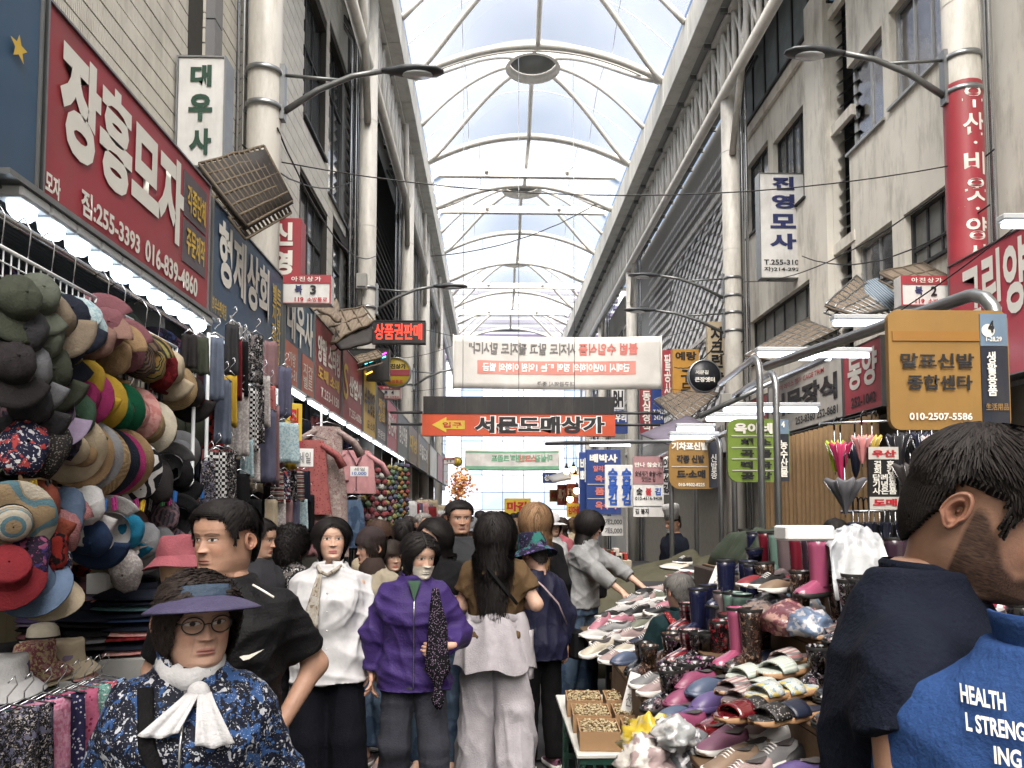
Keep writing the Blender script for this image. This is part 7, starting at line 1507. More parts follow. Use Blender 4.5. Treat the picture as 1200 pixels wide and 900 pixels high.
def hair_build(style,P,AA,Z,parent,tf,color,N,seed,length=.05,vol=.012,curl=0,q=1.0,wid=1.0,clump=0):
    r=np.random.RandomState(seed); ca=np.abs((AA+math.pi)%(2*math.pi)-math.pi)
    hl=HL['back' if style=='back' else 'short' if style in ('short','crop') else 'fringe' if style=='fringe' else 'parted']
    zh=np.interp(ca,hl[0],hl[1]); m=(Z>zh)
    edge=np.clip((Z-zh)/.012,0,1)
    cen=np.array([0,.004,.11]); dirn=(P-cen); dirn/=np.linalg.norm(dirn,axis=-1,keepdims=True)
    lump=vol*(.86+.2*r.rand(*Z.shape)) if not curl else vol*(.6+.9*np.abs(np.sin(P[...,0]*170+seed)*np.sin(P[...,1]*150)*np.sin(P[...,2]*160+1)))
    C=P+dirn*(edge*lump+.001)[...,None]
    nz,na=Z.shape; F_=grid_faces(nz,na); fm=m.reshape(-1)[F_].all(1); F_=F_[fm]
    V=[C.reshape(-1,3)]; Fs=[F_]; base=np.array(color); cols=[np.ones((nz*na,3))*base*.75]; off=nz*na
    idx=np.argwhere(m); pick=idx[r.randint(0,len(idx),N)]
    # even out: prefer area weight
    p=C[pick[:,0],pick[:,1]].copy(); K=7 if length<.12 else 14; seg=length*(.6+.6*r.rand(N))/K; zr_=Z[pick[:,0],pick[:,1]]-zh[pick[:,0],pick[:,1]]
    if style=='short': seg*=np.clip(zr_/.045,.12,1)*np.clip((Z[pick[:,0],pick[:,1]]-.10)/.07,.16,1)*np.where(ca[pick[:,0],pick[:,1]]<1.0,np.clip(zr_/.07,.12,1),1)
    if clump: cl=r.rand(N)
    pts=[p.copy()]; nrm=[]
    whorl=np.array([.0,.055,.215]); wav=r.rand(N)*6.28
    for k in range(K):
        n=(p-cen)/np.array([.9,1.1,1.2]); n/=np.linalg.norm(n,axis=1,keepdims=True)
        if style in ('short','crop'):
            fl=p-whorl; fl[:,2]-=.02; fl[:,1]-=.05*(p[:,1]<0.02)*(p[:,2]>.15); fl+=r.normal(size=(N,3))*.014
        elif style=='back':
            fl=np.stack([p[:,0]*.25,.12-p[:,1]*.6,-.02-.05*(p[:,1]>.05)*np.ones(N)],1)+r.normal(size=(N,3))*.008
        elif style=='fringe':
            fl=np.stack([p[:,0]*.6,np.where((p[:,2]>.165),(p[:,1]-.04)*1.0,0),-.12*np.ones(N)],1)+r.normal(size=(N,3))*.01
        else:
            fr_=(p[:,1]<-.02)&(p[:,2]>.12); fl=np.stack([np.sign(p[:,0]+.012)*np.where(fr_,.14,.05)*(p[:,2]>.12),np.where(fr_,.07,.03)*(p[:,2]>.1),-.11*np.ones(N)],1)+r.normal(size=(N,3))*.012
        fl=fl-n*((fl*n).sum(1)-.0)[:,None]*np.where(p[:,2]>.03,1.0,0.0)[:,None]
        fl/=np.maximum(np.linalg.norm(fl,axis=1,keepdims=True),1e-6)
        if curl: fl+=curl*np.stack([np.sin(k*1.7+wav),np.cos(k*1.9+wav*1.3),.4*np.sin(k*1.3+wav)],1); fl/=np.linalg.norm(fl,axis=1,keepdims=True)
        p=p+fl*seg[:,None]
        # stay outside the skull
        e=(p-cen)/np.array([.079*wid+vol,.104+vol,.117+vol]); L=np.linalg.norm(e,axis=1); ins=(L<1)&(p[:,2]>.02); e2=e/np.maximum(L,1e-6)[:,None]; p=np.where(ins[:,None],cen+e2*np.array([.079*wid+vol,.104+vol,.117+vol]),p)
        fc=(p[:,1]<-.02)&(p[:,2]<.165)&(p[:,2]>-.06)
        if style=='parted': lim=np.interp(p[:,2],[-.05,0,.1,.14,.165],[.056,.062,.070,.056,.02]); p[:,0]=np.where(fc,np.where(p[:,0]>=0,1,-1)*np.maximum(np.abs(p[:,0]),lim),p[:,0])
        if style=='fringe': p=np.where(((p[:,1]<-.045)&(p[:,2]<.139)&(np.abs(p[:,0])<.066))[:,None],pts[-1],p)
        low=p[:,2]<-.02; 
        if low.any() and length>.2:
            sd=np.where(p[:,1]>-.02,1,-1); p[low,1]=np.where(sd[low]>0,np.maximum(p[low,1],.085+np.clip(-p[low,2]-.1,0,.08)*.6),p[low,1])
        pts.append(p.copy()); nrm.append(n)
    nrm.append(nrm[-1]); pts=np.stack(pts,1); nrm=np.stack(nrm,1); T=np.gradient(pts,axis=1); S=np.cross(T,nrm); S/=np.maximum(np.linalg.norm(S,axis=2,keepdims=True),1e-6)
    wd=(.0013 if q>=1.4 else .0022 if q>=.9 else .005)*(.6+.8*r.rand(N))*(1.5 if length>.12 else 1.0); tp=np.linspace(1,.3,K+1)
    A_=pts-S*(wd[:,None]*tp)[...,None]; B_=pts+S*(wd[:,None]*tp)[...,None]+nrm*.0006
    Vs=np.stack([A_,B_],2).reshape(-1,3); ids=np.arange(N)[:,None]*(2*(K+1))+np.arange(K)[None,:]*2
    Fq=np.stack([ids,ids+1,ids+3,ids+2],-1).reshape(-1,4)+off
    tone=.55+.9*r.rand(N); cs=np.repeat((base[None]*tone[:,None])[:,None,:],2*(K+1),1).reshape(-1,3)
    V.append(Vs); Fs.append(Fq); cols.append(cs)
    V=tf(np.concatenate(V)); return np_mesh('hair',V,np.concatenate(Fs),hairm,parent,np.concatenate(cols))
def hand_sdf(wr,d,n,side,curl=.4,sc=1.0,spread=.02):
    wr=np.array(wr,float); d=np.array(d,float); d/=np.linalg.norm(d); n=np.array(n,float); n-=d*(n@d); n/=np.linalg.norm(n); w_=np.cross(d,n)*side
    S=SDF(); fl=(.072,.082,.076,.060)
    for i,o in enumerate((.030,.010,-.010,-.028)):
        kn=wr+(d*.088-n*.004+w_*o)*sc-d*.004*abs(i-1)*sc; S.cone(wr+w_*o*.55*sc+d*.012*sc,kn,.0135*sc,.011*sc,k=.012)
        p=kn; ang=curl*.5
        dirw=w_*(o*spread*10)
        for ph,(fr,r1,r2) in enumerate(((.45,.0098,.0088),(.32,.0088,.0078),(.23,.0078,.0062))):
            dd=d*math.cos(ang)+n*math.sin(ang)+dirw*.3; dd/=np.linalg.norm(dd); e=p+dd*fl[i]*fr*sc*1.05; S.cone(p,e,r1*sc,r2*sc,k=.003); p=e; ang+=curl
    tb=wr+(d*.022+w_*.026)*sc; t1=tb+(d*.028+w_*.020+n*.012)*sc; t2=t1+(d*.030+w_*.006+n*.012*(1+curl))*sc; t3=t2+(d*.022-w_*.002+n*.010*(1+curl))*sc
    S.cone(tb-d*.01*sc,t1,.014*sc,.0115*sc,k=.01).cone(t1,t2,.0112*sc,.0095*sc,k=.004).cone(t2,t3,.0095*sc,.0075*sc,k=.004)
    S.cone(wr-d*.05*sc,wr+d*.015*sc,.023*sc,.021*sc,k=.02)
    return S
TONE=dict(light=(.56,.36,.27),mid=(.47,.285,.205),tan=(.40,.235,.165),old=(.46,.285,.21),brown=(.33,.19,.13))
SECM=[(.82,.168,.112,0,0),(.93,.170,.118,0,.005),(1.05,.155,.110,0,0),(1.18,.165,.115,0,-.005),(1.29,.176,.118,0,0),(1.345,.158,.104,0,.008),(1.395,.118,.082,0,.014),(1.435,.078,.066,0,.014),(1.47,.060,.060,0,.012)]
SECF=[(.82,.165,.112,0,0),(.93,.168,.118,0,.008),(1.05,.135,.100,0,0),(1.18,.145,.112,0,-.01),(1.26,.152,.118,0,-.012),(1.33,.140,.094,0,.004),(1.385,.104,.074,0,.012),(1.43,.068,.058,0,.012),(1.47,.052,.054,0,.012)]
PEOPLE=[]
def person(label,px,Y,H,rz,sex='F',tone='light',yaw=0,pitch=0,roll=0,pose=None,top=None,bottom=None,hair=None,face=None,q=1.0,shoes=None,hands='',drop=0,lean=0,seed=0,X=None,head_off=(0,0,0),hand_opt=None,hs=1.0,bulk=1.0,group=None,legs=True):
    s=H/1.70; x0=atY(px,600,Y).x if X is None else X
    e=empty('person',(x0,Y,-drop),R(rz),label,'person',group)
    J=dict(sR=(.170,.012,1.345),eR=(.222,.03,1.12),wR=(.232,-.03,.88),sL=(-.170,.012,1.345),eL=(-.222,.03,1.12),wL=(-.232,-.03,.88),hR=(.085,0,.90),kR=(.105,-.015,.49),aR=(.115,.015,.085),hL=(-.085,0,.90),kL=(-.105,-.015,.49),aL=(-.115,.015,.085))
    if sex=='F': J['sR']=(.148,.012,1.335); J['sL']=(-.148,.012,1.335); J['eR']=(.20,.03,1.11); J['eL']=(-.20,.03,1.11); J['wR']=(.21,-.03,.87); J['wL']=(-.21,-.03,.87)
    J.update(pose or {})
    def ln(p): p=np.array(p,float); p=p.copy(); p[...,1]-=lean*np.clip(p[...,2]-.92,0,2); return p*s
    J={k:ln(v) for k,v in J.items()}
    # sleeves/hands are posed in leaned space already
    secs=np.array(SECM if sex=='M' else SECF); 
    def sec(add=0,z0=None,z1=None,flare=0,mul=1.0):
        S=[]
        for (z,a,b,cx,cy) in secs:
            S.append((z,a*bulk*mul+add,b*bulk*mul+add,cx,cy-lean*max(0,z-.92)))
        S=np.array(S)
        if z0 is not None:
            zz=np.concatenate([[z0],S[S[:,0]>z0+.01][:,0]]); S=np.stack([zz]+[np.interp(zz,S[:,0],S[:,i]) for i in range(1,5)],1)
            S[0,1]+=flare; S[0,2]+=flare*.8
        if z1 is not None: S=S[S[:,0]<=z1]
        return S*s
    # ---- body: trunk, arms, legs and hands in one mesh with the head
    h=.012/q if q>=1 else .018
    B=SDF().torso(sec(-.012))
    for sd in 'RL':
        B.cone(J['s'+sd],J['e'+sd],.052*s,.040*s).cone(J['e'+sd],J['w'+sd],.040*s,.026*s)
        if legs: B.cone(J['h'+sd],J['k'+sd],.085*s,.056*s).cone(J['k'+sd],J['a'+sd],.052*s,.036*s).cone(J['a'+sd],J['a'+sd]+np.array([0,-.12*s,-.04*s]),.034*s,.028*s)
    V,F_=B.mesh(h,2); tcol=np.array(TONE[tone]); Vs=[V]; Fs=[F_]; Cs=[np.ones((len(V),3))*tcol]; off=len(V)
    ho=hand_opt or {}
    for sd in hands:
        o=ho.get(sd,{}); d=o.get('d'); 
        if d is None: d=J['w'+sd]-J['e'+sd]
        S=hand_sdf(J['w'+sd],d,o.get('n',(-1 if sd=='R' else 1,0,0)),o.get('side',1 if sd=='R' else -1),o.get('curl',.4),s*.98); Vh,Fh=S.mesh(.0042,1); Vs.append(Vh); Fs.append(Fh+off); Cs.append(np.ones((len(Vh),3))*tcol*np.array((1.03,.95,.93))); off+=len(Vh)
    # head
    f=dict(lip=tcol*np.array((.95,.55,.5)),wid=1.0,jaw=1.0,nose=1.0,age=0,beard=None,eyes=True,brow=(.03,.022,.02),ridge=1.0,es=1.05,bw=.75)
    if sex=='F': f.update(nose=.84,jaw=.93,ridge=.35,es=1.2,bw=.5,lip=tcol*np.array((.95,.42,.42)))
    f.update(face or {})
    P,AA,Z,zs,A=head_arrays(q,f['wid'],f['jaw'],f['nose'],f['age'],f.get('cheek',0),f['ridge']); col=head_colors(P,AA,Z,TONE[tone],f['lip'],f['brow'],f['beard'],f['age'],f['eyes'],seed,0,f['es'],f['bw'])
    chin=H/s-.225*1.02/s*hs*1.0; hsz=hs*1.02*(.5+.5*s)
    base=np.array([0,.012-lean*(1.45-.92),0])*s+np.array([0,0,H-.225*hsz])+np.array(head_off)
    RM=np.array(Euler((R(pitch),R(roll),R(yaw)),'XYZ').to_matrix()); piv=np.array([0,.02,.0])
    def tf(V):
        V=np.asarray(V,float)*hsz; w_=np.clip((V[:,2]+.12)/.11,0,1)[:,None]; w_=w_*w_*(3-2*w_)
        Rv=(V-piv)@RM.T+piv; out=V*(1-w_)+Rv*w_
        out=out+np.array([0,.012-lean*.53,0])*s*(1) + np.array([0,0,H-.225*hsz]) + np.outer(w_[:,0],np.array(head_off)); return out
    nz,na=Z.shape; Fh=grid_faces(nz,na); Vs.append(tf(P.reshape(-1,3))); Fs.append(Fh+off); Cs.append(col.reshape(-1,3)); off+=nz*na
    for sd in (-1,1):
        Ve,Fe,Ce=ear(sd,TONE[tone]); Ve[:,0]*=f['wid']; Vs.append(tf(Ve)); Fs.append(Fe+off); Cs.append(Ce); off+=len(Ve)
    np_mesh('body',np.concatenate(Vs),np.concatenate(Fs),skinm,e,np.concatenate(Cs))
    if hair:
        hd=dict(style='short',color=(.018,.015,.014),N=int(3000*q),length=.05,vol=.012,curl=0); hd.update(hair)
        hair_build(hd['style'],P,AA,Z,e,tf,hd['color'],hd['N'],seed,hd['length'],hd['vol'],hd['curl'],q,f['wid'])
    # ---- clothes
    if top:
        t=dict(m=F['grey'],hem=.80,sleeve='long',add=.022,flare=.01,fold=.006,sl=.014,name='jacket',cuff=None,neck=1.455); t.update(top)
        G=SDF(); S=sec(t['add'],t['hem'],None,t['flare']); S[-1,1:3]=np.maximum(S[-1,1:3],.06*s); zc=t['neck']*s; S=np.vstack([S[S[:,0]<zc-1e-6],[zc]+[np.interp(zc,S[:,0],S[:,i]) for i in range(1,5)]]); G.torso(S)
        for sd in 'RL':
            if t['sleeve']=='long': 
                wr=J['w'+sd]+(J['e'+sd]-J['w'+sd])*t.get('up',.06)
                G.cone(J['s'+sd],J['e'+sd],(.052+t['sl']*.7)*s*bulk,(.046+t['sl'])*s,k=.045).cone(J['e'+sd],wr,(.047+t['sl'])*s,(.034+t['sl'])*s,flat=True,k=.025)
            elif t['sleeve']=='short':
                fr=t.get('len',.72); G.cone(J['s'+sd],J['s'+sd]+(J['e'+sd]-J['s'+sd])*fr,(.054+t['sl']*.7)*s*bulk,(.056+t['sl'])*s,flat=True,k=.045)
        hv=.0095/q if q>=1 else .017
        V,F_=G.mesh(max(hv,.0075),2); V=folds(V,F_,t['fold'],seed+3,'mix',t.get('fs',1.0)); V=lap(V,F_,.35); np_mesh(t['name'],V,F_,t['m'],e)
        if t.get('collar'):
            cm=t['collar'] if not isinstance(t['collar'],bool) else t['m']; nb=np.array([0,.014-lean*.53,1.44])*s; b=MB().use(cm,True); ch=t.get('ch',.05); opn=t.get('copen',.35)
            def cf(u,v): a=opn+(2*math.pi-2*opn)*u; rr=(.064+.010*v)*s*(1.0 if not t.get('cw') else t['cw']); return (rr*math.sin(a), nb[1]-rr*1.05*math.cos(a)-.012*(1-v)*math.cos(a), nb[2]+ch*s*(v-.25)-.03*s*max(0,math.cos(a))*(1-.3*v))
            b.slab(cf,28,4,.004); b.build('collar',e)
            if t.get('flap'):
                b=MB().use(cm,True)
                for sd in (-1,1): b.slab(lambda u,v:(sd*(.018+.055*u+.012*v)*s,nb[1]-(.078-.02*u+.012*v)*s,nb[2]+(.030-.012*u-.055*v*(1-.5*u))*s),6,4,.004)
                b.build('collar_flap',e)
        if t.get('zip'):
            b=MB().use(t['zip']); zz=np.linspace(t['hem']+.03,1.40,14); yy=[-(np.interp(z,secs[:,0],secs[:,2])*bulk+t['add']+.007)-lean*max(0,z-.92)+np.interp(z,secs[:,0],secs[:,4]) for z in zz]; b.tube([(0,y*s,z*s) for z,y in zip(zz,yy)],.004,5); b.build('zip',e)
    if bottom and legs:
        t=dict(m=F['navy'],hem=.07,add=.012,wide=0,fold=.006,waist=1.02,name='trousers'); t.update(bottom)
        G=SDF(); S=sec(t['add'],.80,1.06); S=np.vstack([S[S[:,0]<t['waist']*s], [t['waist']*s]+[np.interp(t['waist']*s,S[:,0],S[:,i]) for i in range(1,5)]]); G.torso(S,k=.05)
        for sd in 'RL':
            hp,kp,ap=J['h'+sd],J['k'+sd],J['a'+sd]; end=ap+(kp-ap)*((t['hem']-.085)/(.405) if t['hem']>.085 else -.02)
            G.cone(hp,kp,(.086+t['add']*.7)*s,(.056+t['add']+t['wide']*.6)*s,k=.02)  .cone(kp,end,(.056+t['add']+t['wide']*.6)*s,(.050+t['add']+t['wide'])*s,flat=True,k=.02)
        V,F_=G.mesh(.0115/q if q>=1 else .019,2); V=folds(V,F_,t['fold'],seed+9,'mix' if not t['wide'] else 'vert'); V=lap(V,F_,.35); np_mesh(t['name'],V,F_,t['m'],e)
    if shoes and legs:
        for sd in 'RL':
            b=MB(); kd,mk,so_=shoes
            for pn,mi,fn in shoe_parts(kd): b.use([SH[mk],so_,inside,lacew][mi],True); fn(b)
            o=b.build('shoe',e); a=J['a'+sd]; o.location=(a[0],a[1]-.055*s,max(0.004,a[2]-.085*s)+drop*0); o.rotation_euler=(0,0,R(8 if sd=='R' else -8)); o.scale=(s*1.08,)*3
    e['_s']=s; 
    return e,dict(J=J,s=s,tf=tf,P=P,AA=AA,Z=Z,H=H,sec=sec,lean=lean,secs=secs)
def shell(e,I,name,mask,off,m,q=1.0,rib=0,drop=0):
    P,AA,Z=I['P'],I['AA'],I['Z']; cen=np.array([0,.004,.10]); d=P-cen; d/=np.linalg.norm(d,axis=-1,keepdims=True); ca=np.abs((AA+math.pi)%(2*math.pi)-math.pi)
    mk=mask(ca,Z); C=P+d*(off(ca,Z) if callable(off) else off)
    if not np.ndim(off) and not callable(off): pass
    C=np.where(np.isfinite(C),C,P); nz,na=Z.shape; F_=grid_faces(nz,na); F_=F_[mk.reshape(-1)[F_].all(1)]
    return np_mesh(name,I['tf'](C.reshape(-1,3)),F_,m,e)
def strap(e,pts,wd,m,name='strap',t=.006):
    b=MB().use(m,True); b.tube(pts,wd,8,flat=.25); return b.build(name,e)
# ------------------------------------------------------------ the people in the photograph
jacketfl=fab('jacketfloral',(22,28,48),kind='floral',col2=(206,210,220),col3=(48,92,160),scale=52,rough=.55); blackT=fab('blacktee',(20,20,23),rough=.6); whiteS=fab('whiteshirt',(232,232,236),rough=.7,bump=.1); navyP=fab('navytrousers',(18,20,32)); purpleJ=fab('purplejacket',(66,44,122),rough=.5); greyP=fab('greytrousers',(66,68,80)); jeans=fab('jeansblue',(58,82,114),kind='blotch',col2=(88,114,144),scale=5); brownT=fab('browntop',(108,82,52)); lavP=fab('lavtrousers',(206,200,208),rough=.6); navyJ=fab('navywindbreaker',(34,36,66),rough=.45); blackP=fab('blackpants',(18,18,20)); greyS=fab('greysweater',(160,162,164)); tealV=fab('tealvest',(20,50,56)); navyT=fab('navytee',(20,28,48)); blueH=fab('bluepullover',(44,86,160)); beigeJ=fab('beigejacket',(176,164,140)); dkJ=fab('darkjacket',(56,56,62)); greyT=fab('greytee',(58,60,64)); beanie=fab('beanieknit',(74,60,62),kind='stripes',col2=(56,46,48),scale=60,aniso='X'); maskm=fab('facemask',(244,234,214),rough=.8,var=.05); hatfl=fab('hatcolour',(34,32,60),kind='floral',col2=(120,90,170),col3=(40,120,110),scale=26); chefw=fab('chefwhite',(226,226,226)); scarfw=fab('scarfwhite',(226,226,230)); scarfb=fab('scarfdotted',(20,20,26),kind='dots',col2=(180,150,190),scale=130); orangec=fab('orangecollar',(196,76,52)); redfv=fab('redflowerstrap',(170,36,44),kind='dots',col2=(220,150,150),scale=70); scarfbe=fab('scarfbeige',(190,180,164),kind='floral',col2=(150,130,110),col3=(206,200,190),scale=40); rustc=fab('rustedge',(170,70,50)); bluej=fab('bluejkt',(40,78,140)); lamp_t=whitepaint
G_='people in the market street'
blk=(.012,.010,.010); dkb=(.022,.015,.012); brn=(.07,.04,.025)
# 1 woman with visor, nearest
e,I=person('elderly person in blue flowered jacket, white scarf, glasses and purple visor, nearest left',228,1.95,1.50,14,'F','old',yaw=22,pitch=2,hs=1.04,q=1.15,seed=1,bulk=1.14,
  pose=dict(eR=(.245,.05,1.10),eL=(-.245,.05,1.10),wR=(.25,-.05,.86),wL=(-.25,-.05,.86)),top=dict(m=jacketfl,hem=.76,add=.032,fold=.006,sl=.022,zip=chrome,collar=jacketfl,ch=.07,cw=1.25,copen=.5),bottom=dict(m=F['dkgrey']),hair=dict(style='parted',color=(.02,.014,.012),length=.06,vol=.012,curl=.8,N=4800),face=dict(age=1.2,wid=1.06,jaw=1.04,nose=.95,lip=(.33,.13,.11),cheek=.002),hands='RL',shoes=('sneaker','black',sole_w))
s=I['s']; tfh=lambda p:tuple(I['tf'](np.array([p]))[0])
b=MB().use(fab('visorbill',(84,78,116),rough=.5),True)
def vb(u,v):
    a=R(-88+176*u); r0=.094+.082*v*math.cos(a)**.45 if abs(a)<1.5 else .094; return tfh((r0*1.02*math.sin(a)*(.88+.1*v),-r0*1.08*math.cos(a)+.004,.182-.012*v-.012*v*v-.026*(1-math.cos(a))))
b.slab(vb,26,7,.004); b.build('visor_brim',e)
b=MB().use(fab('visorband',(66,86,110),rough=.5),True); b.slab(lambda u,v:tfh(((.092-.012*v)*math.sin(R(-120+240*u)),-(.108-.014*v)*math.cos(R(-120+240*u))+.002,.178+.034*v-.02*(1-math.cos(R(-120+240*u))))),30,3,.006); b.build('visor_band',e)
b=MB().use(black,True)
for sg in (-1,1):
    b.tube([tfh((sg*.033+.0245*math.cos(a),-.1005+.010*abs(sg*.033+.0245*math.cos(a))/.05,.114+.020*math.sin(a))) for a in [2*math.pi*k/26 for k in range(27)]],.0018,6,cap=False)
    b.tube([tfh((sg*.0575,-.090,.118)),tfh((sg*.074,-.05,.119)),tfh((sg*.077,.01,.112))],.0018,6)
b.tube([tfh((-.009,-.1035,.117)),tfh((0,-.106,.119)),tfh((.009,-.1035,.117))],.0018,6); b.build('glasses',e)
yb=-.125*s
b=MB().use(scarfw,True)
b.lathe([(.062,-.03),(.078,-.015),(.082,.01),(.074,.03),(.06,.035)],26,(0,-.002,1.452*s),1,1.05,cap=False,fn=lambda p,a,r:p+Vector((0,0,.006*math.sin(9*a)-.03*max(0,-math.sin(a))))); b.build('neck_scarf',e)
b=MB().use(scarfw,True); b.ball((.03,-.098,1.39*s),.027,14,9,(1,.8,1.1)); b.build('scarf_knot',e)
for k,(x0,x1,L_) in enumerate(((.02,-.045,.085),(.045,.075,.115))):
    b=MB().use(scarfw,True); b.slab(lambda u,v:(x0+(x1-x0)*v+(u-.5)*(.03+.055*v),-.112-.055*v**.6-.0035*math.sin(u*13+k*2)*(.3+v),1.395*s-L_*v+.02*abs(u-.5)*v),22,10,.003); b.build('scarf_end',e)
b=MB().use(orangec,True); b.lathe([(.066,-.02),(.072,.022)],24,(0,.004,1.44*s),1,1.05,cap=False,fn=lambda p,a,r:p+Vector((0,0,-.035*max(0,-math.sin(a))))); b.build('inner_collar',e)
strap(e,[(-.10*s,-.085,1.41*s),(-.07,-.160,1.28*s),(-.02,-.182,1.15*s),(.06,-.186,1.0*s),(.15,-.16,.84*s)],.018,fab('strapblack',(16,16,18)),'bag_strap')
# 2 man in black sports tee
e,I=person('person in black sports t-shirt with white swoosh looking left beside the hats',268,2.65,1.69,4,'M','tan',yaw=-30,pitch=4,q=1.1,seed=2,bulk=1.06,pose=dict(eR=(.285,.10,1.13),wR=(.18,-.02,.93),eL=(-.25,.06,1.12),wL=(-.2,-.1,.95)),top=dict(m=blackT,hem=.78,sleeve='short',len=.78,add=.02,fold=.006,sl=.012,name='t_shirt',neck=1.452),bottom=dict(m=blackP),hair=dict(style='short',color=blk,length=.042,vol=.016,N=5200),face=dict(wid=1.04,jaw=1.1,age=.7,lip=(.26,.12,.10)),hands='RL',hs=1.05)
s=I['s']
b=MB().use(T_white); pts=[(0,0),(.012,-.012),(.03,-.008),(.075,.022),(.028,.005),(.012,.004)]
yy=-.163; b.add([(.085+x,yy+.35*(.0+abs(x))*.4,1.205*s+z) for x,z in pts],[tuple(range(6))]); b.build('swoosh',e)
b=MB().use(T_white,True); b.tube([(.10,-.066,1.425*s),(.135,-.082,1.408*s),(.175,-.092,1.385*s)],.004,5); b.build('shoulder_stripe',e)
# 3 woman in white shirt
e,I=person('person in loose white shirt, small beige neck scarf and dark trousers',388,4.2,1.625,4,'F','light',yaw=12,pitch=-2,q=1.1,seed=4,pose=dict(eR=(.225,.03,1.11),wR=(.235,-.04,.88),eL=(-.225,.04,1.11),wL=(-.20,.02,.88)),top=dict(m=whiteS,hem=.80,add=.036,flare=.012,fold=.012,sl=.022,name='shirt',collar=whiteS,flap=True,copen=.6,ch=.045,up=.16),bottom=dict(m=navyP,wide=.05,add=.02,fold=.005),hair=dict(style='parted',color=blk,length=.085,vol=.012,N=4400),face=dict(wid=.97,age=.3,lip=(.42,.13,.13)),hands='RL',shoes=('slipon','black',sole_b),bulk=1.04)
s=I['s']
b=MB().use(scarfbe,True); b.slab(lambda u,v:((-.035+.09*v*0-.045*v)+(u-.5)*(.02+.07*v),-.135-.045*v**.5-.004*math.sin(u*9),(1.40-.29*v)*s),10,10,.003); b.build('neck_scarf',e)
b=MB().use(rustc,True); b.slab(lambda u,v:(-.08+(u-.5)*.088,-.187-.004*math.sin(u*9),(1.112-.018*v)*s-.012*u),10,2,.004); b.build('scarf_edge',e)
b=MB().use(scarfbe,True); b.tube([(-.06,-.05,1.44*s),(-.035,-.115,1.41*s),(0,-.12,1.395*s),(.04,-.10,1.42*s),(.062,-.05,1.44*s)],.011,7); b.build('scarf_loop',e)
b=MB().use(whiteS); 
for z in (1.3,1.2,1.1,1.0,.9): b.ball((0.01,-.178,z*s),.0055,8,4)
b.build('button',e)
b=MB().use(whiteS,True); b.slab(lambda u,v:(.255+.05*u,-.05-.02*u+.03*v,(.965-.05*v+.02*u)*s),6,4,.004); b.build('cuff',e)
# 4 person in purple jacket
e,I=person('person in purple zip jacket and pale face mask walking, dotted scarf in hand',487,4.15,1.55,4,'F','light',yaw=30,pitch=14,q=1.1,seed=5,bulk=1.1,pose=dict(eR=(.265,.03,1.10),wR=(.175,-.20,1.07),eL=(-.245,.04,1.12),wL=(-.245,.05,.89),kR=(.115,-.08,.49),aR=(.125,-.07,.10),kL=(-.11,-.02,.49),aL=(-.12,.14,.13)),top=dict(m=purpleJ,hem=.80,add=.032,fold=.010,sl=.026,zip=chrome,collar=purpleJ,ch=.05,copen=.8,cw=1.15),bottom=dict(m=greyP,wide=.03,fold=.007,add=.018),hair=dict(style='parted',color=blk,length=.075,vol=.013,N=4000,curl=.2),face=dict(age=.6,eyes=True),hands='RL',hand_opt=dict(R=dict(d=(-1,-.25,-.1),n=(0,1,.1),curl=.9,side=1)),shoes=('sneaker','black',sole_w))
s=I['s']
shell(e,I,'face_mask',lambda ca,z:(ca<1.05)&(z>.004)&(z<.088-.012*ca),.011,maskm)
b=MB().use(F['wgreen'],True); b.slab(lambda u,v:((u-.5)*.07*(1-v)+.0,-.096-.045*v,(1.43-.11*v)*s),6,6,.003); b.build('green_collar',e)
b=MB().use(scarfb,True); rings=[]
for t in range(22):
    v=t/21; rr=float(np.interp(v,[0,.12,.3,.5,.68,.78,.84,.92,1],[.014,.024,.042,.046,.055,.02,.014,.034,.010])); rings.append([(.11+.02*v+rr*math.cos(a)*(1+.28*math.sin(5*a+t*.25)),-.225-.015*v+rr*.55*math.sin(a),(1.40-.66*v)*s) for a in [2*math.pi*k/18 for k in range(18)]])
b.loft(rings); b.build('held_scarf',e)
# 5-7 group behind: beanie, brown hair, child
e,I=person('person in brown knitted beanie and beige jacket looking left',437,5.2,1.54,-20,'F','old',yaw=-38,pitch=6,seed=6,top=dict(m=beigeJ,hem=.80,add=.03,sl=.02,fold=.007),bottom=dict(m=jeans,add=.02,wide=.01,hem=.14),hair=dict(style='parted',color=dkb,length=.04,vol=.008),face=dict(age=1),shoes=('slipon','pinkgrey',sole_w),pose=dict(aL=(-.02,-.05,.085),kL=(-.06,-.05,.49)))
shell(e,I,'beanie',lambda ca,z:z>np.interp(ca,[0,1,1.6,3.2],[.148,.12,.085,.03]),lambda ca,z:(.014+.022*np.clip((z-.19)/.035,0,1))[...,None],beanie)
b=MB().use(fab('brownneck',(74,58,54)),True); b.lathe([(.085,-.06),(.09,-.02),(.07,.03),(.062,.05)],22,(0,.0,1.45*I['s']),1,1.05,cap=False); b.build('neck_scarf',e)
person('person with wavy brown hair and a hair clip behind the beanie',442,6.1,1.60,10,'F','light',yaw=20,pitch=12,q=.9,seed=7,top=dict(m=F['beige'],add=.03),bottom=dict(m=F['dkgrey']),hair=dict(style='fringe',color=(.05,.028,.02),length=.15,vol=.02,curl=.4),shoes=('sneaker','white',sole_w))
person('child with straight dark fringe between the beanie and purple jacket',459,5.6,1.46,10,'F','light',yaw=15,pitch=6,q=.9,seed=8,top=dict(m=F['char'],add=.02),bottom=dict(m=jeans),hair=dict(style='fringe',color=dkb,length=.10,vol=.013),shoes=('sneaker','white',sole_w))
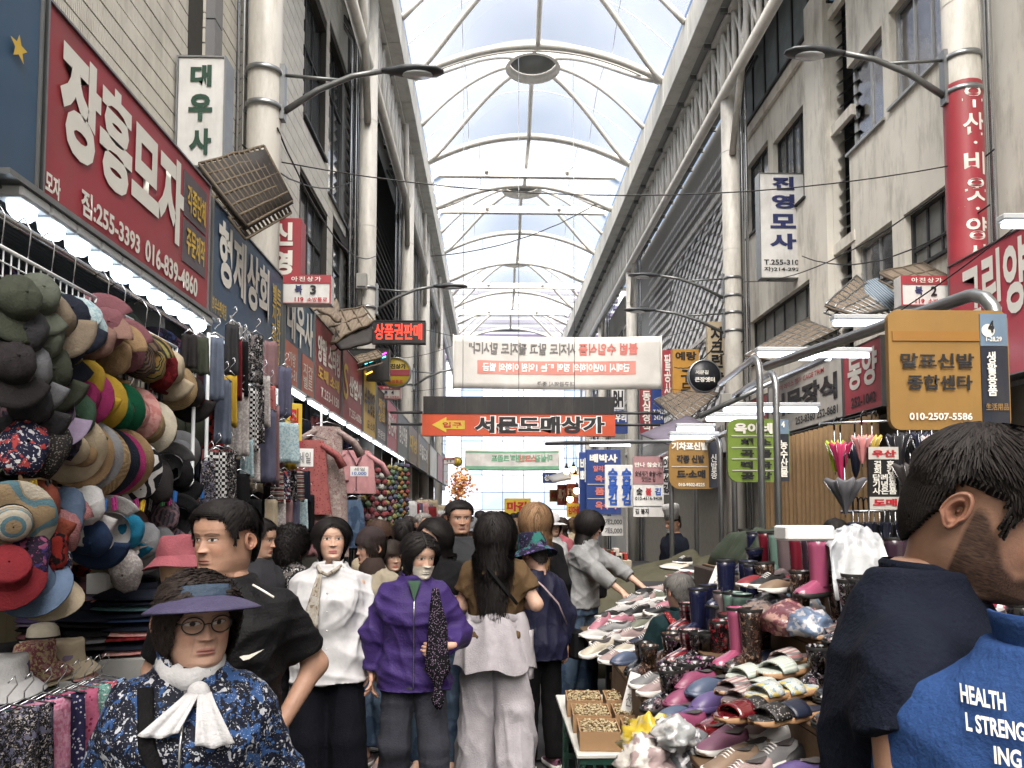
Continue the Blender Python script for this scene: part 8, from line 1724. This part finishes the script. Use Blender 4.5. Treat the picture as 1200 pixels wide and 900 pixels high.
# 8 woman with bare arm in black, 9 man in grey tee
e,I=person('person in black short sleeves with long dark hair behind the purple jacket',512,5.0,1.63,-10,'F','light',yaw=-22,pitch=10,seed=9,top=dict(m=F['black'],sleeve='short',len=.6,add=.025,hem=.84,name='t_shirt'),bottom=dict(m=jeans),hair=dict(style='parted',color=blk,length=.26,vol=.010),pose=dict(eR=(.24,-.02,1.14),wR=(.12,-.22,1.18)),hands='R',shoes=('sneaker','white',sole_w))
person('broad person in dark grey t-shirt with short black hair',537,5.6,1.745,2,'M','tan',yaw=14,pitch=6,seed=10,bulk=1.1,face=dict(wid=1.1,jaw=1.16,cheek=.002,lip=(.3,.14,.12)),top=dict(m=greyT,sleeve='short',len=.75,add=.03,hem=.78,name='t_shirt'),bottom=dict(m=jeans,add=.016),hair=dict(style='short',color=blk,length=.045,vol=.014),hands='RL',shoes=('sneaker','white',sole_w))
person('grey-haired person in blue jacket deep behind the purple jacket',496,8.2,1.66,20,'M','old',yaw=20,q=.8,seed=11,top=dict(m=bluej),bottom=dict(m=F['dkgrey']),hair=dict(style='short',color=(.22,.21,.2),length=.04,vol=.012,N=900),shoes=('sneaker','black',sole_b))
person('person with black bun facing away at the far left crowd',474,7.2,1.60,170,'F','light',q=.8,seed=12,top=dict(m=F['dusty']),bottom=dict(m=F['dkgrey']),hair=dict(style='parted',color=blk,length=.08,vol=.014,N=900),shoes=('sneaker','white',sole_w))
# 11 woman in brown top, back view
e,I=person('person seen from behind with long black hair, brown top and pale trousers',581,4.75,1.655,172,'F','light',q=1.1,seed=13,yaw=-8,pose=dict(eL=(-.26,.05,1.14),wL=(-.12,-.16,1.12),eR=(.22,-.02,1.12),wR=(.06,-.2,1.05),kR=(.12,-.05,.49),kL=(-.12,.02,.49),aR=(.14,-.03,.085),aL=(-.14,.08,.085)),top=dict(m=brownT,sleeve='short',len=.62,add=.034,hem=.94,fold=.009,sl=.024,name='blouse'),bottom=dict(m=lavP,wide=.055,add=.03,fold=.012,hem=.05,waist=1.04),hair=dict(style='parted',color=blk,length=.40,vol=.016,curl=.22,N=4800),hands='RL',shoes=('sneaker','white',sole_w))
s=I['s']; b=MB().use(lavP,True)
b.lathe([(.17,.17),(.19,.12),(.205,.05),(.225,-.06),(.24,-.15)],40,(0,.02,.90*s),1.0,.80,cap=False,fn=lambda p,a,r:p+Vector((.016*math.sin(7*a+p.z*9),.016*math.cos(9*a+p.z*7),.02*math.sin(5*a)))); b.build('tied_jacket',e)
for z in (1.06,1.0): 
    b=MB().use(lavP,True); b.lathe([(.172,-.022),(.185,0),(.172,.024)],32,(0,.015,z*s),1.0,.80,cap=False,fn=lambda p,a,r:p+Vector((0,0,.012*math.sin(3*a+z*20)))); b.build('tied_sleeve',e)
b=MB().use(lavP,True); b.slab(lambda u,v:(-.19+(u-.5)*.09,.02+.03*math.sin(u*6),(.98-.30*v)*s),8,6,.006); b.build('hanging_sleeve',e)
strap(e,[(.075,.045,1.43*s),(.02,.145,1.36*s),(-.07,.165,1.25*s),(-.15,.15,1.15*s)],.012,fab('strapblack2',(16,16,18)),'bag_strap')
# 12 blond hair, 13 navy windbreaker with hat, 14 grey sweater
person('person seen from behind with long light brown hair and black jacket',628,6.0,1.73,178,'F','light',seed=14,top=dict(m=F['black'],add=.035,sl=.02),bottom=dict(m=blackP),hair=dict(style='parted',color=(.20,.12,.065),length=.34,vol=.018,curl=.15,N=4400),shoes=('sneaker','black',sole_w))
e,I=person('person in navy windbreaker and colourful bucket hat seen from behind',632,5.1,1.50,205,'F','old',pitch=18,yaw=10,seed=15,q=1.0,bulk=1.08,lean=.10,pose=dict(eR=(.23,.0,1.12),wR=(.20,-.10,.92),eL=(-.235,.03,1.12),wL=(-.235,-.02,.88),kR=(.085,-.02,.49),aL=(-.10,.06,.085)),top=dict(m=navyJ,hem=.80,add=.032,fold=.009,sl=.024),bottom=dict(m=blackP,wide=.015,add=.012),hair=dict(style='short',color=(.05,.045,.045),length=.04,vol=.010,N=900),hands='RL',shoes=('sneaker','mauve',sole_w),hand_opt=dict(L=dict(curl=.6)))
s=I['s']; hp=I['tf'](np.array([[0,.0,.155]]))[0]
for pn,fn in hat_parts('bucket'):
    b=MB().use(hatfl,True); fn(b); o=b.build('hat_'+pn,e); o.location=tuple(hp); o.rotation_euler=(R(18),0,R(10)); o.scale=(1.12,1.14,1.15)
strap(e,[(.10,.04,1.43*s),(.04,.12,1.35*s),(-.06,.145,1.22*s),(-.15,.10,1.06*s)],.013,fab('strapstripe',(120,60,80),kind='stripes',col2=(226,210,206),scale=60,aniso='X'),'bag_strap')
b=MB().use(F['black'],True); b.box(-.30,-.22,-.12,.10,.78*s,1.0*s,.02); b.build('shoulder_bag',e)
e,I=person('person in light grey sweater with short black hair leaning over the sneakers',680,6.7,1.68,58,'F','light',yaw=10,pitch=14,seed=16,lean=.14,pose=dict(eR=(.17,-.22,1.22),wR=(.16,-.46,1.07),eL=(-.17,-.20,1.18),wL=(-.13,-.42,1.03),aR=(.1,.02,.085),aL=(-.12,.16,.085),kL=(-.10,.06,.49)),top=dict(m=greyS,hem=.86,add=.035,sl=.026,fold=.009,up=.35,collar=greyS,ch=.05,copen=.4),bottom=dict(m=jeans,wide=.05,add=.02,fold=.008),hair=dict(style='fringe',color=blk,length=.14,vol=.02),hands='RL',hand_opt=dict(R=dict(n=(0,0,-1),curl=.5),L=dict(n=(0,0,-1),curl=.5)),shoes=('slipon','pinkgrey',sole_w))
s=I['s']; b=MB().use(F['black'],True); b.box(.10,.22,-.16,.10,.93*s,1.06*s,.02); b.build('shoulder_bag',e)
# 15 seated vendor
e,I=person('grey-haired seated vendor in teal vest with red flowered straps seen from behind',795,5.0,1.56,196,'M','old',seed=17,drop=.30,pitch=8,pose=dict(kR=(.14,-.40,.84),aR=(.14,-.42,.36),kL=(-.14,-.40,.84),aL=(-.14,-.42,.36),eR=(.24,-.04,1.14),wR=(.14,-.24,1.04),eL=(-.24,-.04,1.14),wL=(-.14,-.24,1.04)),top=dict(m=tealV,hem=.84,add=.035,fold=.008,sl=.03,collar=tealV,ch=.05,copen=.3),bottom=dict(m=F['navy']),hair=dict(style='short',color=(.12,.115,.11),length=.045,vol=.014,N=4000))
s=I['s']
for sg in (-1,1): strap(e,[(sg*.10,.02,1.44*s),(sg*.11,.125,1.38*s),(sg*.09,.158,1.22*s),(sg*-.02,.165,1.02*s)],.026,redfv,'apron_strap')
strap(e,[(-.16,.135,1.33*s),(0,.162,1.30*s),(.16,.135,1.33*s)],.03,redfv,'apron_strap')
b=MB().use(S_red); b.lathe([(.17,0),(.17,.5),(.15,.52),(.001,.52)],20); tag(b.build('vendor_stool',None,(e.location.x,5.0,0)),'low round red stool under the seated vendor','stool')
# 16 cook with tall white hat
e,I=person('cook in tall white hat and mask working at the laver stall',789,9.6,1.66,-62,'M','mid',pitch=10,yaw=-8,seed=18,q=.9,top=dict(m=F['navy']),bottom=dict(m=F['dkgrey']),hair=dict(style='short',color=dkb,length=.03,vol=.008,N=900),shoes=('sneaker','black',sole_b))
hp=I['tf'](np.array([[0,.0,.165]]))[0]; b=MB().use(chefw,True); b.lathe([(.088,0),(.09,.09),(.10,.12),(.102,.17),(.08,.19),(.003,.195)],24,(0,0,0),1,1.1,fn=lambda p,a,r:p*(1+.02*math.sin(9*a))); o=b.build('chef_hat',e); o.location=tuple(hp); o.rotation_euler=(R(8),0,0)
shell(e,I,'face_mask',lambda ca,z:(ca<1.0)&(z>.004)&(z<.06),.007,chefw)
# 17 man in navy t-shirt, right foreground
e,I=person('bearded person in navy t-shirt bowing the head at the right foreground',1034,1.24,1.83,58,'M','brown',pitch=26,yaw=-12,q=1.5,seed=19,lean=.12,bulk=.97,head_off=(0,-.045,-.035),pose=dict(eR=(.245,.02,1.12),wR=(.235,-.10,.90),eL=(-.262,-.03,1.11),wL=(-.25,-.16,.90)),top=dict(m=navyT,hem=.74,sleeve='short',len=.40,add=.018,fold=.006,sl=.014,name='t_shirt',neck=1.456,fs=1.5),bottom=dict(m=blackP),hair=dict(style='short',color=(.016,.013,.012),length=.036,vol=.010,N=15000),face=dict(beard=.93,nose=1.15,jaw=1.02,lip=(.30,.12,.10)),hands='RL',shoes=('sneaker','black',sole_w))
s=I['s']; b=MB().use(navyT,True); b.lathe([(.069,-.012),(.075,-.004),(.076,.006),(.070,.012)],32,(0,-.012-.53*.12*s*.92,1.452*s),1,1.1,cap=False,fn=lambda p,a,r:p+Vector((0,0,-.03*max(0,-math.sin(a))+.006*math.sin(a)))); b.build('neckband',e)
# 18 person in blue pullover, right edge
e,I=person('person in bright blue pullover with white print on the back, right photo edge',1250,.95,1.75,152,'M','mid',pitch=35,roll=-24,q=1.0,seed=20,bulk=.94,head_off=(-.11,-.10,-.06),top=dict(m=blueH,hem=.78,add=.034,fold=.006,sl=.014,name='pullover',collar=blueH,ch=.06,cw=1.2,copen=.0,fs=1.6),bottom=dict(m=blackP),hair=dict(style='short',color=blk,length=.04,vol=.012,N=1200),pose=dict(sR=(.155,.012,1.345),sL=(-.155,.012,1.345),eR=(.172,.01,1.10),eL=(-.19,-.03,1.10),wR=(.165,-.03,.88),wL=(-.17,-.15,.92)),shoes=('sneaker','black',sole_w))
s=I['s']
def backy(p,I=I,s=s):
    S=np.array(SECM); z=p[2]/s; a=np.interp(z,S[:,0],S[:,1])*.94*s+.034*s; bb=np.interp(z,S[:,0],S[:,2])*.94*s+.034*s; x=p[0]; k=max(0,1-abs(x/a)**2.35)**(1/2.35); return (p[0],bb*k+.022,p[2])
for (tx,x0,x1,z) in (('HEALTH',.128,.085,1.385),('L STRENGTH',.125,.052,1.358),('ING',.10,.075,1.331)):
    text(tx,e,x1,z*s-.0,x0,(z+.018)*s,T_white,bold=.03,mirror=True,curve=backy)
# 19,20 left background figures
person('person in dark jacket with black hair behind the man in black t-shirt',303,4.75,1.62,70,'M','mid',yaw=10,pitch=10,seed=21,q=.9,top=dict(m=dkJ,add=.03),bottom=dict(m=blackP),hair=dict(style='short',color=blk,length=.05,vol=.016),shoes=('sneaker','black',sole_w))
person('person with thick curly black hair facing the clothes rack',341,5.5,1.56,150,'F','light',seed=22,pitch=14,top=dict(m=F['bwfl'],add=.03),bottom=dict(m=F['dkgrey']),hair=dict(style='parted',color=blk,length=.10,vol=.034,curl=1.1,N=5200),shoes=('sneaker','white',sole_w))
person('person with dark hair sitting low behind the boots by the umbrellas',978,6.6,1.62,170,'F','light',seed=23,q=.8,drop=.02,top=dict(m=F['black']),bottom=dict(m=F['dkgrey']),hair=dict(style='fringe',color=blk,length=.08,vol=.02,N=1000),shoes=('sneaker','black',sole_w))
# distant crowd
far=[(551,7.6,1.58,0,'F','grey','person in grey cap and mask facing the viewer, mid crowd',(.1,.09,.08),'parted'),(605,8.6,1.60,160,'F','rosebrown','brown-haired person facing away, mid crowd',(.10,.06,.035),'parted'),(611,10.2,1.68,175,'M','black','dark-haired person in black beyond the long black hair',blk,'short'),(648,9.2,1.62,30,'F','white','person in white cap deep in the crowd',dkb,'parted'),(657,11,1.60,-40,'F','pinkhat','person in dusty pink top deep on the right',dkb,'fringe'),(672,12.4,1.60,200,'F','beige','person in beige at the snack stall',(.08,.05,.03),'parted'),(563,11.5,1.70,178,'M','navy','distant person in navy seen from behind',blk,'short'),(590,14,1.66,180,'F','red','distant person in red seen from behind',dkb,'parted'),(572,17,1.7,10,'M','grey','far person in grey facing the viewer',blk,'short'),(602,19,1.68,170,'M','char','far person in charcoal in the middle of the street',blk,'short'),(540,12.6,1.64,0,'F','blue','far person in blue at the left of the crowd',blk,'parted'),(524,10.4,1.66,15,'M','khaki','far person in khaki behind the broad man',dkb,'short'),(633,14.5,1.66,185,'M','black','far person in black near the warm stall lamps',blk,'short'),(480,10.0,1.62,160,'F','cream','far person in cream by the sponges',dkb,'fringe'),(620,22,1.7,0,'M','teal','tiny far person in teal',blk,'short'),(582,25,1.68,180,'F','pjpink','tiny far person in pink',dkb,'parted'),(650,18,1.66,90,'F','yellow','far person in yellow by the snack counter',dkb,'parted')]
for i,(px,Y,H,rz,sx,mk,lab,hc,st) in enumerate(far):
    e,I=person(lab,px,Y,H,rz,sx,'mid' if sx=='M' else 'light',q=.62,seed=40+i,top=dict(m=F[mk],add=.03),bottom=dict(m=[jeans,blackP,F['dkgrey']][i%3]),hair=dict(style=st,color=hc,length=.16 if sx=='F' else .04,vol=.014,N=420),shoes=('sneaker','white' if i%2 else 'black',sole_w),group=G_)
    if i in (0,3):
        hp=I['tf'](np.array([[0,.0,.15]]))[0]
        for pn,fn in hat_parts('cap'): b=MB().use(F['grey' if i==0 else 'white'],True); fn(b); o=b.build('hat_'+pn,e); o.location=tuple(hp); o.scale=(1.1,)*3
        if i==0: shell(e,I,'face_mask',lambda ca,z:(ca<1.05)&(z>.004)&(z<.08),.007,chefw)
flush_text()
